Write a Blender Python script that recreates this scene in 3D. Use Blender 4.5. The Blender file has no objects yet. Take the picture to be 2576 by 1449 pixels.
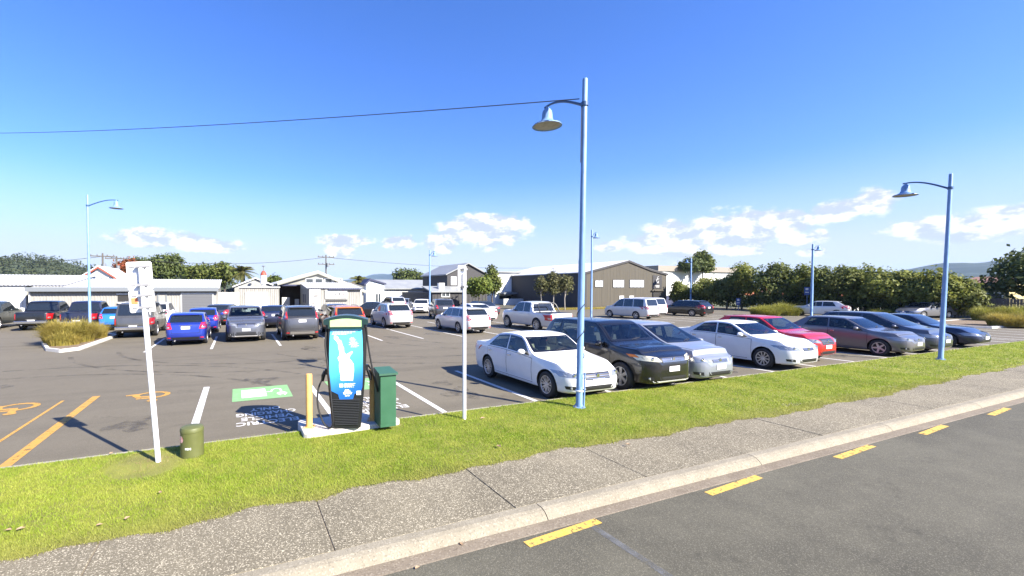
import bpy, bmesh, math, random
import numpy as np
from mathutils import Vector, Matrix
from mathutils.bvhtree import BVHTree

random.seed(7)
RNG = np.random.default_rng(7)
SC = bpy.context.scene
COL = SC.collection
R = math.radians
PI = math.pi

# ------------------------------------------------------------------ camera
TH = R(1.5)                       # the camera looks down by 1.5 degrees
FPX, CPX, HZN, CAMH = 1080.0, 1050.0, 726.0, 2.6
CPY = HZN + FPX * math.tan(TH)
cam_d = bpy.data.cameras.new('camera')
cam = bpy.data.objects.new('camera', cam_d)
COL.objects.link(cam)
cam.location = (0, 0, CAMH)
cam.rotation_euler = (PI / 2 - TH, 0, 0)
cam_d.sensor_width = 36
cam_d.lens = 36 * FPX / 2576
cam_d.shift_x = (1288 - CPX) / 2576
cam_d.shift_y = (CPY - 724.5) / 2576
cam_d.clip_start = 0.1
cam_d.clip_end = 30000
SC.camera = cam

# ------------------------------------------------------------------ light
SUN_EL = R(36)
SUN_DIR = Vector((0.79, -0.61, 0)).normalized()          # horizontal direction towards the sun
SUN_ROT = math.atan2(SUN_DIR.x, SUN_DIR.y)
sun_d = bpy.data.lights.new('sun', 'SUN')
sun_d.energy = 5.0
sun_d.angle = R(0.5)
sun_d.color = (1.0, 0.93, 0.82)
sun = bpy.data.objects.new('sun', sun_d)
COL.objects.link(sun)
to_sun = Vector((SUN_DIR.x * math.cos(SUN_EL), SUN_DIR.y * math.cos(SUN_EL), math.sin(SUN_EL)))
sun.rotation_euler = to_sun.to_track_quat('Z', 'Y').to_euler()
sun.location = (0, 0, 60)

SC.view_settings.view_transform = 'Standard'
SC.view_settings.look = 'None'
SC.view_settings.exposure = 1.62
SC.view_settings.gamma = 1.0
SC.view_settings.use_curve_mapping = False
SC.cycles.use_denoising = True
SC.cycles.max_bounces = 6
SC.cycles.diffuse_bounces = 2
SC.cycles.glossy_bounces = 3
SC.cycles.transmission_bounces = 3
SC.cycles.transparent_max_bounces = 6
SC.cycles.volume_bounces = 0
SC.cycles.caustics_reflective = False
SC.cycles.caustics_refractive = False

# ------------------------------------------------------------------ sky with clouds
world = bpy.data.worlds.new('World')
SC.world = world
world.use_nodes = True
NT = world.node_tree
NT.nodes.clear()


class NG:
    """tiny helper to chain shader nodes"""
    def __init__(self, nt):
        self.nt = nt

    def n(self, typ, **kw):
        nd = self.nt.nodes.new(typ)
        for k, v in kw.items():
            setattr(nd, k, v)
        return nd

    def link(self, a, b):
        self.nt.links.new(a, b)

    def put(self, sock, v):
        if hasattr(v, 'links'):
            self.link(v, sock)
        else:
            sock.default_value = v

    def m(self, op, a, b=0.0, c=0.0, clamp=False):
        nd = self.n('ShaderNodeMath', operation=op, use_clamp=clamp)
        self.put(nd.inputs[0], a)
        self.put(nd.inputs[1], b)
        self.put(nd.inputs[2], c)
        return nd.outputs[0]

    def vm(self, op, a, b=(0, 0, 0)):
        nd = self.n('ShaderNodeVectorMath', operation=op)
        self.put(nd.inputs[0], a)
        self.put(nd.inputs[1], b)
        return nd.outputs['Value'] if op in ('LENGTH', 'DOT_PRODUCT', 'DISTANCE') else nd.outputs[0]

    def noise(self, vec, scale, detail=3.0, rough=0.5, dist=0.0):
        nd = self.n('ShaderNodeTexNoise')
        if vec is not None:
            self.link(vec, nd.inputs['Vector'])
        nd.inputs['Scale'].default_value = scale
        nd.inputs['Detail'].default_value = detail
        nd.inputs['Roughness'].default_value = rough
        nd.inputs['Distortion'].default_value = dist
        return nd.outputs['Fac']

    def rng(self, v, a, b, c=0.0, d=1.0, smooth=False):
        nd = self.n('ShaderNodeMapRange', clamp=True)
        if smooth:
            nd.interpolation_type = 'SMOOTHSTEP'
        self.put(nd.inputs[0], v)
        for i, q in enumerate((a, b, c, d)):
            self.put(nd.inputs[1 + i], q)
        return nd.outputs[0]

    def mix(self, fac, a, b, mode='MIX'):
        nd = self.n('ShaderNodeMix', data_type='RGBA', blend_type=mode)
        self.put(nd.inputs[0], fac)
        for s, v in ((nd.inputs[6], a), (nd.inputs[7], b)):
            if hasattr(v, 'links'):
                self.link(v, s)
            else:
                s.default_value = (*v[:3], 1.0)
        return nd.outputs[2]


def build_sky():
    g = NG(NT)
    sky = g.n('ShaderNodeTexSky', sky_type='NISHITA')
    sky.sun_disc = False
    sky.sun_elevation = SUN_EL
    sky.sun_rotation = SUN_ROT
    sky.altitude = 0
    sky.air_density = 1.0
    sky.dust_density = 0.6
    sky.ozone_density = 2.2
    hs = g.n('ShaderNodeHueSaturation')
    hs.inputs['Hue'].default_value = 0.5
    hs.inputs['Saturation'].default_value = 1.22
    hs.inputs['Value'].default_value = 1.0
    g.link(sky.outputs[0], hs.inputs['Color'])
    tc = g.n('ShaderNodeTexCoord')
    d = tc.outputs['Generated']
    sp = g.n('ShaderNodeSeparateXYZ')
    g.link(d, sp.inputs[0])
    az = g.m('ARCTAN2', sp.outputs[0], sp.outputs[1])
    el = g.m('ARCSINE', sp.outputs[2])
    cb = g.n('ShaderNodeCombineXYZ')
    g.link(az, cb.inputs[0])
    g.link(el, cb.inputs[1])
    ae = cb.outputs[0]
    mp = g.n('ShaderNodeMapping')
    mp.inputs['Scale'].default_value = (1.0, 1.7, 1.0)
    g.link(ae, mp.inputs[0])
    n1 = g.noise(mp.outputs[0], 22.0, 7.0, 0.6)
    mp2 = g.n('ShaderNodeMapping')
    mp2.inputs['Scale'].default_value = (1.0, 1.7, 1.0)
    mp2.inputs['Location'].default_value = (-0.012, -0.022, 0)
    g.link(ae, mp2.inputs[0])
    n2 = g.noise(mp2.outputs[0], 22.0, 4.0, 0.55)
    # the clouds of the place: azimuth, elevation and half sizes (radians)
    spots = []
    for (u, v, ru, rv) in [(1222, 580, 82, 30), (1150, 582, 40, 22), (1108, 609, 36, 17), (1690, 606, 96, 38), (1800, 590, 105, 44),
                           (1905, 570, 115, 34), (1975, 556, 58, 20), (1750, 628, 110, 18), (2190, 508, 52, 30), (2105, 528, 62, 24),
                           (2510, 560, 95, 36), (2350, 574, 105, 25), (2430, 590, 100, 18), (2000, 606, 42, 12), (2056, 592, 26, 13), (868, 606, 58, 9),
                           (858, 631, 30, 13), (1006, 609, 34, 10), (400, 600, 95, 17), (520, 618, 80, 12), (2620, 520, 60, 14),
                           (2040, 634, 32, 6), (1850, 628, 60, 10), (1535, 622, 26, 8)]:
        x, y = (u - CPX) / FPX, (HZN - v) / FPX
        A = math.atan(x)
        E = math.atan(y * math.cos(A))
        spots.append((A, E, 1.22 * ru / FPX * math.cos(A) ** 2, 1.3 * rv / FPX * math.cos(A) ** 2 + 0.004))
    for k in range(16):                     # the same kind of low cumulus goes on all round
        A = 1.35 + k * 0.27
        spots.append((A if A < PI else A - 2 * PI, random.uniform(0.06, 0.2), random.uniform(0.05, 0.13), random.uniform(0.015, 0.035)))
    D = None
    for (A, E, ra, re) in spots:
        mk = g.n('ShaderNodeMapping', vector_type='POINT')
        mk.inputs['Location'].default_value = (-A / ra, -E / re, 0)
        mk.inputs['Scale'].default_value = (1 / ra, 1 / re, 0)
        g.link(ae, mk.inputs[0])
        ln = g.vm('LENGTH', mk.outputs[0])
        D = ln if D is None else g.m('SMOOTH_MIN', D, ln, 0.25)
    nn = g.m('MULTIPLY', g.m('SUBTRACT', n1, 0.5), 1.9)
    mask = g.rng(g.m('SUBTRACT', D, nn), 1.22, 0.72, 0.0, 1.0, True)
    shade = g.rng(g.m('SUBTRACT', n1, n2), -0.10, 0.09, 0.0, 1.0, True)
    ccol = g.mix(shade, (2.9, 3.2, 3.65), (5.2, 5.1, 5.0))
    # thin veil low over the horizon
    veil = g.m('MULTIPLY', g.rng(el, 0.25, 0.03, 0.0, 0.95, True), 1.0)
    tint = g.mix(1.0, hs.outputs['Color'], (0.69, 0.785, 1.2), 'MULTIPLY')
    base = g.mix(veil, tint, (2.9, 3.38, 3.9))
    base = g.mix(g.rng(el, 0.13, 0.02, 0.0, 0.75, True), base, (3.7, 3.92, 4.05))
    skycol = g.mix(g.m('MULTIPLY', mask, 0.93), base, ccol)
    bg = g.n('ShaderNodeBackground')
    bg.inputs['Strength'].default_value = 0.08
    g.link(skycol, bg.inputs['Color'])
    out = g.n('ShaderNodeOutputWorld')
    g.link(bg.outputs[0], out.inputs[0])


build_sky()

# ------------------------------------------------------------------ the lot's own frame
LOT = math.atan((CPX - 598) / FPX)      # the car park is turned by this angle
E1 = Vector((math.cos(LOT), math.sin(LOT), 0))
E2 = Vector((-math.sin(LOT), math.cos(LOT), 0))


def W(s, t, z=0.0):                      # lot coordinates (along the kerb, into the lot) -> world
    return E1 * s + E2 * t + Vector((0, 0, z))


def ray(u, v):
    x, y = (u - CPX) / FPX, (CPY - v) / FPX
    return Vector((x, math.cos(TH) + y * math.sin(TH), -math.sin(TH) + y * math.cos(TH)))


def G(u, v, z=0.0):
    d = ray(u, v)
    p = d * ((z - CAMH) / d.z)
    return Vector((p.x, p.y, z))


def GS(u, v, z=0.0):
    p = G(u, v, z)
    return p.dot(E1), p.dot(E2)


def SZ(u, v, t):                         # where a sight line meets the vertical plane at depth t: (s, z)
    d = ray(u, v)
    k = t / d.dot(E2)
    return d.dot(E1) * k, CAMH + d.z * k


def TZ(u, v, s):                         # the same for the plane at constant s: (t, z)
    d = ray(u, v)
    k = s / d.dot(E1)
    return d.dot(E2) * k, CAMH + d.z * k


def at(u, v, Y):
    d = ray(u, v)
    k = Y / d.y
    return Vector((d.x * k, Y, CAMH + d.z * k))


# ------------------------------------------------------------------ materials
MATS = {}


def mat(name, col, rough=0.7, metal=0.0, spec=0.5, var=0.0, vscale=3.0, bump=0.0, bscale=40.0, coat=0.0, col2=None, stretch=None, emit=None):
    if name in MATS:
        return MATS[name]
    m = bpy.data.materials.new(name)
    m.use_nodes = True
    nt = m.node_tree
    g = NG(nt)
    b = nt.nodes['Principled BSDF']
    b.inputs['Roughness'].default_value = rough
    b.inputs['Metallic'].default_value = metal
    b.inputs['Specular IOR Level'].default_value = spec
    if coat:
        b.inputs['Coat Weight'].default_value = coat
        b.inputs['Coat Roughness'].default_value = 0.04
    b.inputs['Base Color'].default_value = (*col, 1)
    if var or bump:
        tc = g.n('ShaderNodeTexCoord')
        vec = tc.outputs['Object']
        if stretch:
            mp = g.n('ShaderNodeMapping')
            mp.inputs['Scale'].default_value = stretch
            g.link(vec, mp.inputs[0])
            vec = mp.outputs[0]
        if var:
            n = g.noise(vec, vscale, 5.0, 0.6)
            f = g.rng(n, 0.32, 0.68)
            c2 = col2 if col2 else tuple(c * (1 - var) for c in col)
            g.link(g.mix(f, c2, col), b.inputs['Base Color'])
            g.link(g.rng(n, 0.3, 0.7, max(0.0, rough - 0.08), min(1.0, rough + 0.08)), b.inputs['Roughness'])
        if bump:
            bn = g.n('ShaderNodeBump')
            bn.inputs['Strength'].default_value = bump
            bn.inputs['Distance'].default_value = 0.02
            g.link(g.noise(vec, bscale, 3.0, 0.6), bn.inputs['Height'])
            g.link(bn.outputs[0], b.inputs['Normal'])
    MATS[name] = m
    return m


def leaf_mat(name, ca, cb, cc, trans=0.35, rough=0.6, rnd=1.0):
    """leaves: colour changes from leaf to leaf and slowly through the crown"""
    m = bpy.data.materials.new(name)
    m.use_nodes = True
    nt = m.node_tree
    g = NG(nt)
    b = nt.nodes['Principled BSDF']
    b.inputs['Roughness'].default_value = rough
    b.inputs['Specular IOR Level'].default_value = 0.25
    geo = g.n('ShaderNodeNewGeometry')
    tc = g.n('ShaderNodeTexCoord')
    n = g.rng(g.noise(tc.outputs['Object'], 0.9, 3.0), 0.35, 0.65)
    c1 = g.mix(geo.outputs['Random Per Island'], ca, cb)
    c2 = g.mix(g.m('MULTIPLY', n, 0.55), c1, cc)
    g.link(c2, b.inputs['Base Color'])
    tr = g.n('ShaderNodeBsdfTranslucent')
    g.link(c2, tr.inputs['Color'])
    ms = g.n('ShaderNodeMixShader')
    ms.inputs[0].default_value = trans
    g.link(b.outputs[0], ms.inputs[1])
    g.link(tr.outputs[0], ms.inputs[2])
    g.link(ms.outputs[0], nt.nodes['Material Output'].inputs['Surface'])
    MATS[name] = m
    return m


def asphalt(name, dark, light, fleck, patch_scale=0.18, wear=None, grain=90.0, fk=0.5, stain=0.35):
    m = bpy.data.materials.new(name)
    m.use_nodes = True
    nt = m.node_tree
    g = NG(nt)
    b = nt.nodes['Principled BSDF']
    b.inputs['Roughness'].default_value = 0.86
    b.inputs['Specular IOR Level'].default_value = 0.3
    tc = g.n('ShaderNodeTexCoord')
    v = tc.outputs['Object']
    big = g.rng(g.noise(v, patch_scale, 4.0, 0.6), 0.35, 0.68)
    mid = g.rng(g.noise(v, 2.2, 5.0, 0.65), 0.3, 0.7)
    c = g.mix(g.m('MULTIPLY_ADD', mid, 0.35, g.m('MULTIPLY', big, 0.65)), dark, light)
    if wear:                                     # long faint streaks where tyres run
        mp = g.n('ShaderNodeMapping')
        mp.inputs['Rotation'].default_value = (0, 0, wear[0])
        mp.inputs['Scale'].default_value = (wear[1], wear[2], 1)
        g.link(v, mp.inputs[0])
        st = g.rng(g.noise(mp.outputs[0], 1.0, 4.0, 0.6), 0.50, 0.72)
        c = g.mix(g.m('MULTIPLY', st, 0.45), c, tuple(q * 0.6 for q in dark))
    vo = g.n('ShaderNodeTexVoronoi')
    vo.inputs['Scale'].default_value = grain
    g.link(v, vo.inputs['Vector'])
    sep = g.n('ShaderNodeSeparateColor')
    g.link(vo.outputs['Color'], sep.inputs[0])
    fl = g.rng(sep.outputs[0], 0.72, 0.98, 0.0, fk)
    c = g.mix(fl, c, fleck)
    stn = g.rng(g.noise(v, 1.1, 6.0, 0.7, 0.6), 0.60, 0.78, 0.0, stain)
    c = g.mix(stn, c, tuple(q * 0.45 for q in dark))
    dk = g.rng(sep.outputs[1], 0.80, 0.97, 0.0, fk * 0.7)
    c = g.mix(dk, c, tuple(q * 0.35 for q in dark))
    g.link(c, b.inputs['Base Color'])
    bn = g.n('ShaderNodeBump')
    bn.inputs['Strength'].default_value = 0.12
    bn.inputs['Distance'].default_value = 0.01
    g.link(vo.outputs['Distance'], bn.inputs['Height'])
    g.link(bn.outputs[0], b.inputs['Normal'])
    MATS[name] = m
    return m


def worn(m, scale, lo, hi, most=1.0):
    """let the ground show through paint or stains where they have worn away"""
    nt = m.node_tree
    g = NG(nt)
    out = nt.nodes['Material Output']
    src = out.inputs['Surface'].links[0].from_socket
    tc = g.n('ShaderNodeTexCoord')
    f = g.rng(g.noise(tc.outputs['Object'], scale, 6.0, 0.7), lo, hi, 0.0, most)
    tr = g.n('ShaderNodeBsdfTransparent')
    mx = g.n('ShaderNodeMixShader')
    g.link(f, mx.inputs[0])
    g.link(tr.outputs[0], mx.inputs[1])
    g.link(src, mx.inputs[2])
    g.link(mx.outputs[0], out.inputs['Surface'])
    return m


# ------------------------------------------------------------------ mesh helpers
class MB:
    def __init__(self):
        self.v, self.f, self.mi = [], [], []

    def add(self, verts, faces, mi=0):
        o = len(self.v)
        self.v += [tuple(p) for p in verts]
        self.f += [tuple(i + o for i in q) for q in faces]
        self.mi += [mi] * len(faces)
        return self

    def box(self, x0, x1, y0, y1, z0, z1, mi=0):
        return self.add([(x0, y0, z0), (x1, y0, z0), (x1, y1, z0), (x0, y1, z0), (x0, y0, z1), (x1, y0, z1), (x1, y1, z1), (x0, y1, z1)],
                        [(0, 3, 2, 1), (4, 5, 6, 7), (0, 1, 5, 4), (1, 2, 6, 5), (2, 3, 7, 6), (3, 0, 4, 7)], mi)

    def bbox(self, x0, x1, y0, y1, z0, z1, c, mi=0):      # box with bevelled vertical edges and top edge
        def ring(ins, z):
            a, b, e, f = x0 + ins, x1 - ins, y0 + ins, y1 - ins
            return [(a + c, e, z), (b - c, e, z), (b, e + c, z), (b, f - c, z), (b - c, f, z), (a + c, f, z), (a, f - c, z), (a, e + c, z)]
        rs = [ring(0, z0), ring(0, z1 - c), ring(c * 0.8, z1)]
        fs = []
        for k in range(2):
            for i in range(8):
                j = (i + 1) % 8
                fs.append((k * 8 + i, k * 8 + j, k * 8 + 8 + j, k * 8 + 8 + i))
        fs.append(tuple(range(16, 24)))
        fs.append(tuple(range(7, -1, -1)))
        return self.add(sum(rs, []), fs, mi)

    def quad(self, a, b, c, d, mi=0):
        return self.add([a, b, c, d], [(0, 1, 2, 3)], mi)

    def prism(self, poly, y0, y1, mi=0):                 # poly in (x,z), extruded along y
        n = len(poly)
        vs = [(x, y0, z) for x, z in poly] + [(x, y1, z) for x, z in poly]
        fs = [tuple(range(n)), tuple(range(2 * n - 1, n - 1, -1))]
        fs += [(i, n + i, n + (i + 1) % n, (i + 1) % n) for i in range(n)]
        return self.add(vs, fs, mi)

    def slab(self, poly, z0, z1, mi=0):                  # poly in (x,y), extruded along z
        n = len(poly)
        vs = [(x, y, z0) for x, y in poly] + [(x, y, z1) for x, y in poly]
        fs = [tuple(range(n - 1, -1, -1)), tuple(range(n, 2 * n))]
        fs += [(i, (i + 1) % n, n + (i + 1) % n, n + i) for i in range(n)]
        return self.add(vs, fs, mi)

    def tube(self, pts, rad, n=8, mi=0, cap=True):
        pts = [Vector(p) for p in pts]
        rads = rad if isinstance(rad, (list, tuple)) else [rad] * len(pts)
        vs, fs = [], []
        up = None
        for i, p in enumerate(pts):
            d = (pts[min(i + 1, len(pts) - 1)] - pts[max(i - 1, 0)]).normalized()
            if up is None:
                up = Vector((0, 0, 1)) if abs(d.z) < 0.9 else Vector((1, 0, 0))
            x = d.cross(up).normalized()
            y = x.cross(d).normalized()
            up = y
            for k in range(n):
                a = 2 * PI * k / n
                vs.append(p + (x * math.cos(a) + y * math.sin(a)) * rads[i])
        for i in range(len(pts) - 1):
            for k in range(n):
                j = (k + 1) % n
                fs.append((i * n + k, i * n + j, i * n + n + j, i * n + n + k))
        if cap:
            fs.append(tuple(range(n - 1, -1, -1)))
            fs.append(tuple(range((len(pts) - 1) * n, len(pts) * n)))
        return self.add(vs, fs, mi)

    def lathe(self, prof, n=20, axis='z', mi=0, off=(0, 0, 0), close=False):   # prof: (radius, height)
        vs, fs = [], []
        for r, z in prof:
            for k in range(n):
                a = 2 * PI * k / n
                c, s = r * math.cos(a), r * math.sin(a)
                p = (c, s, z) if axis == 'z' else (c, z, s) if axis == 'y' else (z, c, s)
                vs.append((p[0] + off[0], p[1] + off[1], p[2] + off[2]))
        for i in range(len(prof) - 1):
            for k in range(n):
                j = (k + 1) % n
                fs.append((i * n + k, i * n + j, i * n + n + j, i * n + n + k))
        if close:
            fs.append(tuple(range(n - 1, -1, -1)))
            fs.append(tuple(range((len(prof) - 1) * n, len(prof) * n)))
        return self.add(vs, fs, mi)

    def mesh(self, name, mats, smooth=False, recalc=False):
        me = bpy.data.meshes.new(name)
        me.from_pydata(self.v, [], self.f)
        mats = mats if isinstance(mats, (list, tuple)) else [mats]
        for m in mats:
            me.materials.append(m)
        if len(mats) > 1:
            me.polygons.foreach_set('material_index', self.mi)
        if recalc:
            bm = bmesh.new()
            bm.from_mesh(me)
            bmesh.ops.recalc_face_normals(bm, faces=bm.faces)
            bm.to_mesh(me)
            bm.free()
        if smooth:
            me.polygons.foreach_set('use_smooth', [True] * len(me.polygons))
            me.set_sharp_from_angle(angle=R(38))
        me.update()
        return me

    def build(self, name, mats, parent=None, loc=None, smooth=False, recalc=True, rotz=0.0):
        return link(name, self.mesh(name, mats, smooth, recalc), parent, loc, rotz)


def link(name, data, parent=None, loc=None, rotz=0.0):
    o = bpy.data.objects.new(name, data)
    COL.objects.link(o)
    if parent is not None:
        o.parent = parent
    if loc is not None:
        o.location = loc
    if rotz:
        o.rotation_euler = (0, 0, rotz)
    return o


def tag(o, label=None, cat=None, group=None, kind=None):
    if label:
        o['label'] = label
    if cat:
        o['category'] = cat
    if group:
        o['group'] = group
    if kind:
        o['kind'] = kind
    return o


def thing(name, label, cat, loc=(0, 0, 0), rotz=0.0, group=None):
    o = link(name, None, None, loc, rotz)
    o.empty_display_size = 0.3
    return tag(o, label, cat, group)


def copy_tree(o, parent=None):
    c = o.copy()
    COL.objects.link(c)
    c.parent = parent
    for ch in list(o.children):
        copy_tree(ch, c)
    return c


def text_mesh(name, body, size, material, extrude=0.0, align='LEFT', bold=0.0):
    cu = bpy.data.curves.new(name, 'FONT')
    cu.body = body
    cu.size = size
    cu.align_x = align
    cu.extrude = extrude
    cu.offset = bold
    cu.resolution_u = 2
    o = bpy.data.objects.new(name, cu)
    COL.objects.link(o)
    dg = bpy.context.evaluated_depsgraph_get()
    me = bpy.data.meshes.new_from_object(o.evaluated_get(dg))
    me.materials.clear()
    me.materials.append(material)
    bpy.data.objects.remove(o)
    bpy.data.curves.remove(cu)
    return me
# ================================================================== the setting: ground, road, footpath
M_lot = asphalt('lot_asphalt', (0.112, 0.097, 0.070), (0.150, 0.131, 0.096), (0.24, 0.215, 0.165), 0.12, (LOT + 0.12, 0.05, 1.1), 110.0, 0.3, 0.75)
M_road = asphalt('road_asphalt', (0.058, 0.054, 0.040), (0.115, 0.107, 0.078), (0.26, 0.24, 0.18), 0.35, (LOT, 0.12, 0.7), 140.0, 0.45, 0.8)
M_path = asphalt('path_concrete', (0.115, 0.099, 0.068), (0.190, 0.165, 0.113), (0.55, 0.49, 0.36), 0.8, None, 100.0, 0.75, 0.35)
M_kerb = asphalt('kerb_concrete', (0.185, 0.163, 0.120), (0.255, 0.228, 0.172), (0.36, 0.325, 0.255), 1.6, None, 75.0, 0.5)
M_gutter = asphalt('gutter_concrete', (0.135, 0.110, 0.080), (0.205, 0.170, 0.125), (0.30, 0.26, 0.20), 1.2, None, 70.0)
M_earth = mat('far_earth', (0.12, 0.13, 0.06), 0.9, var=0.5, vscale=0.03)
M_turf = mat('turf_soil', (0.22, 0.235, 0.028), 0.9, var=0.6, vscale=1.6, col2=(0.14, 0.135, 0.03), bump=0.6, bscale=60)
M_white_line = mat('white_road_paint', (0.60, 0.59, 0.57), 0.75, var=0.35, vscale=7.0, col2=(0.50, 0.49, 0.46))
M_yellow_line = mat('yellow_road_paint', (0.48, 0.25, 0.035), 0.75, var=0.4, vscale=9.0, col2=(0.36, 0.21, 0.055))
M_dash = mat('yellow_dash_paint', (0.58, 0.35, 0.045), 0.7, var=0.4, vscale=14.0, col2=(0.48, 0.33, 0.10))
M_green_paint = mat('green_road_paint', (0.16, 0.38, 0.13), 0.75, var=0.35, vscale=6.0, col2=(0.20, 0.34, 0.16))
M_litter = mat('dry_leaf', (0.40, 0.27, 0.16), 0.8, var=0.5, vscale=30)

worn(M_white_line, 9.0, 0.30, 0.42)
worn(M_yellow_line, 10.0, 0.32, 0.44)
worn(M_dash, 14.0, 0.34, 0.46)
worn(M_green_paint, 5.0, 0.28, 0.40)
g_ = MB()
g_.slab([(-9000, -400), (9000, -400), (9000, 9000), (-9000, 9000)], -0.4, -0.03)
tag(g_.build('ground', M_earth), kind='structure')

lot_root = MB().slab([(-42, 7.70), (62, 7.70), (62, 54), (-42, 54)], -0.02, 0.0).build('car_park', M_lot, rotz=LOT)
tag(lot_root, kind='structure')
road = MB().slab([(-60, -16), (90, -16), (90, 3.70), (-60, 3.70)], -0.02, 0.0).build('road', M_road, rotz=LOT)
tag(road, kind='structure')
# a second street behind the buildings
back_road = MB().slab([(12, 47), (48, 47), (48, 160), (12, 160)], -0.02, 0.003)
bst = back_road.build('back_lane', M_road, rotz=LOT)
bst.location.z = 0.002
tag(bst, kind='structure')

gut = MB()
gut.add([(-60, 3.66, 0.004), (90, 3.66, 0.004), (90, 3.84, 0.010), (-60, 3.84, 0.010)], [(0, 1, 2, 3)])
gut.add([(-60, 3.60, -0.012), (90, 3.60, -0.012), (90, 3.66, 0.004), (-60, 3.66, 0.004)], [(0, 1, 2, 3)])
tag(gut.build('gutter', M_gutter, rotz=LOT), kind='structure')

# kerb: a bed with one block per cast length
kerb = MB().slab([(-60, 3.86), (90, 3.86), (90, 3.99), (-60, 3.99)], -0.02, 0.06).build('kerb', M_gutter, rotz=LOT)
tag(kerb, kind='structure')
KP = [(3.800, 0.0), (3.815, 0.022), (3.842, 0.055), (3.878, 0.082), (3.925, 0.098), (4.015, 0.103), (4.015, 0.0)]
kl = 3.9
kbm = MB()
n = len(KP)
kbm.add([(0.006, y, z) for y, z in KP] + [(kl - 0.006, y, z) for y, z in KP],
        [tuple(range(n)), tuple(range(2 * n - 1, n - 1, -1))] + [(i, n + i, n + (i + 1) % n, (i + 1) % n) for i in range(n)])
kmesh = kbm.mesh('kerb_block', M_kerb, recalc=True)
for k in range(-4, 20):
    link('kerb_block', kmesh, kerb, (-0.72 + k * kl, 0, 0))

foot = MB().slab([(-60, 4.02), (90, 4.02), (90, 5.5), (-60, 5.5)], -0.02, 0.088).build('footpath', M_gutter, rotz=LOT)
tag(foot, kind='structure')
JS = [-22.0 + 4.18 * i for i in range(5)] + [-1.28, 0.83, 4.99, 9.17, 13.35, 17.5, 21.7, 25.9, 30.1, 34.3, 38.5, 42.7, 46.9]
JS = sorted(JS + [2.9])
for a_, b_ in zip(JS[:-1], JS[1:]):
    gap = 0.007 if abs(a_ - 2.9) > 0.1 and abs(b_ - 2.9) > 0.1 else 0.004
    dz = random.uniform(-0.003, 0.003)
    sm = MB()
    sm.bbox(a_ + gap, b_ - gap, 4.024, 5.5, 0.0, 0.100 + dz, 0.006)
    link('path_slab', sm.mesh('path_slab', M_path, recalc=True), foot)


def edge_t(s):                            # the ragged edge of the turf along the path
    return 5.10 + 0.10 * math.sin(s * 0.35 + 0.4) + 0.05 * math.sin(s * 1.7) + 0.035 * math.sin(s * 4.3 + 1) + 0.02 * math.sin(s * 11.0) - 0.10 * math.exp(-((s - 0.8) / 0.25) ** 2)


vg = MB()
ss = np.arange(-30, 60, 0.12)
rows = 8
for s in ss:
    e = edge_t(s)
    for j in range(rows):
        t = e + (7.66 - e) * j / (rows - 1)
        z = 0.104 + (0.004 * math.sin(s * 2.1 + t * 3) * math.sin(t * 2.3 - s * 0.7) if 0 < j < rows - 1 else 0)
        vg.v.append((s, t, z))
for i in range(len(ss) - 1):
    for j in range(rows - 1):
        vg.f.append((i * rows + j, (i + 1) * rows + j, (i + 1) * rows + j + 1, i * rows + j + 1))
        vg.mi.append(0)
verge = vg.build('grass_verge', M_turf, rotz=LOT, smooth=True, recalc=False)
tag(verge, kind='structure')

# concrete nib between the turf and the car park
nib = MB().slab([(-30, 7.64), (60, 7.64), (60, 7.74), (-30, 7.74)], -0.02, 0.07).build('lot_edging', M_gutter, rotz=LOT)
tag(nib, kind='structure')
M_nib = asphalt('nib_concrete', (0.26, 0.235, 0.195), (0.36, 0.325, 0.27), (0.46, 0.42, 0.36), 1.4, None, 60.0)
nibm = MB().bbox(0.006, 2.99, 7.63, 7.765, -0.01, 0.095, 0.014).mesh('edging_block', M_nib, recalc=True)
for k in range(-9, 20):
    if -0.2 < -1.99 + k * 3 < 0.1:
        continue
    link('edging_block', nibm, nib, (k * 3 - 1.1, random.uniform(-0.006, 0.006), random.uniform(-0.004, 0.004)))

# ------------------------------------------------------------------ grass blades
M_grass = bpy.data.materials.new('grass_blades')
M_grass.use_nodes = True
_g = NG(M_grass.node_tree)
_b = M_grass.node_tree.nodes['Principled BSDF']
_b.inputs['Roughness'].default_value = 0.55
_b.inputs['Specular IOR Level'].default_value = 0.2
_geo = _g.n('ShaderNodeNewGeometry')
_tc = _g.n('ShaderNodeTexCoord')
_n1 = _g.rng(_g.noise(_tc.outputs['Object'], 0.75, 4.0, 0.6), 0.36, 0.66)
_n2 = _g.rng(_g.noise(_tc.outputs['Object'], 3.2, 4.0, 0.6), 0.42, 0.70)
_c = _g.mix(_geo.outputs['Random Per Island'], (0.25, 0.325, 0.028), (0.39, 0.46, 0.07))
_c = _g.mix(_g.m('MULTIPLY', _n1, 0.7), _c, (0.15, 0.26, 0.012))
_c = _g.mix(_g.m('MULTIPLY', _n2, 0.6), _c, (0.44, 0.42, 0.10))
_sx = _g.n('ShaderNodeSeparateXYZ')
_g.link(_tc.outputs['Object'], _sx.inputs[0])
_ed = _g.rng(_sx.outputs[1], 5.45, 5.05, 0.0, 0.65)          # trodden and dry along the path
_c = _g.mix(_ed, _c, (0.34, 0.29, 0.10))
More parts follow.
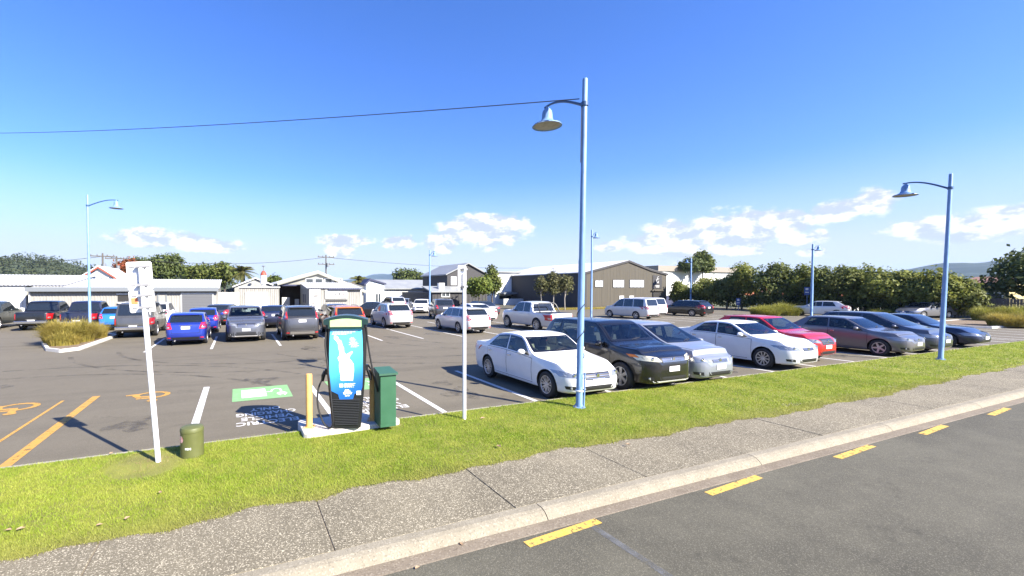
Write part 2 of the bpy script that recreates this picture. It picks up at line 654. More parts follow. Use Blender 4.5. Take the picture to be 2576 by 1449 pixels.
# worn patch round the sign post and the pillar
_d1 = _g.vm('DISTANCE', _tc.outputs['Object'], (-1.2, 7.1, 0.12))
_wn = _g.m('ADD', _d1, _g.m('MULTIPLY', _g.noise(_tc.outputs['Object'], 6.0, 3.0), 0.7))
_c = _g.mix(_g.rng(_wn, 0.95, 0.45, 0.0, 0.95), _c, (0.36, 0.26, 0.15))
_g.link(_c, _b.inputs['Base Color'])
_tr = _g.n('ShaderNodeBsdfTranslucent')
_g.link(_c, _tr.inputs['Color'])
_ms = _g.n('ShaderNodeMixShader')
_ms.inputs[0].default_value = 0.4
_g.link(_b.outputs[0], _ms.inputs[1])
_g.link(_tr.outputs[0], _ms.inputs[2])
_g.link(_ms.outputs[0], M_grass.node_tree.nodes['Material Output'].inputs['Surface'])


def tri_mesh(name, V, material):          # V: (n,3,3) triangles
    n = len(V)
    me = bpy.data.meshes.new(name)
    me.vertices.add(3 * n)
    me.vertices.foreach_set('co', V.reshape(-1).astype(np.float32))
    me.loops.add(3 * n)
    me.loops.foreach_set('vertex_index', np.arange(3 * n, dtype=np.int32))
    me.polygons.add(n)
    me.polygons.foreach_set('loop_start', np.arange(0, 3 * n, 3, dtype=np.int32))
    me.materials.append(material)
    me.update(calc_edges=True)
    return me


def blades(S, T, Z, hmin, hmax, w, lean):
    n = len(S)
    a = RNG.uniform(0, 2 * PI, n)
    hh = RNG.uniform(hmin, hmax, n)
    la = RNG.uniform(0, 2 * PI, n)
    ll = hh * RNG.uniform(0.2, lean, n)
    ww = RNG.uniform(0.6, 1.2, n) * w
    V = np.zeros((n, 3, 3))
    V[:, 0] = np.stack([S - np.cos(a) * ww, T - np.sin(a) * ww, Z - 0.01], 1)
    V[:, 1] = np.stack([S + np.cos(a) * ww, T + np.sin(a) * ww, Z - 0.01], 1)
    V[:, 2] = np.stack([S + np.cos(la) * ll, T + np.sin(la) * ll, Z + hh], 1)
    return V


parts_ = []
for (s0, s1, dens, wd) in [(-6, 3, 7600, 0.0042), (3, 9, 5200, 0.005), (9, 18, 2600, 0.007), (18, 45, 900, 0.011)]:
    n = int((s1 - s0) * 2.7 * dens)
    S = RNG.uniform(s0, s1, n)
    T = RNG.uniform(4.93, 7.72, n)
    e = np.array([edge_t(q) for q in S])
    keep = (T > e - 0.05 + RNG.uniform(0, 0.07, n)) & (T < 7.64 + RNG.uniform(0, 0.05, n))
    # clear of the charger plinth
    keep &= ~((S > 0.98) & (S < 2.74) & (T > 7.24))
    # thinner round the worn patch
    wd2 = np.hypot(S + 1.2, T - 7.05)
    keep &= ~((wd2 < 0.50) & (RNG.uniform(0, 1, n) < 0.85))
    S, T = S[keep], T[keep]
    parts_.append(blades(S, T, np.full(len(S), 0.109), 0.010, 0.031, wd, 1.5))
gr = link('grass', tri_mesh('grass', np.concatenate(parts_), M_grass), None, None, LOT)
tag(gr, 'short bright green grass of the roadside verge', 'grass', kind='stuff')

# ------------------------------------------------------------------ painted markings (pieces of the car park and the road)
ZL = 0.004


def line(s0, t0, s1, t1, w, m, name='parking_line', parent=None, z=ZL):
    d = Vector((s1 - s0, t1 - t0, 0)).normalized()
    q = Vector((-d.y, d.x, 0)) * w / 2
    a, b = Vector((s0, t0, z)), Vector((s1, t1, z))
    return MB().quad(a - q, b - q, b + q, a + q).build(name, m, parent or lot_root, recalc=False)


line(-3.17, 7.95, -3.17, 12.5, 0.16, M_yellow_line)
line(-3.76, 7.9, -3.76, 12.3, 0.06, M_yellow_line)
line(-0.78, 7.9, -0.78, 12.55, 0.14, M_white_line)
for s, t1 in [(1.77, 11.95), (3.99, 12.0), (6.34, 12.0), (8.62, 12.0), (10.9, 12.0), (13.17, 12.0), (15.45, 12.0), (17.8, 12.0), (20.2, 12.0),
              (22.5, 12.0), (24.9, 12.0), (27.2, 12.0), (29.6, 12.0), (32.0, 12.0), (34.4, 12), (36.8, 12)]:
    line(s, 7.85, s, t1, 0.12, M_white_line)
for s in [-3.54, -1.07, 1.78, 4.2, 6.64, 8.87, 11.25, 13.65, 16.0, 18.4, 20.8]:
    line(s, 20.4, s, 25.7, 0.11, M_white_line)
for s in [6.64, 8.87, 11.25, 13.65, 16.0, 18.4]:
    line(s, 25.9, s, 30.6, 0.1, M_white_line)
for k in range(9):
    line(28.4 + 2.4 * k, 22.6, 28.4 + 2.4 * k, 27.6, 0.11, M_white_line)
for k in range(5):
    line(36 + 2.4 * k, 8.2, 36 + 2.4 * k, 13.0, 0.11, M_white_line)
line(17.2, 38.6, 17.2, 33.6, 0.1, M_yellow_line)
# no stopping dashes on the road
for s0, s1 in [(-0.1, 0.85), (2.68, 3.70), (5.47, 6.62), (8.46, 9.66), (11.25, 12.36), (14.25, 15.4), (17.2, 18.3), (20.1, 21.2), (23.1, 24.2), (26.0, 27.1)]:
    line(s0, 3.53, s1, 3.59, 0.105, M_dash, 'yellow_dash', road)
# faint chalk line across the road
M_chalk = mat('faint_blue_grey_paint', (0.16, 0.165, 0.17), 0.8, var=0.5, vscale=9, col2=(0.10, 0.102, 0.10))
worn(M_chalk, 4.0, 0.30, 0.62, 0.7)
line(3.55, 3.60, 3.62, 0.2, 0.085, M_chalk, 'faint_line', road, 0.003)


def disc_arc(cx, cy, r, w, a0, a1, n=26):
    m = MB()
    for i in range(n):
        p, q = a0 + (a1 - a0) * i / n, a0 + (a1 - a0) * (i + 1) / n
        m.quad((cx + (r - w) * math.cos(p), cy + (r - w) * math.sin(p), 0), (cx + r * math.cos(p), cy + r * math.sin(p), 0),
               (cx + r * math.cos(q), cy + r * math.sin(q), 0), (cx + (r - w) * math.cos(q), cy + (r - w) * math.sin(q), 0))
    return m


def stroke(m, pts, w):
    for a, b in zip(pts[:-1], pts[1:]):
        a, b = Vector((*a, 0)), Vector((*b, 0))
        d = (b - a).normalized()
        q = Vector((-d.y, d.x, 0)) * w / 2
        m.quad(a - q - d * w * 0.3, b - q + d * w * 0.3, b + q + d * w * 0.3, a + q - d * w * 0.3)
    return m


def wheelchair(s, t):
    m = disc_arc(-0.06, -0.18, 0.40, 0.12, R(100), R(372))
    m.lathe([(0.001, 0), (0.11, 0)], 16, off=(-0.16, 0.48, 0.001))
    stroke(m, [(-0.14, 0.33), (-0.07, -0.02), (0.20, -0.03), (0.32, -0.36), (0.46, -0.33)], 0.13)
    stroke(m, [(-0.10, 0.16), (0.18, 0.16)], 0.11)
    m.v = [(x, y, z + 0.0004 * (i % 7)) for i, (x, y, z) in enumerate(m.v)]
    o = m.build('wheelchair_symbol', M_yellow_line, lot_root, (s, t, ZL), recalc=False, rotz=PI)
    o.scale = (1.0, 0.9, 1)
    return o


wheelchair(-2.02, 11.95)
wheelchair(-4.55, 11.85)


def ev_bay(sc):
    # green field with a white board and a plug, lettering below it: reads from inside the car park
    line(sc - 0.675, 11.33, sc + 0.675, 11.33, 1.36, M_green_paint, 'green_painted_panel')
    line(sc - 0.47, 11.33, sc + 0.10, 11.33, 0.84, M_white_line, 'white_painted_panel', z=ZL * 2)
    pm = MB()
    stroke(pm, [(0.10, 0.02), (0.22, 0.0), (0.26, 0.22), (0.36, 0.33), (0.46, 0.22), (0.46, -0.1)], 0.05)
    pm.v = [(x, y, z + 0.0004 * (i % 5)) for i, (x, y, z) in enumerate(pm.v)]
    pm.build('painted_plug_cable', M_white_line, lot_root, (sc, 11.33, ZL * 2), recalc=False)
    pl = MB()
    pl.slab([(-0.10, -0.10), (0.10, -0.10), (0.13, 0.05), (0.06, 0.16), (-0.06, 0.16), (-0.13, 0.05)], 0, 0.001)
    pl.box(-0.07, -0.04, -0.2, -0.1, 0, 0.001).box(0.04, 0.07, -0.2, -0.1, 0, 0.001)
    pl.build('painted_plug', M_white_line, lot_root, (sc + 0.46, 11.06, ZL * 2))
    mk = MB()
    stroke(mk, [(-0.09, -0.02), (0.0, 0.10), (0.09, -0.02)], 0.03)
    stroke(mk, [(-0.20, -0.26), (0.18, -0.26)], 0.03)
    stroke(mk, [(-0.05, -0.12), (0.06, -0.12)], 0.035)
    mk.v = [(x, y, z + 0.0004 * (i % 5)) for i, (x, y, z) in enumerate(mk.v)]
    mk.build('painted_house_mark', M_green_paint, lot_root, (sc - 0.19, 11.38, ZL * 3), recalc=False)
    for word, tt, wd in [('ELECTRIC', 8.68, 1.16), ('VEHICLE', 9.00, 1.0), ('CHARGING', 9.32, 1.18), ('ONLY', 9.64, 0.62)]:
        me = text_mesh('painted_word', word, 0.33, M_white_line, 0.0, 'CENTER', 0.008)
        xs = [v.co.x for v in me.vertices]
        ys = [v.co.y for v in me.vertices]
        o = link('painted_word', me, lot_root, (sc, tt + 0.24, ZL), PI)
        o.scale = (wd / (max(xs) - min(xs)), 0.235 / (max(ys) - min(ys)), 1)


ev_bay(0.53)
ev_bay(2.88)

# oil stains in the bays and curved tyre marks in the aisle
M_oil = worn(mat('oil_stain', (0.030, 0.027, 0.023), 0.55), 3.5, 0.42, 0.66, 0.42)
M_tyremark = worn(mat('tyre_mark', (0.045, 0.040, 0.034), 0.8), 1.3, 0.42, 0.72, 0.55)
for (s_, t_, r_) in [(0.6, 12.9, 0.5), (5.1, 9.4, 0.55), (5.2, 10.6, 0.3), (-1.9, 9.6, 0.45), (14.3, 9.0, 0.6), (14.2, 10.4, 0.35), (21.3, 9.2, 0.6), (2.9, 19.2, 0.5), (7.7, 21.6, 0.6), (-6.0, 14.5, 0.5), (10.2, 22.4, 0.5), (3.0, 15.3, 0.35), (-4.6, 10.3, 0.4)]:
    pl_ = []
    for k in range(18):
        a_ = 2 * PI * k / 18
        q_ = r_ * (0.8 + 0.25 * math.sin(3 * a_ + s_) + 0.12 * math.sin(5 * a_ + t_))
        pl_.append((s_ + q_ * math.cos(a_), t_ + q_ * 1.25 * math.sin(a_), 0.0025))
    MB().add(pl_, [tuple(range(18))]).build('oil_stain', M_oil, lot_root, recalc=False)
for (cs, ct, rr_, a0, a1, wd_) in [(1.5, 22.0, 6.2, 190, 300, 0.16), (1.5, 22.0, 7.7, 195, 290, 0.16), (9.0, 21.5, 7.0, 200, 320, 0.17), (9.0, 21.5, 8.5, 205, 310, 0.17), (-6.0, 8.0, 8.0, 30, 100, 0.16), (-6.0, 8.0, 9.5, 35, 95, 0.16), (16.0, 24.0, 9.0, 200, 270, 0.17), (16.0, 24.0, 10.5, 205, 268, 0.17)]:
    tm_ = disc_arc(cs, ct, rr_, wd_, R(a0), R(a1), 40)
    tm_.v = [(x, y, 0.0018) for x, y, z in tm_.v]
    tm_.build('tyre_mark', M_tyremark, lot_root, recalc=False)

# fallen leaves on the verge and in the gutter
lm_ = MB().add([(-0.045, -0.018, 0.004), (0, -0.03, 0.014), (0.05, 0, 0.006), (0.0, 0.028, 0.018), (-0.04, 0.016, 0.01), (0, 0, 0.0)],
               [(5, 0, 1), (5, 1, 2), (5, 2, 3), (5, 3, 4), (5, 4, 0)]).mesh('fallen_leaf', M_litter)
LEAF_AT = [(250, 1320, 'dry leaf on the grass below the leaning sign post, left of its pair'), (320, 1303, 'dry leaf on the grass below the leaning sign post, right of its pair'),
           (403, 1238, 'dry leaf on the grass just below the foot of the leaning sign post'), (22, 1333, 'leftmost dry leaf on the grass at the left edge'),
           (52, 1330, 'second dry leaf on the grass from the left edge'), (1215, 1052, 'dry leaf on the grass right of the slim sign post'),
           (1600, 950, 'dry leaf at the grass edge under the silver people mover'), (280, 1140, 'dry leaf at the grass edge left of the leaning sign post'),
           (700, 1105, 'dry leaf at the grass edge left of the concrete plinth'), (1255, 1123, 'dry leaf in the middle of the grass left of the tall lamp post'),
           (1580, 1118, 'dry leaf at the path edge of the grass right of the tall lamp post')]
for u, v, lab in LEAF_AT:
    o = link('fallen_leaf', lm_, None, G(u, v, 0.135), random.uniform(0, 6))
    o.scale = [random.uniform(0.6, 1.1)] * 3
    tag(o, lab, 'leaf', 'fallen leaves on the verge')
GUT_AT = [(1050, 1428, 'dry leaf in the gutter nearest the bottom edge'), (1160, 1368, 'dry leaf in the gutter left of the nearest yellow dash'),
          (1455, 1280, 'dry leaf in the gutter above the nearest yellow dash'), (1780, 1203, 'dry leaf in the gutter above the second yellow dash'),
          (1690, 1215, 'dry leaf in the gutter left of the second yellow dash'), (1555, 1255, 'dry leaf in the gutter between the first and second yellow dash')]
for u, v, lab in GUT_AT:
    o = link('fallen_leaf', lm_, None, G(u, v, 0.014), random.uniform(0, 6))
    o.scale = [random.uniform(0.5, 0.9)] * 3
    tag(o, lab, 'leaf', 'fallen leaves in the gutter')
# ================================================================== street furniture
M_blue = mat('pale_blue_pole_paint', (0.19, 0.33, 0.56), 0.48, var=0.3, vscale=5, stretch=(4, 4, 0.6))
M_bluedk = mat('dark_blue_metal', (0.035, 0.085, 0.19), 0.45)
M_lampin = mat('lamp_glass_dirty', (0.42, 0.39, 0.32), 0.5, var=0.4, vscale=9)
M_white = mat('white_paint', (0.80, 0.80, 0.79), 0.5, var=0.08, vscale=3)
M_whitepost = mat('white_post_paint', (0.83, 0.83, 0.84), 0.45, var=0.10, vscale=5, stretch=(5, 5, 0.7))
M_alu = mat('bare_aluminium', (0.80, 0.80, 0.80), 0.45, metal=0.15, var=0.06, vscale=4)
M_black = mat('black_plastic', (0.013, 0.014, 0.016), 0.35)
M_rubber = mat('black_rubber', (0.012, 0.012, 0.013), 0.6)
M_orange = mat('orange_bollard_paint', (0.80, 0.44, 0.13), 0.5, var=0.2, vscale=6)
M_cabinet = mat('green_cabinet_paint', (0.030, 0.110, 0.055), 0.5, var=0.15, vscale=4)
M_olive = mat('olive_plastic', (0.105, 0.115, 0.035), 0.5, var=0.2, vscale=5)
M_plinth = asphalt('plinth_concrete', (0.50, 0.47, 0.42), (0.62, 0.59, 0.53), (0.72, 0.70, 0.64), 1.6, None, 60.0)
M_sticker = mat('red_sticker', (0.62, 0.10, 0.11), 0.5, var=0.3, vscale=40, col2=(0.75, 0.62, 0.60))
M_osticker = mat('orange_sticker', (0.80, 0.22, 0.08), 0.5)
M_grey = mat('grey_metal', (0.30, 0.30, 0.31), 0.5, metal=0.3)
M_wood = mat('weathered_pole_wood', (0.13, 0.115, 0.095), 0.85, var=0.35, vscale=4, stretch=(5, 5, 0.5))
M_cable = mat('black_cable', (0.02, 0.02, 0.022), 0.6)


def lamp_post(u, vb, vt, du_head, label, base_z=0.0, arm=1.15, adir=E2, rad=0.07, cable=False):
    """blue pole with a curved arm and a bell shaped shade; the pole leans as in the picture"""
    b = G(u, vb, base_z)
    top = at(u, vt, b.y)
    hh = top.z - base_z
    root = thing('street_lamp', label, 'street lamp', b, 0, 'pale blue street lamps of the car park')
    k = hh / 7.0
    pm = MB().lathe([(rad * 1.25, 0), (rad * 1.25, 0.06), (rad * 1.05, 0.09), (rad * 1.02, hh * 0.45), (rad * 0.92, hh * 0.46), (rad * 0.80, hh - 0.02), (rad * 0.7, hh)], 18, close=True)
    pole = pm.build('pole', M_blue, root, smooth=True)
    z0 = hh - 0.53 * k
    ad = adir.normalized()
    MB().lathe([(rad * 0.86, z0 - 0.05), (rad * 1.15, z0 - 0.04), (rad * 1.15, z0 + 0.04), (rad * 0.86, z0 + 0.05)], 16).build('clamp', M_bluedk, root)
    pts = []
    for i in range(15):
        q = i / 14
        pts.append(ad * (0.05 + arm * q) + Vector((0, 0, z0 + 0.40 * math.sin(min(q * 1.12, 1.12) * PI / 2))))
    MB().tube(pts, [0.032 * (1 - 0.25 * i / 14) for i in range(15)], 8).build('arm', M_bluedk, root, smooth=True)
    hd = pts[-2]
    hz = hd.z
    sh = MB().lathe([(0.028, 0.02), (0.03, -0.04), (0.065, -0.065), (0.105, -0.12), (0.118, -0.20), (0.122, -0.28), (0.15, -0.35), (0.235, -0.405), (0.325, -0.44), (0.335, -0.46), (0.31, -0.448), (0.21, -0.41), (0.15, -0.37)], 24)
    shade = sh.build('lamp_shade', M_blue, root, (hd.x, hd.y, hz), smooth=True)
    MB().lathe([(0.004, -0.475), (0.16, -0.463), (0.30, -0.44), (0.31, -0.425)], 24).build('diffuser', M_lampin, shade, smooth=True)
    MB().lathe([(rad * 2.0, -0.02), (rad * 2.0, 0.018), (rad * 1.3, 0.024)], 12, close=True).build('base_flange', M_blue, root)
    for q_ in range(4):
        MB().lathe([(0.012, 0.018), (0.012, 0.045), (0.004, 0.05)], 6, off=(rad * 1.65 * math.cos(q_ * PI / 2 + 0.5), rad * 1.65 * math.sin(q_ * PI / 2 + 0.5), 0)).build('bolt', M_grey, root)
    MB().box(-0.035, 0.035, -rad * 1.06, -rad * 0.9, 0.45, 0.72).build('access_door', M_blue, root)
    if cable:
        cp = [(math.cos(R(200)) * (rad + 0.012), math.sin(R(200)) * (rad + 0.012), z) for z in np.linspace(z0 - 1.2, z0 - 0.05, 8)]
        MB().tube(cp, 0.008, 6).build('cable', M_cable, root)
        cp = [(math.cos(R(-50) + 0.5 * i) * (rad + 0.014), math.sin(R(-50) + 0.5 * i) * (rad + 0.014), 1.05 + 0.045 * i) for i in range(26)]
        MB().tube(cp, 0.007, 5).build('wire_wrap', M_cable, root)
        MB().lathe([(rad + 0.004, 0.34), (rad + 0.02, 0.345), (rad + 0.02, 0.365), (rad + 0.004, 0.37)], 16).build('strap', M_white, root)
        MB().tube([(rad + 0.01, -0.05, 0.0), (rad + 0.02, -0.05, 0.36), (rad + 0.02, -0.05, 0.75)], 0.016, 6).build('conduit', M_blue, root)
    return root, b, hh, z0


lamp_a = lamp_post(1457, 1025, 200, 0, 'tall pale blue lamp post in the grass in front of the white sedan', 0.10, 1.2, E2, 0.064, True)
lamp_a[0].rotation_euler = (R(0.3), R(0.35), 0)
lamp_b = lamp_post(2366, 905, 437, 0, 'pale blue lamp post in the grass verge at the right beside the dark hatchbacks', 0.10, 1.12, E2, 0.064)
lamp_b[0].rotation_euler = (0, R(1.4), 0)
lamp_post(227, 846, 490, 0, 'pale blue lamp post standing in the tussock bush at the left', 0.0, 1.35, E1, 0.066)
lamp_post(1081, 795, 629, 0, 'slim blue lamp post near the dark two storey building', 0.0, 0.8, E1 + E2 * 0.6, 0.075)
lamp_post(1487, 803, 578, 0, 'blue lamp post on the small island behind the silver pickup', 0.0, 0.75, E1 * 0.9 + E2 * 0.3, 0.08)
lamp_post(2041, 796, 614, 0, 'blue lamp post in front of the hedge trees beside the silver hatchback', 0.0, 0.95, E1, 0.10)
lamp_post(1737, 774, 650, 0, 'farthest pale blue lamp post before the hedge, behind the black wagon', 0.0, 0.6, E2, 0.10)

# overhead cable to the tall lamp
cz = lamp_a[1].z + lamp_a[3] + 0.02
pA = lamp_a[1] + Vector((-0.05, 0.02, lamp_a[3] + 0.13))
pB = at(-420, 320, 30)
pts = []
for i in range(41):
    q = i / 40
    p = pA.lerp(pB, q)
    p.z -= 4 * 0.55 * q * (1 - q)
    pts.append(p)
tag(MB().tube(pts, 0.010, 6).build('overhead_cable', M_cable), 'thin black overhead cable running to the tall lamp post', 'cable')


# ------------------------------------------------------------------ the two parking signs seen from behind
def sign_post(u, vb, vt, tilt, label, plates, rad, orient, extra=False):
    b = G(u, vb, 0.11)
    root = thing('parking_sign', label, 'sign', b, orient, 'white parking signs seen from behind')
    hh = at(u, vt, b.y).z - b.z
    MB().lathe([(rad, -0.1), (rad, hh - 0.06), (rad * 0.9, hh - 0.05)], 14, close=True).build('post', M_whitepost, root, smooth=True)
    for (x0, x1, z0, z1) in plates:
        p = MB()
        c = 0.018
        p.prism([(x0 + c, z0), (x1 - c, z0), (x1, z0 + c), (x1, z1 - c), (x1 - c, z1), (x0 + c, z1), (x0, z1 - c), (x0, z0 + c)], rad + 0.012, rad + 0.016)
        pl = p.build('sign_plate', M_alu, root)
        for zz in (z0 + 0.07, z1 - 0.07):
            MB().box(x0 + 0.04, x0 + 0.10, rad + 0.001, rad + 0.012, zz - 0.009, zz + 0.009).build('rail', M_grey, pl)
            MB().box(x1 - 0.07, x1 - 0.02, rad + 0.001, rad + 0.012, zz - 0.009, zz + 0.009).build('rail', M_grey, pl)
            MB().box(-rad - 0.025, rad + 0.025, -rad - 0.004, rad + 0.001, zz - 0.016, zz + 0.016).build('bracket', M_grey, pl)
    root.rotation_euler = (0, tilt, orient)
    return root


sg = sign_post(398, 1160, 663, 0, 'white sign post leaning left, tall blank sign back with an orange sticker', [(-0.19, 0.125, 2.478, 2.88), (-0.19, 0.125, 2.16, 2.470)], 0.036, R(20))
sg.rotation_euler = (0, R(-3.6), R(20))
MB().box(-0.165, -0.085, 0.043, 0.0478, 2.28, 2.37).build('sticker', M_osticker, sg)
sg2 = sign_post(1168, 1053, 680, 0, 'slim upright white sign post beside the empty bay left of the white sedan', [(-0.13, 0.12, 2.46, 2.93)], 0.034, R(46))
sg2.rotation_euler = (0, R(-0.3), R(46))


# ------------------------------------------------------------------ charging station on its plinth
pl_root = thing('concrete_plinth', 'pale concrete plinth under the charging station, set into the verge', 'plinth', W(1.85, 7.6), LOT)
pm = MB()
pm.slab([(-0.86, -0.30), (-0.80, -0.36), (0.84, -0.27), (0.89, -0.20), (0.86, 0.42), (0.80, 0.46), (-0.80, 0.50), (-0.86, 0.44)], 0.0, 0.185)
pb = pm.build('slab', M_plinth, pl_root)
bv = pb.modifiers.new('bevel', 'BEVEL')
bv.width, bv.segments = 0.018, 2
ZP = 0.185

CH = Vector(G(866, 1078, ZP))
face = R(6)
ch = thing('charging_station', 'black electric car charging station with blue map poster and hanging cables', 'charging station', CH + Vector((0.02, 0.17, 0)), face)


def outline(z):                            # half width of the cabinet at height z
    ks = [(0.0, 0.245), (0.25, 0.27), (0.55, 0.295), (0.9, 0.325), (1.3, 0.345), (1.65, 0.352), (1.86, 0.352), (1.90, 0.335)]
    for (a, x), (b, y) in zip(ks[:-1], ks[1:]):
        if z <= b:
            return x + (y - x) * (z - a) / (b - a)
    return ks[-1][1]


def outline_y(z):                          # depth of the front face (negative y is the front)
    return -0.17 - 0.02 * math.sin(min(1, z / 1.9) * PI)


body = MB()
zs = [0.0, 0.12, 0.25, 0.4, 0.55, 0.72, 0.9, 1.1, 1.3, 1.5, 1.65, 1.80, 1.875]
ring = []
for z in zs:
    w, yf = outline(z), outline_y(z)
    c = 0.05
    ring.append([(-w + c, yf, z), (w - c, yf, z), (w, yf + c, z), (w, 0.17 - c, z), (w - c, 0.17, z), (-w + c, 0.17, z), (-w, 0.17 - c, z), (-w, yf + c, z)])
fs = []
for k in range(len(zs) - 1):
    for i in range(8):
        j = (i + 1) % 8
        fs.append((k * 8 + i, k * 8 + j, k * 8 + 8 + j, k * 8 + 8 + i))
fs += [tuple(range(7, -1, -1)), tuple(range((len(zs) - 1) * 8, len(zs) * 8))]
body.add(sum(ring, []), fs)
body.build('cabinet', M_black, ch, smooth=True)
M_teal = mat('dark_teal_plastic', (0.012, 0.035, 0.035), 0.3)
hood = MB()
hp = []
for i in range(13):
    q = i / 12
    x = -0.375 + 0.75 * q
    hp.append((x, 1.885 + 0.075 * math.sin(PI * q)))
poly = [(-0.375, 1.80)] + hp + [(0.375, 1.80)]
hood.prism(poly, -0.235, 0.19)
hd_ = hood.build('hood', M_teal, ch)
M_lime = mat('pale_green_display', (0.46, 0.66, 0.30), 0.35, var=0.12, vscale=14)
sn = MB()
top = [(-0.265 + 0.53 * i / 10, 1.875 + 0.03 * math.sin(PI * i / 10)) for i in range(11)]
sn.prism([(-0.265, 1.765), (0.265, 1.765)] + top[::-1], -0.243, -0.2375)
sn.build('header_panel', M_lime, ch)
M_hood_frame = M_teal
MB().box(-0.30, 0.30, -0.236, -0.18, 1.735, 1.80).build('header_frame', M_teal, ch)

# poster: blue, lighter towards the top, with printed white map and lines
M_poster = bpy.data.materials.new('blue_poster_print')
M_poster.use_nodes = True
g = NG(M_poster.node_tree)
tc = g.n('ShaderNodeTexCoord')
sp = g.n('ShaderNodeSeparateXYZ')
g.link(tc.outputs['Object'], sp.inputs[0])
f1 = g.rng(g.m('ADD', sp.outputs[2], g.m('MULTIPLY', sp.outputs[0], -0.5)), 0.55, 1.45, 0, 1, True)
pc = g.mix(f1, (0.012, 0.11, 0.42), (0.10, 0.56, 0.80))
pb_ = M_poster.node_tree.nodes['Principled BSDF']
g.link(pc, pb_.inputs['Base Color'])
pb_.inputs['Roughness'].default_value = 0.35


def front(x, z, off):                      # a point just in front of the cabinet's face
    return (x, outline_y(z) - off, z)


po = MB()
lo = [(0.50, -0.11, 0.11), (0.55, -0.125, 0.125), (0.60, -0.135, 0.14), (0.63, -0.19, 0.20), (0.66, -0.25, 0.255), (0.72, -0.272, 0.275), (0.95, -0.283, 0.285), (1.3, -0.285, 0.287), (1.55, -0.275, 0.28), (1.73, -0.265, 0.27)]
for k, (z, a, b) in enumerate(lo):
    po.v += [front(a, z, 0.006), front(a * 0.4 + b * 0.0, z, 0.007), front(b * 0.4, z, 0.007), front(b, z, 0.006)]
for k in range(len(lo) - 1):
    for i in range(3):
        po.f.append((k * 4 + i, k * 4 + i + 1, k * 4 + 5 + i, k * 4 + 4 + i))
        po.mi.append(0)
poster = po.build('poster', M_poster, ch, recalc=False)
M_print = mat('white_print', (0.80, 0.84, 0.85), 0.45)
M_map = mat('pale_map_print', (0.66, 0.80, 0.83), 0.45, var=0.5, vscale=22, col2=(0.85, 0.88, 0.88))
mp_ = MB()
outl = [(-0.20, 1.62), (-0.14, 1.60), (-0.115, 1.55), (-0.075, 1.52), (-0.06, 1.45), (-0.035, 1.40), (-0.03, 1.33), (0.0, 1.29), (0.04, 1.31), (0.10, 1.345), (0.12, 1.325), (0.075, 1.27), (0.055, 1.22), (0.10, 1.17), (0.13, 1.12), (0.135, 1.02), (0.125, 0.92), (0.115, 0.83),
        (0.02, 0.84), (-0.06, 0.835), (-0.10, 0.85), (-0.095, 0.92), (-0.11, 1.0), (-0.12, 1.08), (-0.115, 1.16), (-0.145, 1.23), (-0.115, 1.27), (-0.11, 1.33), (-0.13, 1.40), (-0.135, 1.47), (-0.165, 1.52), (-0.205, 1.56)]
mp_.add([front(x, z, 0.0095) for x, z in outl], [tuple(range(len(outl)))])
mp_.build('printed_map', M_map, poster, recalc=False)
tx = MB()
for (x0, x1, z) in [(-0.24, 0.2, 1.695), (-0.22, 0.16, 1.675), (-0.23, 0.1, 1.655), (-0.24, 0.02, 1.635),
                    (0.08, 0.13, 1.575), (0.06, 0.15, 1.555), (0.06, 0.17, 1.535), (0.08, 0.16, 1.515), (0.05, 0.19, 1.495), (0.07, 0.21, 1.475), (0.05, 0.2, 1.455), (0.09, 0.22, 1.435), (0.08, 0.19, 1.415),
                    (-0.03, 0.16, 0.785), (-0.03, 0.12, 0.77), (-0.03, 0.15, 0.755), (-0.03, 0.09, 0.74), (-0.03, 0.13, 0.725),
                    (-0.02, 0.05, 0.675), (-0.03, 0.07, 0.655), (-0.05, 0.10, 0.63), (-0.045, 0.095, 0.61), (-0.02, 0.06, 0.575)]:
    th_ = 0.0045 if z > 0.7 else 0.009
    x = x0
    while x < x1:
        w = random.uniform(0.02, 0.05)
        tx.add([front(x, z - th_, 0.0095), front(min(x1, x + w), z - th_, 0.0095), front(min(x1, x + w), z + th_, 0.0095), front(x, z + th_, 0.0095)], [(0, 1, 2, 3)])
        x += w + 0.008
tx.add([front(-0.115, 0.725, 0.0095), front(-0.05, 0.725, 0.0095), front(-0.05, 0.785, 0.0095), front(-0.115, 0.785, 0.0095)], [(0, 1, 2, 3)])
tx.build('printed_lines', M_print, poster, recalc=False)
# louvres below the poster, one slat each
M_louvre = mat('louvre_plastic', (0.03, 0.032, 0.035), 0.35)
for k in range(17):
    z = 0.06 + k * 0.029
    w = outline(z) - 0.055
    if z > 0.50:
        break
    slat = MB()
    slat.add([(-w, outline_y(z) - 0.004, z), (w, outline_y(z) - 0.004, z), (w, outline_y(z) - 0.022, z + 0.012), (-w, outline_y(z) - 0.022, z + 0.012), (-w, outline_y(z) - 0.004, z + 0.021), (w, outline_y(z) - 0.004, z + 0.021)],
             [(0, 1, 2, 3), (3, 2, 5, 4)])
    slat.build('louvre', M_louvre, ch)
MB().box(0.175, 0.25, -0.196, -0.19, 0.585, 0.655).build('label_plate', M_print, ch)
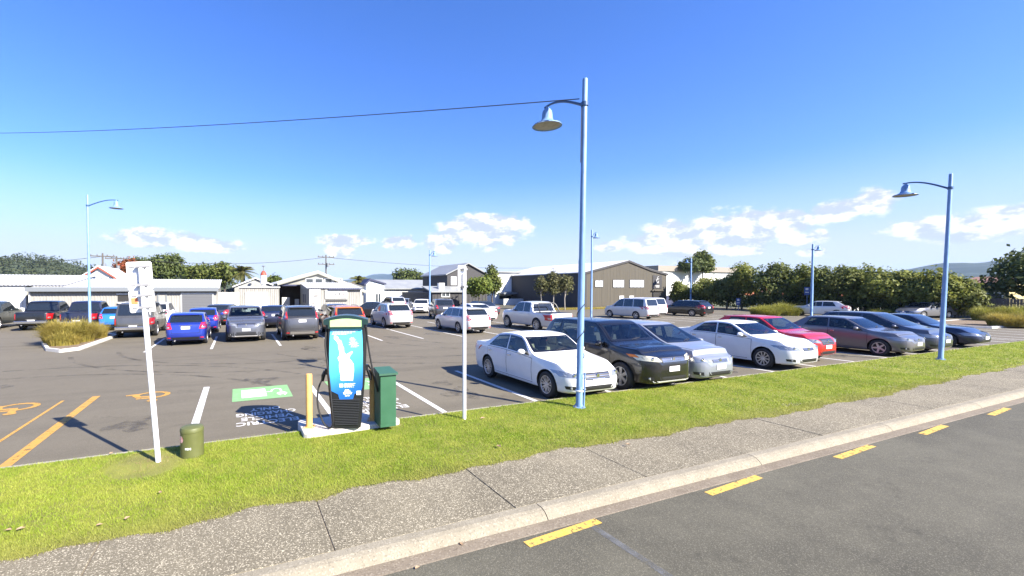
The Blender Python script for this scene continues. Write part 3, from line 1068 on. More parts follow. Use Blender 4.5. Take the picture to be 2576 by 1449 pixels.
# cables and plugs on both sides
for sx, hang in ((-1, 0.47), (1, 0.52)):
    w = 0.36 * sx
    cp = []
    base_pts = [(w * 0.93, -0.16, 1.72), (w * 0.97, -0.19, 1.45), (w * 0.86, -0.225, 1.1), (w * 0.75, -0.23, 0.75), (w * 0.66, -0.25, 0.4), (w * 0.62, -0.24, 0.12), (w * 0.8, -0.20, 0.03), (w * 1.10, -0.15, 0.12), (w * 1.36, -0.1, 0.38), (w * 1.36, -0.06, 0.66), (w * 1.14, -0.03, 0.86)]
    if sx > 0:
        base_pts = [(w * 0.96, -0.15, 1.75), (w * 1.02, -0.12, 1.5), (w * 1.20, -0.10, 1.1), (w * 1.42, -0.08, 0.75), (w * 1.50, -0.06, 0.60), (w * 1.40, -0.05, 0.75), (w * 1.2, -0.04, 0.98), (w * 1.0, -0.03, 1.08)]
    # Catmull-Rom
    P_ = [Vector(p) for p in base_pts]
    P_ = [P_[0]] + P_ + [P_[-1]]
    for i in range(1, len(P_) - 2):
        for q in np.linspace(0, 1, 6, endpoint=False):
            a, b, c, d = P_[i - 1], P_[i], P_[i + 1], P_[i + 2]
            cp.append(0.5 * ((2 * b) + (c - a) * q + (2 * a - 5 * b + 4 * c - d) * q * q + (3 * b - a - 3 * c + d) * q ** 3))
    MB().tube(cp, 0.0155, 7).build('cable', M_rubber, ch, smooth=True)
    pg = MB().tube([(w * 1.16, -0.03, 0.80), (w * 1.12, -0.03, 0.90), (w * 1.03, -0.03, 0.98)], [0.022, 0.036, 0.03], 8).build('plug', M_black, ch, smooth=True)
    if sx < 0:
        MB().box(w * 0.98 - 0.02, w * 0.98 + 0.02, -0.07, 0.01, 0.92, 1.02).build('plug_holder', M_black, ch)
    else:
        MB().box(w * 0.98 - 0.02, w * 0.98 + 0.02, -0.07, 0.01, 0.98, 1.08).build('plug_holder', M_black, ch)


def bollard(u, v, label, hh=0.94):
    p = G(u, v, ZP)
    root = thing('bollard', label, 'bollard', p, 0, 'orange bollards by the charging station')
    MB().lathe([(0.056, 0.0), (0.056, hh - 0.02), (0.050, hh), (0.004, hh + 0.006)], 18).build('post', M_orange, root, smooth=True)
    MB().box(-0.09, 0.09, -0.09, 0.09, 0.0, 0.012).build('base_plate', M_orange, root)
    for sx in (-1, 1):
        for sy in (-1, 1):
            MB().lathe([(0.011, 0.012), (0.011, 0.028), (0.003, 0.03)], 6, off=(0.07 * sx, 0.07 * sy, 0)).build('bolt', M_grey, root)
    return root


bollard(778, 1074, 'orange bollard left of the charging station', 0.93)
bollard(937, 1056, 'orange bollard behind the green cabinet', 0.93)
cabc = G(969, 1070, ZP) + Vector((-0.03, 0.10, 0))
cb = thing('service_cabinet', 'tall green metal service cabinet right of the charging station', 'cabinet', cabc, R(21))
MB().bbox(-0.125, 0.165, -0.20, 0.20, 0.0, 0.93, 0.006).build('case', M_cabinet, cb)
lidm = MB().add([(-0.15, -0.235, 0.91), (0.19, -0.235, 0.91), (0.19, 0.225, 0.91), (-0.15, 0.225, 0.91), (-0.15, -0.235, 0.945), (0.19, -0.235, 0.945), (0.17, 0.20, 0.99), (-0.13, 0.20, 0.99)],
                [(0, 3, 2, 1), (4, 5, 6, 7), (0, 1, 5, 4), (1, 2, 6, 5), (2, 3, 7, 6), (3, 0, 4, 7)])
M_cabtop = mat('green_cabinet_lid_paint', (0.036, 0.105, 0.065), 0.5, var=0.15, vscale=4)
lidm.build('lid', M_cabtop, cb)
MB().box(-0.118, 0.158, -0.2035, -0.2005, 0.06, 0.88).build('door', M_cabinet, cb)

# short olive pillar with a sticker
pp = G(475, 1150, 0.11)
pi = thing('service_pillar', 'short round olive green service pillar in the grass by the sign post', 'pillar', pp + Vector((0, 0.1, 0)))
MB().lathe([(0.158, -0.08), (0.157, 0.36), (0.162, 0.365), (0.162, 0.395), (0.150, 0.425), (0.10, 0.44), (0.003, 0.446)], 28).build('shell', M_olive, pi, smooth=True)
stk = MB()
for i in range(16):
    a0, a1 = 2 * PI * i / 16, 2 * PI * (i + 1) / 16
    def pt(a, r):
        th_ = R(-128) + r * math.cos(a) / 0.16
        return (0.1605 * math.cos(th_), 0.1605 * math.sin(th_), 0.27 + r * math.sin(a))
    stk.add([pt(0, 0), pt(a0, 0.052), pt(a1, 0.052)], [(0, 1, 2)])
stk.build('sticker', M_sticker, pi, recalc=False)
lt_ = MB()
for k, wd in enumerate([0.012, 0.02, 0.01, 0.016]):
    th0 = R(-98) + k * 0.14
    lt_.add([(0.1605 * math.cos(th0), 0.1605 * math.sin(th0), 0.125), (0.1605 * math.cos(th0 + wd * 6), 0.1605 * math.sin(th0 + wd * 6), 0.125),
             (0.1605 * math.cos(th0 + wd * 6), 0.1605 * math.sin(th0 + wd * 6), 0.155), (0.1605 * math.cos(th0), 0.1605 * math.sin(th0), 0.155)], [(0, 1, 2, 3)])
lt_.build('printed_mark', M_print, pi, recalc=False)
# ================================================================== vehicles
def pchip(keys):
    xs = [k[0] for k in keys]
    ys = [k[1] for k in keys]
    n = len(xs)
    h = [xs[i + 1] - xs[i] for i in range(n - 1)]
    d = [(ys[i + 1] - ys[i]) / h[i] for i in range(n - 1)]
    m = [0.0] * n
    m[0], m[-1] = d[0], d[-1]
    for i in range(1, n - 1):
        if d[i - 1] * d[i] > 0:
            w1, w2 = 2 * h[i] + h[i - 1], h[i] + 2 * h[i - 1]
            m[i] = (w1 + w2) / (w1 / d[i - 1] + w2 / d[i])

    def f(x):
        if x <= xs[0]:
            return ys[0]
        if x >= xs[-1]:
            return ys[-1]
        i = 0
        while x > xs[i + 1]:
            i += 1
        t = (x - xs[i]) / h[i]
        return ((1 + 2 * t) * (1 - t) ** 2 * ys[i] + t * (1 - t) ** 2 * h[i] * m[i] + t * t * (3 - 2 * t) * ys[i + 1] + t * t * (t - 1) * h[i] * m[i + 1])
    return f


def spec(L=4.7, Wd=1.78, H=1.44, wb=2.8, fo=0.88, wr=0.32, cowl=(1.15, 0.98), rf=0.30, rr=-0.85, rg=(-1.65, 1.05), deck=True, nose=0.70, tail=1.0, belt=(0.86, 0.95),
         clear=0.20, tumble=0.27, kind='sedan', pillars=None, bed=None):
    """side view of a car: x forward, z up; everything in metres"""
    e = L / 2
    top = []
    if bed is not None:                            # pickup: cab, then the tray
        top = [(-e, bed - 0.30), (-e + 0.03, bed - 0.03), (-e + 0.08, bed), (rg[0] - 0.1, bed), (rg[0] - 0.02, bed + 0.03), (rr - 0.02, H - 0.10), (rr + 0.08, H - 0.03)]
    elif deck:
        top = [(-e, tail - 0.30), (-e + 0.03, tail - 0.10), (-e + 0.10, tail - 0.01), (-e + 0.25, tail + 0.012), (rg[0], rg[1]), (rr, H - 0.045)]
    else:
        top = [(-e, rg[1] - 0.42), (-e + 0.03, rg[1] - 0.22), (-e + 0.07, rg[1] - 0.05), (rg[0], rg[1] + 0.02), (rr, H - 0.06), (rr + 0.10, H - 0.03)]
    mid = (rr + rf) / 2
    top += [(mid, H), (rf, H - 0.025), (rf - 0.0 + 0.12, H - 0.075), (cowl[0], cowl[1]), (cowl[0] + 0.16, cowl[1] - 0.03), ((cowl[0] + e) / 2 + 0.1, (cowl[1] + nose) / 2 + 0.055),
            (e - 0.30, nose + 0.035), (e - 0.14, nose - 0.02), (e - 0.04, nose - 0.10), (e, nose - 0.22)]
    b0, b1 = belt
    bl = [(-e, min(b1, tail) - 0.34), (-e + 0.10, min(b1, tail - 0.03) - 0.06), (rr, b1), (cowl[0], b0), (e - 0.45, min(b0, nose) - 0.06), (e - 0.12, nose - 0.14), (e, nose - 0.27)]
    bt = [(-e, clear + 0.24), (-e + 0.09, clear + 0.09), (-e + 0.45, clear + 0.01), (e - 0.6, clear), (e - 0.2, clear + 0.02), (e - 0.06, clear + 0.06), (e, clear + 0.14)]
    pl = [(-e, 0.74), (-e + 0.05, 0.84), (-e + 0.15, 0.915), (-e + 0.45, 0.965), (-e + 1.0, 1.0), (e - 1.2, 1.0), (e - 0.65, 0.965), (e - 0.32, 0.89), (e - 0.14, 0.78), (e - 0.04, 0.63), (e, 0.50)]
    return dict(L=L, W=Wd, H=H, wb=wb, xf=e - fo, xr=e - fo - wb, wr=wr, cowl=cowl, rf=rf, rr=rr, rg=rg, deck=deck, nose=nose, tail=tail, belt=belt, clear=clear, tumble=tumble,
                kind=kind, bed=bed, pillars=pillars, top=pchip(top), bl=pchip(bl), bt=pchip(bt), pl=pchip(pl))


SPECS = dict(
    sedan=spec(4.78, 1.80, 1.45, 2.88, 0.86, 0.325, (1.02, 0.98), 0.22, -0.82, (-1.62, 1.07), True, 0.72, 1.03, (0.88, 0.97), 0.19, 0.30, pillars=(-0.28, -1.30)),
    sedan2=spec(4.70, 1.80, 1.47, 2.70, 0.95, 0.335, (1.10, 1.02), 0.16, -0.80, (-1.66, 1.12), True, 0.80, 1.08, (0.92, 1.02), 0.19, 0.30, pillars=(-0.28, -1.28)),
    lowsedan=spec(4.70, 1.75, 1.40, 2.65, 0.92, 0.31, (0.98, 0.95), 0.18, -0.85, (-1.55, 1.02), True, 0.68, 0.98, (0.85, 0.92), 0.18, 0.30, pillars=(-0.30, -1.25)),
    hatch=spec(4.32, 1.80, 1.48, 2.64, 0.86, 0.32, (1.02, 1.0), 0.10, -1.25, (-1.82, 1.08), False, 0.78, 1.0, (0.90, 1.02), 0.19, 0.30, kind='hatch', pillars=(-0.38, -1.28)),
    hatch2=spec(4.30, 1.74, 1.46, 2.60, 0.86, 0.31, (1.02, 0.98), 0.16, -1.35, (-1.90, 1.02), False, 0.74, 1.0, (0.88, 0.95), 0.19, 0.28, kind='hatch', pillars=(-0.32, -1.25)),
    mpv=spec(4.55, 1.74, 1.58, 2.72, 0.88, 0.31, (1.38, 1.03), 0.12, -1.55, (-2.05, 1.05), False, 0.78, 1.0, (0.92, 0.98), 0.18, 0.26, kind='wagon', pillars=(-0.18, -1.08)),
    van=spec(4.70, 1.72, 1.78, 2.75, 0.85, 0.32, (1.42, 1.08), 0.35, -2.02, (-2.22, 1.12), False, 0.84, 1.05, (0.98, 1.02), 0.20, 0.18, kind='wagon', pillars=(0.05, -0.95)),
    wagon=spec(4.75, 1.76, 1.50, 2.70, 0.95, 0.32, (1.02, 0.99), 0.18, -1.75, (-2.15, 1.05), False, 0.75, 1.0, (0.88, 0.96), 0.20, 0.28, kind='wagon', pillars=(-0.34, -1.30)),
    suv=spec(4.66, 1.82, 1.72, 2.67, 0.92, 0.36, (1.12, 1.16), 0.24, -1.72, (-2.10, 1.20), False, 0.96, 1.15, (1.02, 1.08), 0.24, 0.24, kind='wagon', pillars=(-0.28, -1.18)),
    suv2=spec(4.58, 1.84, 1.70, 2.68, 0.90, 0.37, (1.06, 1.16), 0.16, -1.55, (-2.02, 1.20), False, 0.96, 1.15, (1.02, 1.12), 0.24, 0.26, kind='wagon', pillars=(-0.30, -1.22)),
    cross=spec(4.35, 1.80, 1.56, 2.60, 0.88, 0.345, (1.02, 1.06), 0.10, -1.35, (-1.88, 1.14), False, 0.86, 1.1, (0.95, 1.06), 0.22, 0.29, kind='hatch', pillars=(-0.36, -1.26)),
    pickup=spec(5.30, 1.88, 1.80, 3.10, 0.92, 0.39, (1.30, 1.22), 0.52, -0.72, (-0.98, 1.18), False, 1.05, 1.12, (1.10, 1.12), 0.30, 0.22, kind='pickup', pillars=(-0.02, -0.72), bed=1.13),
    canopy=spec(5.25, 1.86, 1.86, 3.08, 0.92, 0.38, (1.30, 1.20), 0.50, -2.25, (-2.50, 1.16), False, 1.03, 1.12, (1.08, 1.10), 0.30, 0.20, kind='wagon', pillars=(-0.02, -0.90)),
)


def section(S, x):
    zt, w = S['top'](x), S['pl'](x) * S['W'] / 2
    zb = min(S['bt'](x), zt - 0.14)
    zs = max(zb + 0.07, min(S['bl'](x), zt - 0.05))
    Hh = zt - zs
    tw = 0.975 * w - S['tumble'] * Hh * (0.6 + 0.4 * min(1, Hh / 0.4))
    r = min(0.40 * Hh, 0.085)
    q = lambda a: zb + (zs - zb) * a
    pts = [(0, zb), (0.55 * w, zb), (0.86 * w, zb + 0.002), (0.935 * w, zb + 0.03), (0.965 * w, q(0.16)), (0.985 * w, q(0.36)), (1.0 * w, q(0.58)), (0.995 * w, q(0.78)), (0.985 * w, q(0.92)), (0.972 * w, zs)]
    x0, z0 = 0.965 * w, zs + 0.012
    z1 = zt - r
    for a in (0.06, 0.17, 0.29, 0.41, 0.53, 0.65, 0.77, 0.89, 1.0):
        pts.append((x0 + (tw - x0) * a, z0 + (z1 - z0) * a))
    pts += [(tw - 0.22 * r, zt - 0.5 * r), (tw - 0.75 * r, zt - 0.20 * r - 0.014)]
    ye = tw - 0.75 * r - 0.03
    for f in (1.0, 0.93, 0.86, 0.76, 0.66, 0.54, 0.42, 0.30, 0.18, 0.08, 0.0):
        pts.append((ye * f, zt - (0.016 + 0.08 * r) * f * f))
    return pts


def window_spans(S, key):
    pb, pc = S['pillars']
    cw = S['cowl'][0]
    if key == 'pickup':
        return [((pb + 0.03, cw - 0.30), (pb + 0.03, S['rf'] + 0.22)), ((S['rr'] + 0.02, pb - 0.03), (S['rr'] + 0.10, pb - 0.03))]
    if S['kind'] == 'sedan':
        return [((pb + 0.03, cw - 0.22), (pb + 0.0, S['rf'] + 0.22)), ((pc + 0.02, pb - 0.03), (pc + 0.42, pb - 0.06))]
    if S['kind'] == 'hatch':
        return [((pb + 0.03, cw - 0.22), (pb + 0.0, S['rf'] + 0.22)), ((pc + 0.0, pb - 0.03), (pc + 0.22, pb - 0.06))]
    wins = [((pb + 0.03, cw - 0.24), (pb + 0.01, S['rf'] + 0.22)), ((pc + 0.03, pb - 0.03), (pc + 0.06, pb - 0.05)), ((S['rg'][0] + 0.30, pc - 0.04), (S['rr'] + 0.14, pc - 0.01))]
    if key == 'canopy':
        wins = wins[:2] + [((S['rg'][0] + 0.28, pc - 0.16), (S['rr'] + 0.10, pc - 0.16))]
    return wins


def screen_hw(S, x, z, front):
    zs = S['bl'](x)
    Hh = max(0.0, z - zs)
    return 0.975 * S['pl'](x) * S['W'] / 2 - S['tumble'] * Hh * (0.6 + 0.4 * min(1, Hh / 0.4)) - (0.075 if front else 0.105)


def screen_spans(S, key):
    f = (S['cowl'][0], S['cowl'][1] + 0.035, S['rf'] + 0.10, S['H'] - 0.095, True)
    if key == 'pickup':
        r = (S['rg'][0], S['bed'] + 0.06, S['rr'], S['H'] - 0.16, False)
    elif S['deck']:
        r = (S['rg'][0], S['rg'][1] + 0.03, S['rr'], S['H'] - 0.10, False)
    else:
        r = (S['rg'][0], S['rg'][1] + 0.03, S['rr'], S['H'] - 0.11, False)
    return f, r


BODY_CACHE = {}
M_well = mat('wheel_well_black', (0.010, 0.010, 0.011), 0.8)


def lerp(a, b, t):
    return a + (b - a) * t


def body_mesh(key, cabin=False):
    ck = (key, cabin)
    if ck in BODY_CACHE:
        return BODY_CACHE[ck]
    S = SPECS[key]
    e = S['L'] / 2
    xs = sorted(set([round(v, 4) for v in list(np.linspace(-e, e, 76)) + list(-e + 0.25 * np.linspace(0, 1, 9) ** 1.6) + list(e - 0.35 * np.linspace(0, 1, 11) ** 1.6)]))
    V, Fc = [], []
    n = None
    for x in xs:
        pts = section(S, x)
        full = [(x, -y, z) for y, z in pts] + [(x, y, z) for y, z in pts[-2:0:-1]]
        n = len(full)
        V += full
    for i in range(len(xs) - 1):
        for k in range(n):
            j = (k + 1) % n
            Fc.append((i * n + k, i * n + j, (i + 1) * n + j, (i + 1) * n + k))
    Fc.append(tuple(range(n)))
    Fc.append(tuple(range(len(xs) * n - 1, (len(xs) - 1) * n - 1, -1)))
    me = bpy.data.meshes.new('body')
    me.from_pydata(V, [], Fc)
    bm = bmesh.new()
    bm.from_mesh(me)
    bmesh.ops.recalc_face_normals(bm, faces=bm.faces)
    bvh = BVHTree.FromBMesh(bm)
    bm.to_mesh(me)
    bm.free()
    # cut the wheel arches
    RR = S['wr'] * 1.16
    ct = MB()
    for ax in (S['xf'], S['xr']):
        for sy in (-1, 1):
            y0, y1 = S['W'] / 2 - 0.34, S['W'] / 2 + 0.2
            a, b = (y0, y1) if sy > 0 else (-y1, -y0)
            ct.lathe([(RR, a), (RR, b)], 28, 'y', off=(ax, 0, S['wr'] * 1.0), close=True)
    cme = ct.mesh('cutter', M_well, recalc=True)
    o = link('tmp_body', me)
    c = link('tmp_cut', cme)
    md = o.modifiers.new('b', 'BOOLEAN')
    md.operation, md.object, md.solver = 'DIFFERENCE', c, 'EXACT'
    dg = bpy.context.evaluated_depsgraph_get()
    out = bpy.data.meshes.new_from_object(o.evaluated_get(dg))
    bpy.data.objects.remove(o)
    bpy.data.objects.remove(c)
    out.materials.clear()
    out.materials.append(None)
    out.materials.append(M_well)
    for p in out.polygons:
        ctr = p.center
        p.material_index = 0
        p.use_smooth = True
        for ax in (S['xf'], S['xr']):
            if math.hypot(ctr.x - ax, ctr.z - S['wr']) < RR * 1.004 and abs(ctr.y) > S['W'] / 2 - 0.36:
                p.material_index = 1
        if ctr.z < S['clear'] + 0.02 and abs(p.normal.z) > 0.8:
            p.material_index = 1
    if cabin:                                     # open the shell behind the glass
        bm = bmesh.new()
        bm.from_mesh(out)
        kill = []
        wins = window_spans(S, key)
        scr_ = screen_spans(S, key)
        mg = 0.022
        for f in bm.faces:
            c = f.calc_center_median()
            nn_ = f.normal
            if abs(nn_.y) > 0.6:
                for (b0, b1), (t0, t1) in wins:
                    zb = S['bl'](c.x) + 0.03
                    zt = S['top'](c.x) - 0.085
                    if zt - zb < 0.06 or not (zb + mg < c.z < zt - mg):
                        continue
                    q = (c.z - zb) / (zt - zb)
                    if lerp(b0, t0, q) + mg < c.x < lerp(b1, t1, q) - mg:
                        kill.append(f)
                        break
            elif nn_.x > 0.12 or (nn_.x < -0.12):
                xa, za, xb_, zb_, fr_ = scr_[0] if nn_.x > 0 else scr_[1]
                if za + mg < c.z < zb_ - mg and abs(c.y) < screen_hw(S, c.x, c.z, fr_) - mg:
                    kill.append(f)
        bmesh.ops.delete(bm, geom=kill, context='FACES')
        bm.to_mesh(out)
        bm.free()
    out.set_sharp_from_angle(angle=R(42))
    BODY_CACHE[ck] = (out, bvh)
    return BODY_CACHE[ck]


M_glass = mat('car_glass', (0.012, 0.016, 0.020), 0.03, spec=0.8)
M_glass2 = mat('car_glass_light', (0.030, 0.042, 0.050), 0.04, spec=0.8)
M_chrome = mat('chrome', (0.72, 0.72, 0.73), 0.18, metal=1.0)
M_trim = mat('dark_trim', (0.016, 0.016, 0.018), 0.45)
M_seam = mat('panel_gap', (0.012, 0.012, 0.013), 0.8)
M_lens = mat('headlamp_lens', (0.34, 0.35, 0.36), 0.10, metal=0.5, spec=0.8)
M_lensold = mat('yellowed_headlamp_lens', (0.62, 0.58, 0.44), 0.18, metal=0.2)
M_redl = mat('red_tail_lamp', (0.46, 0.012, 0.014), 0.15, coat=0.6)
M_amber = mat('amber_lamp', (0.72, 0.20, 0.02), 0.2)
M_plate = mat('number_plate', (0.74, 0.73, 0.74), 0.5)
M_tyre = mat('tyre_rubber', (0.018, 0.018, 0.019), 0.75)
M_rim = mat('alloy_rim', (0.55, 0.55, 0.56), 0.32, metal=0.75)
M_rimdk = mat('rim_backing', (0.022, 0.022, 0.024), 0.6)  # dark backing behind the spokes
M_greyclad = mat('grey_cladding', (0.20, 0.19, 0.17), 0.55)
M_seat = mat('cream_seat', (0.42, 0.38, 0.26), 0.8)
M_seatgrey = mat('grey_seat', (0.10, 0.10, 0.105), 0.85)
M_dash_ = mat('dashboard_plastic', (0.035, 0.035, 0.036), 0.7)
M_frit = mat('glass_border_black', (0.008, 0.008, 0.009), 0.06, spec=0.7)
M_clear = bpy.data.materials.new('clear_car_glass')
M_clear.use_nodes = True
_g = NG(M_clear.node_tree)
_fr = _g.n('ShaderNodeFresnel')
_fr.inputs['IOR'].default_value = 1.55
_tp = _g.n('ShaderNodeBsdfTransparent')
_tp.inputs['Color'].default_value = (0.50, 0.58, 0.58, 1)
_gl = _g.n('ShaderNodeBsdfGlossy')
_gl.inputs['Roughness'].default_value = 0.02
_mx = _g.n('ShaderNodeMixShader')
_g.link(_g.m('ADD', _fr.outputs[0], 0.03), _mx.inputs[0])
_g.link(_tp.outputs[0], _mx.inputs[1])
_g.link(_gl.outputs[0], _mx.inputs[2])
_g.link(_mx.outputs[0], M_clear.node_tree.nodes['Material Output'].inputs['Surface'])


def paint(name, col, metal=0.0, rough=0.32):
    return mat('paint_' + name, col, rough, metal=metal, spec=0.5, coat=0.8, var=0.10, vscale=1.2)


def hitp(bvh, o, d, off):
    loc, nrm, _, _ = bvh.ray_cast(Vector(o), Vector(d), 6.0)
    if loc is None:
        return None
    if nrm.dot(Vector(d)) > 0:
        nrm = -nrm
    return loc + nrm * off


def patch(bvh, grid, d, off, mx=0.8):
    """grid[r][c] start points, cast along d; returns an MB of the surface they hit"""
    m = MB()
    idx = {}
    for r, row in enumerate(grid):
        for c, p in enumerate(row):
            h = hitp(bvh, p, d, off)
            if h is not None:
                idx[(r, c)] = len(m.v)
                m.v.append(tuple(h))
    for r in range(len(grid) - 1):
        for c in range(len(grid[0]) - 1):
            q = [(r, c), (r, c + 1), (r + 1, c + 1), (r + 1, c)]
            if all(k in idx for k in q):
                P = [Vector(m.v[idx[k]]) for k in q]
                if max((P[i] - P[(i + 1) % 4]).length for i in range(4)) > mx:
                    continue
                m.f.append(tuple(idx[k] for k in q))
                m.mi.append(0)
    return m


def glaze(bvh, grid, d, name, root, gl, cabin):
    full = patch(bvh, grid, d, 0.006)
    if not cabin:
        return full.build(name, gl, root, smooth=True, recalc=False)
    nr, nc = len(grid) - 1, len(grid[0]) - 1
    inner, rim_ = MB(), MB()
    inner.v, rim_.v = list(full.v), list(full.v)
    if len(full.v) != (nr + 1) * (nc + 1):
        return full.build(name, M_glass, root, smooth=True, recalc=False)
    for r in range(nr):
        for c in range(nc):
            k = nc + 1
            f = (r * k + c, r * k + c + 1, (r + 1) * k + c + 1, (r + 1) * k + c)
            t = rim_ if r in (0, nr - 1) or c in (0, nc - 1) else inner
            t.f.append(f)
            t.mi.append(0)
    o = inner.build(name, M_clear, root, smooth=True, recalc=False)
    rim_.build('glass_border', M_frit, o, smooth=True, recalc=False)
    return o


def interior(S, root, seat):
    pb, pc = S['pillars']
    H, cl, w = S['H'], S['clear'], S['W'] / 2
    zs = cl + 0.36
    fl = MB().box(S['rg'][0] + 0.2, S['cowl'][0] - 0.02, -w * 0.86, w * 0.86, cl + 0.10, cl + 0.16).build('cabin_floor', M_trim, root)
    for sd in (-1, 1):
        y = sd * w * 0.43
        st_ = MB()
        for (x0, x1, z0, z1, hw_) in ((pb - 0.05, pb + 0.45, zs - 0.12, zs + 0.04, 0.24),):
            st_.bbox(x0, x1, y - hw_, y + hw_, z0, z1, 0.03)
        st_.prism([(pb - 0.02, zs), (pb + 0.13, zs), (pb - 0.05, H - 0.50), (pb - 0.16, H - 0.50)], y - 0.23, y + 0.23)
        st_.prism([(pb - 0.05, H - 0.46), (pb - 0.14, H - 0.46), (pb - 0.17, H - 0.27), (pb - 0.09, H - 0.25)], y - 0.12, y + 0.12)
        st_.build('front_seat', seat, root)
    rs = MB()
    xr = pc + 0.10
    rs.bbox(xr, xr + 0.5, -w * 0.78, w * 0.78, zs - 0.1, zs + 0.05, 0.03)
    rs.prism([(xr - 0.02, zs), (xr + 0.14, zs), (xr - 0.06, H - 0.52), (xr - 0.17, H - 0.52)], -w * 0.78, w * 0.78)
    for y in (-w * 0.45, w * 0.45):
        rs.prism([(xr - 0.07, H - 0.50), (xr - 0.15, H - 0.50), (xr - 0.17, H - 0.36), (xr - 0.09, H - 0.35)], y - 0.12, y + 0.12)
    rs.build('rear_seat', seat, root)
    dz = S['bl'](S['cowl'][0]) + 0.02
    x1 = S['cowl'][0] + 0.02
    MB().prism([(x1 - 0.62, dz - 0.22), (x1, dz - 0.22), (x1, dz + 0.02), (x1 - 0.50, dz + 0.06), (x1 - 0.60, dz - 0.02)], -w * 0.86, w * 0.86).build('dashboard', M_dash_, root)
    c = Vector((x1 - 0.74, -w * 0.43, dz - 0.03))
    pts = []
    for a in np.linspace(0, 2 * PI, 19):
        pts.append(c + Vector((-0.07 * math.sin(a), 0.185 * math.cos(a), 0.17 * math.sin(a))))
    MB().tube(pts, 0.015, 6).build('steering_wheel', M_trim, root)
    MB().bbox(S['rf'] + 0.0, S['rf'] + 0.03, -0.11, 0.11, H - 0.20, H - 0.13, 0.01).build('rear_view_mirror', M_trim, root)


def lerp(a, b, t):
    return a + (b - a) * t


def quad_grid(A, B, C, D, nc, nr):             # bilinear grid from four corners (A,B bottom, D,C top)
    A, B, C, D = (Vector(p) for p in (A, B, C, D))
    return [[tuple(A.lerp(B, c / nc).lerp(D.lerp(C, c / nc), r / nr)) for c in range(nc + 1)] for r in range(nr + 1)]


WHEELS = {}


def wheel_meshes(style):
    """unit wheel (radius 1, width along y from -0.32 to 0.32; outside is -y)"""
    if style in WHEELS:
        return WHEELS[style]
    ty = MB().lathe([(0.66, -0.29), (0.74, -0.315), (0.90, -0.31), (0.975, -0.26), (1.0, -0.18), (1.0, 0.18), (0.975, 0.26), (0.90, 0.31), (0.66, 0.29)], 30, 'y')
    tyre = ty.mesh('wheel', M_tyre, smooth=True, recalc=True)
    dk = MB().lathe([(0.02, -0.12), (0.64, -0.12), (0.665, -0.29), (0.665, 0.28)], 24, 'y').mesh('rim_well', M_rimdk, smooth=True)
    rm = MB().lathe([(0.69, -0.285), (0.675, -0.305), (0.63, -0.30), (0.60, -0.22)], 30, 'y')
    rm.lathe([(0.005, -0.262), (0.09, -0.26), (0.14, -0.235), (0.15, -0.12)], 14, 'y')
    ns, w0, w1, fork = {'five': (5, 0.10, 0.085, 0), 'ten': (10, 0.045, 0.05, 0), 'multi': (7, 0.05, 0.04, 0.10), 'six': (6, 0.10, 0.12, 0), 'hub': (8, 0.10, 0.13, 0)}[style]
    for k in range(ns):
        a = 2 * PI * k / ns
        ca, sa = math.cos(a), math.sin(a)
        for off in ((-fork, fork) if fork else (0.0,)):
            pts = []
            for (r, w, y) in [(0.10, w0, -0.245), (0.62, w1, -0.275)]:
                cx = off * (1.6 if r > 0.3 else 0.4)
                for sgn in (-1, 1):
                    px, pz = r, cx + sgn * w
                    pts.append((px * ca - pz * sa, y, px * sa + pz * ca))
            p = pts + [(x, y + 0.10, z) for x, y, z in pts]
            rm.add(p, [(0, 1, 3, 2), (0, 2, 6, 4), (1, 5, 7, 3)])
    rim = rm.mesh('rim', M_rim, smooth=False)
    WHEELS[style] = (tyre, dk, rim)
    return WHEELS[style]


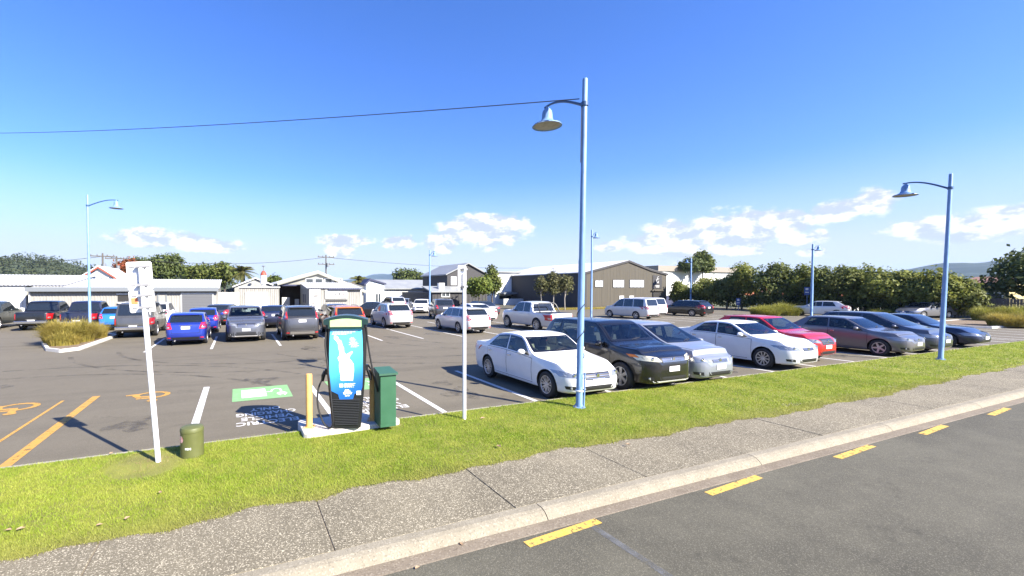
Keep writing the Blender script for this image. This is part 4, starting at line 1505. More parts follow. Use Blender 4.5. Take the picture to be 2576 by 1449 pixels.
def make_car(name, label, cat, key, col, pos, head, group='cars parked in the car park', rim='five', detail=1, lens=None, sx=1.0, sy=1.0, sz=1.0,
             clad=None, rails=False, grille='bar', face='both', glass=None, sport=False, tonneau=True, plate=True, tail='tall', canopy=False, rimmat=None, seat=None, skid=False, gsc=(1.0, 1.0), gmat=None):
    S = SPECS[key]
    cabin = detail > 1
    bme, bvh = body_mesh(key, cabin)
    e, w = S['L'] / 2, S['W'] / 2
    root = thing(name, label, cat, pos, head, group)
    root.scale = (sx, sy, sz)
    me = bme.copy() if True else bme
    me.materials[0] = col
    bo = link('body', me, root)
    gl = glass or M_glass
    lens = lens or M_lens
    # ---- side windows
    fr = 0.085
    pb, pc = S['pillars']
    cw = S['cowl'][0]
    wins = window_spans(S, key)
    for sd in (-1, 1):
        for (b0, b1), (t0, t1) in wins:
            wq = max(0.2, b1 - b0)
            ck_ = [0, min(0.2, 0.055 / wq)] + list(np.linspace(0.25, 0.75, 4)) + [1 - min(0.2, 0.055 / wq), 1]
            rk_ = [0, 0.12, 0.35, 0.6, 0.86, 1]
            grid = []
            for q in rk_:
                row = []
                for c in ck_:
                    xb, xt = lerp(b0, b1, c), lerp(t0, t1, c)
                    zb = max(S['bl'](xb), 0) + 0.03
                    zt = max(S['top'](xt) - fr, zb + 0.012)
                    row.append((lerp(xb, xt, q), 2.2 * sd, lerp(zb, zt, q)))
                grid.append(row)
            glaze(bvh, grid, (0, -sd, 0), 'side_window', root, gl, cabin)
    # ---- windscreen and rear window
    def scr(xa, za, xb_, zb_, front):
        ck_ = [0, 0.045] + list(np.linspace(0.14, 0.86, 7)) + [0.955, 1]
        rk_ = [0, 0.10, 0.3, 0.5, 0.7, 0.90, 1]
        grid = []
        for q in rk_:
            z, x = lerp(za, zb_, q), lerp(xa, xb_, q)
            hw = screen_hw(S, x, z, front)
            grid.append([((3.4 if front else -3.4), lerp(-hw, hw, c), z) for c in ck_])
        return grid, (-1 if front else 1, 0, 0)
    sf, srr = screen_spans(S, key)
    ws = glaze(bvh, *scr(*sf), 'windscreen', root, gl, cabin)
    glaze(bvh, *scr(*srr), 'rear_window', root, gl, cabin)
    if cabin:
        interior(S, root, seat or M_seatgrey)
    if detail > 1:
        for sd in (-1, 1):                      # wipers resting on the glass
            g_ = patch(bvh, [[(3.4, sd * 0.05 + 0.28 * (q - 0.1), S['cowl'][1] + 0.045 + 0.04 * q + dz) for q in np.linspace(0, 1, 5)] for dz in (0, 0.014)], (-1, 0, 0), 0.014)
            g_.build('wiper', M_trim, ws, recalc=False)
    # ---- doors with their gaps and handles
    ndoor = [(pb, cw - 0.08)]
    r_arch = S['xr'] + S['wr'] * 1.2
    if key != 'x':
        ndoor.append((max(pc - 0.05, S['xr'] - 0.05) if key != 'pickup' else S['rr'] - 0.02, pb))
    if detail > 0:
        for sd in (-1, 1):
            for di, (x0, x1) in enumerate(ndoor):
                for off, grow, nm, mm in ((0.0022, 0.010, 'door_gap', M_seam), (0.0042, 0.0, 'door', col)):
                    nc, nr = 8, 8
                    grid = []
                    for r in range(nr + 1):
                        row = []
                        for c in range(nc + 1):
                            x = lerp(x0 + 0.008 - grow, x1 - 0.008 + grow, c / nc)
                            zlo = S['bt'](x) + 0.10 - grow
                            # clear of the wheel arches
                            for ax in (S['xf'], S['xr']):
                                dx = abs(x - ax)
                                if dx < S['wr'] * 1.20:
                                    zlo = max(zlo, S['wr'] + math.sqrt((S['wr'] * 1.20) ** 2 - dx * dx) - grow)
                            zhi = S['bl'](x) - 0.01 + grow
                            row.append((x, 2.2 * sd, lerp(min(zlo, zhi - 0.05), zhi, r / nr)))
                        grid.append(row)
                    dm = patch(bvh, grid, (0, -sd, 0), off)
                    if mm is M_seam and detail < 2:
                        continue
                    d_ = dm.build(nm, mm, root, smooth=True, recalc=False)
                    if nm == 'door':
                        hx = x0 + 0.16
                        hp = hitp(bvh, (hx, 2.2 * sd, S['bl'](hx) - 0.11), (0, -sd, 0), 0.02)
                        if hp is not None:
                            MB().bbox(hp.x - 0.075, hp.x + 0.075, hp.y - 0.012, hp.y + 0.012, hp.z - 0.014, hp.z + 0.014, 0.006).build('door_handle', M_chrome if detail > 1 else col, d_)
    # ---- mirrors
    for sd in (-1, 1):
        mx = cw - 0.42
        p = hitp(bvh, (mx, 2.2 * sd, S['bl'](mx) + 0.06), (0, -sd, 0), 0.0)
        if p is None:
            continue
        mm = MB()
        prof = [(0.0, 0.02), (0.055, 0.07), (0.075, 0.105), (0.06, 0.10)]
        rings = []
        for (xx, k) in [(0.09, 0.35), (0.06, 0.78), (0.0, 1.0), (-0.035, 0.96), (-0.04, 0.85)]:
            rings.append([(xx, 0.115 * k * math.cos(a) * 0.95, 0.078 * k * math.sin(a)) for a in np.linspace(0, 2 * PI, 12, endpoint=False)])
        V = sum(rings, [])
        Fc = []
        for i in range(len(rings) - 1):
            for k in range(12):
                Fc.append((i * 12 + k, i * 12 + (k + 1) % 12, i * 12 + 12 + (k + 1) % 12, i * 12 + 12 + k))
        Fc += [tuple(range(11, -1, -1)), tuple(range(48, 60))]
        mm.add([(x + p.x, y + p.y + sd * 0.125, z + p.z + 0.035) for x, y, z in V], Fc)
        mo = mm.build('mirror', M_trim if col is None else col, root, smooth=True)
        MB().box(p.x - 0.02, p.x + 0.03, min(p.y, p.y + sd * 0.06), max(p.y, p.y + sd * 0.06), p.z - 0.015, p.z + 0.02).build('mirror_arm', M_trim, mo)
    # ---- front end
    nz = S['nose']
    if face in ('both', 'front'):
        zc = nz - 0.075
        for sd in (-1, 1):
            g_ = quad_grid((3.4, sd * w * 0.44, zc - 0.075), (3.4, sd * w * 0.91, zc - 0.055), (3.4, sd * w * 0.95, zc + 0.085), (3.4, sd * w * 0.54, zc + 0.03), 8, 4)
            hl = patch(bvh, g_, (-1, 0, 0), 0.005, 0.20).build('headlight', lens, root, smooth=True, recalc=False)
            if detail > 1:
                p = hitp(bvh, (3.4, sd * w * 0.68, zc), (-1, 0, 0), 0.0)
                if p is not None:
                    MB().lathe([(0.002, p.x + 0.010), (0.036, p.x + 0.010), (0.044, p.x - 0.02)], 14, 'x', off=(0, p.y, p.z)).build('lamp_reflector', M_chrome, hl, smooth=True)
                g_ = quad_grid((3.4, sd * w * 0.88, zc + 0.01), (3.4, sd * w * 0.945, zc + 0.01), (3.4, sd * w * 0.95, zc + 0.07), (3.4, sd * w * 0.90, zc + 0.07), 3, 3)
                patch(bvh, g_, (-1, 0, 0), 0.008, 0.12).build('indicator', M_amber if lens is M_lensold else M_lens, hl, smooth=True, recalc=False)
        gw = w * 0.42 * gsc[0]
        gh = gsc[1]
        g_ = quad_grid((3.4, -gw, zc - 0.045 - 0.07 * gh), (3.4, gw, zc - 0.045 - 0.07 * gh), (3.4, gw * 1.08, zc - 0.045 + 0.075 * gh), (3.4, -gw * 1.08, zc - 0.045 + 0.075 * gh), 10, 4)
        gr_ = patch(bvh, g_, (-1, 0, 0), 0.005).build('grille', M_trim, root, recalc=False)
        nb = {'bar': 3, 'mesh': 5, 'thin': 1}[grille]
        for b in range(nb):
            zz = zc - 0.045 + 0.125 * gh * ((b + 0.5) / nb - 0.5)
            g2 = quad_grid((3.4, -gw * 0.96, zz - 0.004), (3.4, gw * 0.96, zz - 0.004), (3.4, gw * 0.96, zz + 0.004), (3.4, -gw * 0.96, zz + 0.004), 10, 1)
            patch(bvh, g2, (-1, 0, 0), 0.012).build('grille_bar', M_chrome, gr_, recalc=False)
        MB_ = hitp(bvh, (3.4, 0, zc - 0.035), (-1, 0, 0), 0.02)
        if MB_ is not None:
            MB().lathe([(0.002, MB_.x + 0.004), (0.045, MB_.x + 0.004), (0.05, MB_.x - 0.01)], 16, 'x', off=(0, 0, MB_.z)).build('badge', M_chrome, gr_, smooth=True)
        zi = S['clear'] + 0.15
        g_ = quad_grid((3.4, -w * 0.5, zi - 0.05), (3.4, w * 0.5, zi - 0.05), (3.4, w * 0.54, zi + 0.055), (3.4, -w * 0.54, zi + 0.055), 10, 3)
        patch(bvh, g_, (-1, 0, 0), 0.004).build('lower_intake', M_trim, root, recalc=False)
        for sd in (-1, 1):
            g_ = quad_grid((3.4, sd * w * 0.66, zi - 0.035), (3.4, sd * w * 0.84, zi - 0.02), (3.4, sd * w * 0.86, zi + 0.05), (3.4, sd * w * 0.68, zi + 0.055), 5, 3)
            fg = patch(bvh, g_, (-1, 0, 0), 0.004, 0.15).build('fog_lamp', M_trim, root, recalc=False)
            p = hitp(bvh, (3.4, sd * w * 0.75, zi + 0.01), (-1, 0, 0), 0.0)
            if p is not None and detail > 1:
                MB().lathe([(0.002, p.x + 0.012), (0.03, p.x + 0.010), (0.035, p.x - 0.02)], 12, 'x', off=(0, p.y, p.z)).build('lamp_glass', M_lens, fg, smooth=True)
        if skid:
            z0_ = S['clear'] + 0.035
            g_ = quad_grid((3.4, -w * 0.62, z0_), (3.4, w * 0.62, z0_), (3.4, w * 0.70, z0_ + 0.07), (3.4, -w * 0.70, z0_ + 0.07), 10, 2)
            patch(bvh, g_, (-1, 0, 0), 0.006, 0.3).build('skid_plate', M_alu, root, recalc=False)
        if plate:
            zp = (zi + zc) / 2 - 0.01
            p = hitp(bvh, (3.4, 0, zp), (-1, 0, 0), 0.0)
            if p is not None:
                MB().box(p.x + 0.004, p.x + 0.014, -0.18, 0.18, zp - 0.062, zp + 0.062).build('number_plate', M_plate, root)
        if detail > 1:                           # bonnet panel
            for off, grow, nm, mm in ((0.002, 0.010, 'bonnet_gap', M_seam), (0.0045, 0.0, 'bonnet', col)):
                grid = []
                for r in range(9):
                    x = lerp(cw + 0.10 - grow, e - 0.36 + grow, r / 8)
                    hw = (lerp(0.80, 0.72, r / 8)) * w + grow
                    grid.append([(x, lerp(-hw, hw, c / 10), 3.0) for c in range(11)])
                patch(bvh, grid, (0, 0, -1), off).build(nm, mm, root, smooth=True, recalc=False)
    # ---- rear end
    if face in ('both', 'rear'):
        zt_ = S['tail']
        zr = S['rg'][1] if not S['deck'] else zt_
        for sd in (-1, 1):
            if key in ('pickup', 'canopy'):
                c4 = ((-3.6, sd * w * 0.80, S['bed'] - 0.42 if S['bed'] else 0.72), (-3.6, sd * w * 0.97, (S['bed'] or 1.13) - 0.42), (-3.6, sd * w * 0.97, (S['bed'] or 1.13) - 0.08), (-3.6, sd * w * 0.80, (S['bed'] or 1.13) - 0.08))
            elif S['deck']:
                c4 = ((-3.6, sd * w * 0.50, zt_ - 0.24), (-3.6, sd * w * 0.96, zt_ - 0.25), (-3.6, sd * w * 0.965, zt_ - 0.10), (-3.6, sd * w * 0.52, zt_ - 0.12))
            elif tail == 'high':
                c4 = ((-3.6, sd * w * 0.76, zr - 0.10), (-3.6, sd * w * 0.96, zr - 0.10), (-3.6, sd * w * 0.88, zr + 0.26), (-3.6, sd * w * 0.78, zr + 0.24))
            else:
                c4 = ((-3.6, sd * w * 0.62, zr - 0.25), (-3.6, sd * w * 0.965, zr - 0.27), (-3.6, sd * w * 0.955, zr + 0.03), (-3.6, sd * w * 0.72, zr + 0.01))
            tl = patch(bvh, quad_grid(*c4, 6, 6), (1, 0, 0), 0.006).build('tail_light', M_redl, root, smooth=True, recalc=False)
            a, b, c, d = (Vector(p) for p in c4)
            i0, i1 = a.lerp(d, 0.18), b.lerp(c, 0.18)
            j0, j1 = a.lerp(d, 0.42), b.lerp(c, 0.42)
            i0, j0 = i0.lerp(i1, 0.3), j0.lerp(j1, 0.3)
            i1, j1 = i0.lerp(i1, 0.75), j0.lerp(j1, 0.75)
            patch(bvh, quad_grid(i0, i1, j1, j0, 3, 2), (1, 0, 0), 0.009).build('reversing_lamp', M_lens, tl, recalc=False)
        zp = (zr - 0.20) if key not in ('pickup', 'canopy') else 0.62
        if S['deck']:
            zp = zt_ - 0.20
        p = hitp(bvh, (-3.6, 0, zp), (1, 0, 0), 0.0)
        if p is not None:
            MB().box(p.x - 0.016, p.x - 0.004, -0.18, 0.18, zp - 0.062, zp + 0.062).build('number_plate', M_plate, root)
        # boot lid or tailgate
        if key in ('pickup', 'canopy'):
            bz = S['bed'] or 1.13
            c4 = ((-3.6, -w * 0.78, bz - 0.46), (-3.6, w * 0.78, bz - 0.46), (-3.6, w * 0.78, bz - 0.05), (-3.6, -w * 0.78, bz - 0.05))
        elif S['deck']:
            c4 = ((-3.6, -w * 0.60, zt_ - 0.33), (-3.6, w * 0.60, zt_ - 0.33), (-3.6, w * 0.74, zt_ - 0.045), (-3.6, -w * 0.74, zt_ - 0.045))
        else:
            c4 = ((-3.6, -w * 0.64, S['clear'] + 0.40), (-3.6, w * 0.64, S['clear'] + 0.40), (-3.6, w * 0.70, zr), (-3.6, -w * 0.70, zr))
        if detail > 0:
            a, b, c, d = (Vector(p) for p in c4)
            gq = 0.011
            c5 = (a + Vector((0, -gq, -gq)), b + Vector((0, gq, -gq)), c + Vector((0, gq, gq)), d + Vector((0, -gq, gq)))
            patch(bvh, quad_grid(*c5, 8, 6), (1, 0, 0), 0.0022).build('tailgate_gap', M_seam, root, recalc=False)
            tg = patch(bvh, quad_grid(*c4, 8, 6), (1, 0, 0), 0.0042).build('tailgate' if not S['deck'] else 'boot_lid', col, root, smooth=True, recalc=False)
            zz = zp + 0.10
            p = hitp(bvh, (-3.6, 0, zz), (1, 0, 0), 0.0)
            if p is not None:
                MB().box(p.x - 0.014, p.x - 0.004, -0.26, 0.26, zz - 0.012, zz + 0.012).build('trim_strip', M_chrome, tg)
        if key in ('pickup', 'canopy'):
            MB().bbox(-e - 0.10, -e + 0.06, -w * 0.86, w * 0.86, 0.47, 0.62, 0.02).build('rear_bumper', M_chrome, root)
        else:
            zi = S['clear'] + 0.16
            g_ = quad_grid((-3.6, -w * 0.62, zi - 0.05), (-3.6, w * 0.62, zi - 0.05), (-3.6, w * 0.66, zi + 0.05), (-3.6, -w * 0.66, zi + 0.05), 8, 2)
            patch(bvh, g_, (1, 0, 0), 0.004).build('rear_diffuser', clad or M_trim, root, recalc=False)
            for sd in (-1, 1):
                g_ = quad_grid((-3.6, sd * w * 0.68, zi - 0.0), (-3.6, sd * w * 0.84, zi - 0.0), (-3.6, sd * w * 0.84, zi + 0.05), (-3.6, sd * w * 0.68, zi + 0.05), 3, 1)
                patch(bvh, g_, (1, 0, 0), 0.008).build('reflector', M_redl, root, recalc=False)
        MB().tube([(-e + 0.15, 0.5 * w, S['clear'] + 0.06), (-e - 0.02, 0.5 * w, S['clear'] + 0.05)], 0.03, 8).build('exhaust', M_grey, root)
    # ---- cladding round the foot of a tall car
    if clad is not None:
        for sd in (-1, 1):
            x0, x1 = S['xr'] + S['wr'] * 1.2, S['xf'] - S['wr'] * 1.2
            grid = [[(lerp(x0, x1, c / 10), 2.2 * sd, S['clear'] + 0.05 + 0.14 * r / 3) for c in range(11)] for r in range(4)]
            patch(bvh, grid, (0, -sd, 0), 0.012).build('sill_cladding', clad, root, smooth=True, recalc=False)
            for ax in (S['xf'], S['xr']):
                ar = MB()
                for k in range(15):
                    for rr_ in (1.165, 1.30):
                        a = R(-5) + R(190) * k / 14
                        hp = hitp(bvh, (ax + S['wr'] * rr_ * math.cos(a), 2.2 * sd, S['wr'] + S['wr'] * rr_ * math.sin(a)), (0, -sd, 0), 0.012)
                        ar.v.append(tuple(hp) if hp is not None else (ax, sd * w, S['wr']))
                for k in range(14):
                    ar.f.append((2 * k, 2 * k + 1, 2 * k + 3, 2 * k + 2))
                    ar.mi.append(0)
                ar.build('arch_cladding', clad, root, smooth=True, recalc=False)
        for (sgn, nm) in ((1, 'front_bumper_cladding'), (-1, 'rear_bumper_cladding')):
            z0 = S['clear'] + 0.10
            g_ = quad_grid((3.6 * sgn, -w * 0.92, z0), (3.6 * sgn, w * 0.92, z0), (3.6 * sgn, w * 0.95, z0 + 0.17), (3.6 * sgn, -w * 0.95, z0 + 0.17), 12, 3)
            patch(bvh, g_, (-sgn, 0, 0), 0.003).build(nm, clad, root, smooth=True, recalc=False)
    if rails:
        for sd in (-1, 1):
            pts = []
            for q in np.linspace(0, 1, 8):
                x = lerp(S['rr'] + 0.25, S['rf'] - 0.05, q)
                p = hitp(bvh, (x, sd * (w * 0.66), 3.0), (0, 0, -1), 0.0)
                lift = 0.045 if 0 < q < 1 else 0.0
                if p is not None:
                    pts.append((p.x, p.y, p.z + lift))
            MB().tube(pts, 0.016, 6).build('roof_rail', M_grey, root)
    if key == 'pickup' and tonneau:
        x0, x1 = -e + 0.12, S['rg'][0] - 0.14
        MB().bbox(x0, x1, -w * 0.84, w * 0.84, S['bed'] - 0.02, S['bed'] + 0.012, 0.02).build('tonneau_cover', M_trim, root)
    if sport:
        sp_ = MB()
        for sd in (-1, 1):
            sp_.tube([(S['rg'][0] - 0.55, sd * w * 0.80, S['bed']), (S['rg'][0] - 0.25, sd * w * 0.74, S['H'] - 0.22), (S['rg'][0] - 0.2, sd * w * 0.6, S['H'] - 0.10)], 0.035, 8)
        sp_.tube([(S['rg'][0] - 0.2, -w * 0.62, S['H'] - 0.10), (S['rg'][0] - 0.2, w * 0.62, S['H'] - 0.10)], 0.035, 8)
        sp_.build('sports_bar', M_trim, root, smooth=True)
    if key in ('hatch', 'hatch2', 'suv', 'suv2', 'wagon', 'mpv', 'cross') and detail > 0:
        zs = S['top'](S['rr'])
        MB().bbox(S['rr'] - 0.16, S['rr'] + 0.06, -w * 0.60, w * 0.60, zs - 0.035, zs - 0.004, 0.012).build('roof_spoiler', col, root)
    # ---- wheels
    ty, dk, rm = wheel_meshes(rim)
    for ax in (S['xf'], S['xr']):
        for sd in (-1, 1):
            wo = link('wheel', ty, root, (ax, sd * (w - 0.115), S['wr']))
            wo.scale = (S['wr'], S['wr'] * 0.95 if S['wr'] < 0.34 else S['wr'], S['wr'])
            if sd > 0:
                wo.rotation_euler = (0, 0, PI)
            link('rim_well', dk, wo)
            ro = link('rim', rm, wo)
            ro.rotation_euler = (0, random.uniform(0, 1.2), 0)
    # underside
    MB().box(-e + 0.35, e - 0.35, -w * 0.62, w * 0.62, S['clear'] - 0.02, S['clear'] + 0.06).build('underbody', M_well, root)
    return root


NOSE_IN = LOT - PI / 2           # nose towards the road
NOSE_OUT = LOT + PI / 2          # nose away from the road
P_white = paint('white', (0.76, 0.76, 0.76))
P_black = paint('black', (0.005, 0.005, 0.006))
P_silver = paint('silver', (0.56, 0.57, 0.58), 0.30, 0.36)
P_silverb = paint('silver_blue', (0.27, 0.29, 0.335), 0.35, 0.34)
P_red = paint('red', (0.40, 0.006, 0.006), 0.0)
P_grey = paint('mid_grey', (0.17, 0.165, 0.17), 0.5)
P_dgrey = paint('dark_blue_grey', (0.085, 0.090, 0.115), 0.5)
P_navy = paint('navy', (0.014, 0.018, 0.045), 0.3)
P_kia = paint('steel_grey', (0.145, 0.155, 0.185), 0.5)
P_blue = paint('royal_blue', (0.012, 0.032, 0.27), 0.2)
P_orange = paint('burnt_orange', (0.58, 0.17, 0.035), 0.3)
P_char = paint('charcoal', (0.060, 0.062, 0.070), 0.4)
P_gun = paint('gunmetal', (0.095, 0.095, 0.092), 0.5)
P_sky = paint('bright_blue', (0.03, 0.20, 0.62), 0.3)
P_green = paint('dark_green', (0.030, 0.038, 0.034), 0.3)
P_shadegrey = paint('old_grey_shaded', (0.15, 0.15, 0.16), 0.3)  # pale grey darkened to stand in for the shade of the hedge


def car_at(s, t):
    return W(s, t, 0.0)


make_car('sedan_car', 'clean white sedan with chrome grille behind the tall blue lamp post', 'car', 'sedan', P_white, car_at(7.62, 9.56), NOSE_IN, sx=0.89, sz=0.98, gsc=(0.95, 1.05), rim='multi', detail=2, seat=M_seat)
make_car('suv_car', 'black SUV between the white sedan and the silver people mover', 'car', 'suv', P_black, car_at(9.93, 9.36), NOSE_IN, sx=0.89, gsc=(1.05, 0.8), rim='six', detail=2, lens=M_lensold, grille='mesh', skid=True)
make_car('hatchback_car', 'silver blue people mover with rounded nose next to the black SUV', 'car', 'mpv', P_silverb, car_at(11.95, 9.55), NOSE_IN, sx=0.93, gsc=(0.8, 0.55), rim='hub', detail=2)
make_car('sedan_car', 'white sedan with ten spoke wheels in front of the red car', 'car', 'sedan2', P_white, car_at(16.6, 9.73), NOSE_IN, sx=0.88, gsc=(0.75, 0.7), rim='ten', detail=2)
make_car('crossover_car', 'red crossover between the white ten spoke sedan and the grey hatchback', 'car', 'cross', P_red, car_at(19.0, 10.12), NOSE_IN, sx=0.87, gsc=(0.95, 1.35), rim='five', detail=2)
make_car('hatchback_car', 'mid grey hatchback with five spoke wheels right of the red crossover', 'car', 'hatch', P_grey, car_at(23.75, 9.6), NOSE_IN, sx=0.93, gsc=(0.8, 0.55), sz=0.98, rim='five', detail=2)
make_car('hatchback_car', 'dark blue grey hatchback behind the mid grey hatchback', 'car', 'mpv', P_dgrey, car_at(26.1, 9.69), NOSE_IN, sx=0.93, gsc=(0.8, 0.55), rim='five', detail=1)
make_car('sedan_car', 'low dark navy sedan, last of the front row at the right', 'car', 'lowsedan', P_navy, car_at(30.0, 9.95), NOSE_IN, rim='five', detail=1)
# second row
make_car('suv_car', 'steel grey SUV facing the camera between the royal blue hatchback and the charcoal SUV', 'car', 'suv2', P_kia, car_at(0.36, 24.45), NOSE_IN, rim='five', detail=2, clad=M_trim, grille='mesh', skid=True)
make_car('hatchback_car', 'royal blue hatchback seen from behind, left of the steel grey SUV', 'car', 'hatch2', P_blue, car_at(-2.2, 24.1), NOSE_OUT, rim='five', detail=1, face='rear')
make_car('suv_car', 'charcoal SUV with grey bumper seen from behind, right of the steel grey SUV', 'car', 'suv', P_char, car_at(2.95, 24.1), NOSE_OUT, rim='five', detail=1, face='rear', clad=M_greyclad, rails=True, tail='high')
make_car('suv_car', 'burnt orange SUV with roof rails half hidden by the charging station', 'car', 'suv', P_orange, car_at(5.45, 24.2), NOSE_OUT, rim='five', detail=1, face='rear', clad=M_trim, rails=True, tail='high', sz=0.97)
make_car('suv_car', 'silver SUV with open space around it, left of the silver wagon', 'car', 'suv2', P_silver, car_at(9.75, 28.2), NOSE_OUT, rim='five', detail=1, face='rear', rails=True, sz=0.95)
make_car('wagon_car', 'silver station wagon left of the silver pickup', 'car', 'wagon', P_silver, car_at(12.75, 23.55), NOSE_OUT, rim='five', detail=1, face='rear')
make_car('pickup_truck', 'silver double cab pickup with black sports bar behind the white sedan', 'pickup', 'pickup', P_silver, car_at(17.75, 22.75), NOSE_OUT, rim='ten', detail=1, face='rear', sport=True, rimmat=None)
make_car('sedan_car', 'white sedan seen from behind between the silver wagon and the silver pickup', 'car', 'sedan', P_white, W(17.3, 30.0), NOSE_OUT + 0.05, rim='five', detail=1, face='rear')
make_car('suv_car', 'dark SUV beyond the silver station wagon', 'car', 'suv', P_char, W(16.6, 34.2), NOSE_OUT - 0.3, rim='five', detail=0, face='rear')
make_car('sedan_car', 'dark sedan half hidden behind the white sedan and the pickup cab', 'car', 'sedan', P_char, W(21.3, 35.5), NOSE_OUT, rim='five', detail=0, face='rear')
# far row before the brown hall and the hedge
make_car('minivan_car', 'silver minivan parked in front of the brown hall', 'car', 'van', P_silver, W(32.2, 27.9), NOSE_OUT + 0.02, rim='five', detail=1, face='rear')
make_car('minivan_car', 'white van behind the silver minivan', 'car', 'van', P_white, W(35.4, 29.6), NOSE_OUT + 0.05, rim='five', detail=0, face='rear')
make_car('wagon_car', 'black station wagon between the silver minivan and the hedge trees', 'car', 'wagon', P_black, W(39.9, 28.4), NOSE_OUT + 0.06, rim='ten', detail=1, face='rear')
make_car('hatchback_car', 'silver hatchback in front of the hedge beside the blue lamp post', 'car', 'hatch2', P_silver, W(51.0, 22.9), NOSE_OUT + 0.30, rim='five', detail=1, face='rear')
make_car('sedan_car', 'old pale grey sedan half hidden behind the navy sedan', 'car', 'lowsedan', P_shadegrey, W(56.8, 17.9), R(188), rim='hub', detail=0)
# cars at the back of the left rows
make_car('hatchback_car', 'dark blue hatchback behind the steel grey SUV at the right', 'car', 'hatch', P_navy, W(2.2, 31.4), NOSE_OUT, rim='five', detail=0, face='rear')
make_car('hatchback_car', 'blue hatchback tucked behind the royal blue hatchback', 'car', 'hatch2', P_blue, W(-1.9, 29.6), NOSE_OUT, rim='five', detail=0, face='rear')
make_car('suv_car', 'white SUV behind the canopy pickup', 'car', 'suv2', P_white, W(-5.0, 34.0), NOSE_OUT, rim='five', detail=0, face='rear')
make_car('hatchback_car', 'dark hatchback with red tail lamp left behind the steel grey SUV', 'car', 'hatch', P_char, W(-0.9, 35.2), NOSE_OUT - 0.3, rim='five', detail=0, face='rear')
make_car('wagon_car', 'dark wagon between the charcoal SUV and the orange SUV', 'car', 'wagon', P_navy, W(6.6, 32.2), NOSE_OUT, rim='five', detail=0, face='rear')
make_car('sedan_car', 'dark sedan parked beside the workshop with the white sign', 'car', 'sedan', P_black, W(10.9, 37.2), NOSE_OUT + 1.25, rim='five', detail=0, face='rear')
make_car('hatchback_car', 'white hatchback far off in front of the low house', 'car', 'hatch2', P_white, W(18.5, 43.0), NOSE_IN - 0.5, rim='five', detail=0)
make_car('suv_car', 'silver SUV far off by the garage of the low house', 'car', 'suv', P_silver, W(16.2, 46.0), NOSE_OUT, rim='five', detail=0, face='rear')
make_car('hatchback_car', 'blue grey hatchback between the far white hatchback and the far silver SUV', 'car', 'hatch', P_silverb, W(17.6, 46.4), NOSE_IN - 0.5, rim='five', detail=0)
# pickups at the left
make_car('pickup_truck', 'gunmetal pickup with canopy seen from behind the leaning sign post', 'pickup', 'canopy', P_gun, W(-5.05, 28.9), NOSE_OUT, rim='six', detail=1, face='rear', rails=True)
make_car('hatchback_car', 'bright blue hatchback between the tussock bush and the canopy pickup', 'car', 'hatch2', P_sky, W(-7.05, 33.6), NOSE_OUT, rim='five', detail=0, face='rear')
make_car('pickup_truck', 'navy pickup seen from behind the tussock bush', 'pickup', 'pickup', P_navy, W(-9.05, 34.6), NOSE_OUT, rim='six', detail=1, face='rear')
make_car('pickup_truck', 'black pickup with chrome bumper, second from the left edge', 'pickup', 'pickup', P_black, W(-11.7, 36.0), NOSE_OUT, rim='six', detail=1, face='rear')
make_car('pickup_truck', 'dark green pickup cut by the left edge', 'pickup', 'pickup', P_green, W(-14.9, 36.6), NOSE_OUT, rim='six', detail=1, face='rear')
# ================================================================== buildings (all stand square to the car park)
M_iron = mat('pale_corrugated_iron', (0.335, 0.325, 0.295), 0.6, var=0.35, vscale=1.3, stretch=(3, 3, 0.35))
M_irongrey = mat('grey_corrugated_iron', (0.30, 0.30, 0.275), 0.6, var=0.2, vscale=1.3, stretch=(3, 3, 0.35))
M_roofw = mat('white_roof_iron', (0.60, 0.60, 0.59), 0.45, var=0.15, vscale=0.6)
M_roofg = mat('grey_roof_iron', (0.26, 0.27, 0.27), 0.5, var=0.2, vscale=0.8)
M_gutterg = mat('grey_rain_gutter', (0.16, 0.175, 0.19), 0.5)
M_wallw = mat('white_wall', (0.60, 0.60, 0.575), 0.6, var=0.1, vscale=0.6)
M_wallg = mat('light_grey_wall', (0.255, 0.25, 0.215), 0.7, var=0.1, vscale=0.9)
M_brown = mat('brown_stained_boards', (0.086, 0.075, 0.054), 0.75, var=0.35, vscale=1.6, stretch=(3.5, 3.5, 0.12))
M_darkbd = mat('dark_stained_boards', (0.045, 0.043, 0.044), 0.7, var=0.3, vscale=1.6, stretch=(3.5, 3.5, 0.12))
M_dark = mat('dark_interior', (0.020, 0.019, 0.018), 0.8)
M_shutter = mat('grey_roller_door', (0.115, 0.118, 0.125), 0.5)
M_glassw = mat('window_glass', (0.05, 0.06, 0.07), 0.08, spec=0.8)
M_blind = mat('white_window_blind', (0.80, 0.80, 0.79), 0.6)
M_wframe = mat('white_window_frame', (0.74, 0.74, 0.72), 0.5)
M_redtrim = mat('red_brown_trim', (0.27, 0.055, 0.03), 0.6)
M_browntile = mat('brown_roof_tile', (0.22, 0.115, 0.085), 0.8, var=0.25, vscale=2.0)
M_orangetile = mat('orange_roof_tile', (0.52, 0.16, 0.06), 0.8, var=0.25, vscale=2.0)
M_yellowwall = mat('pale_yellow_wall', (0.50, 0.42, 0.20), 0.7)
M_fencewood = mat('grey_fence_wood', (0.15, 0.135, 0.12), 0.85, var=0.35, vscale=3, stretch=(3, 3, 0.4))
M_navyp = mat('navy_paint', (0.03, 0.035, 0.08), 0.6)


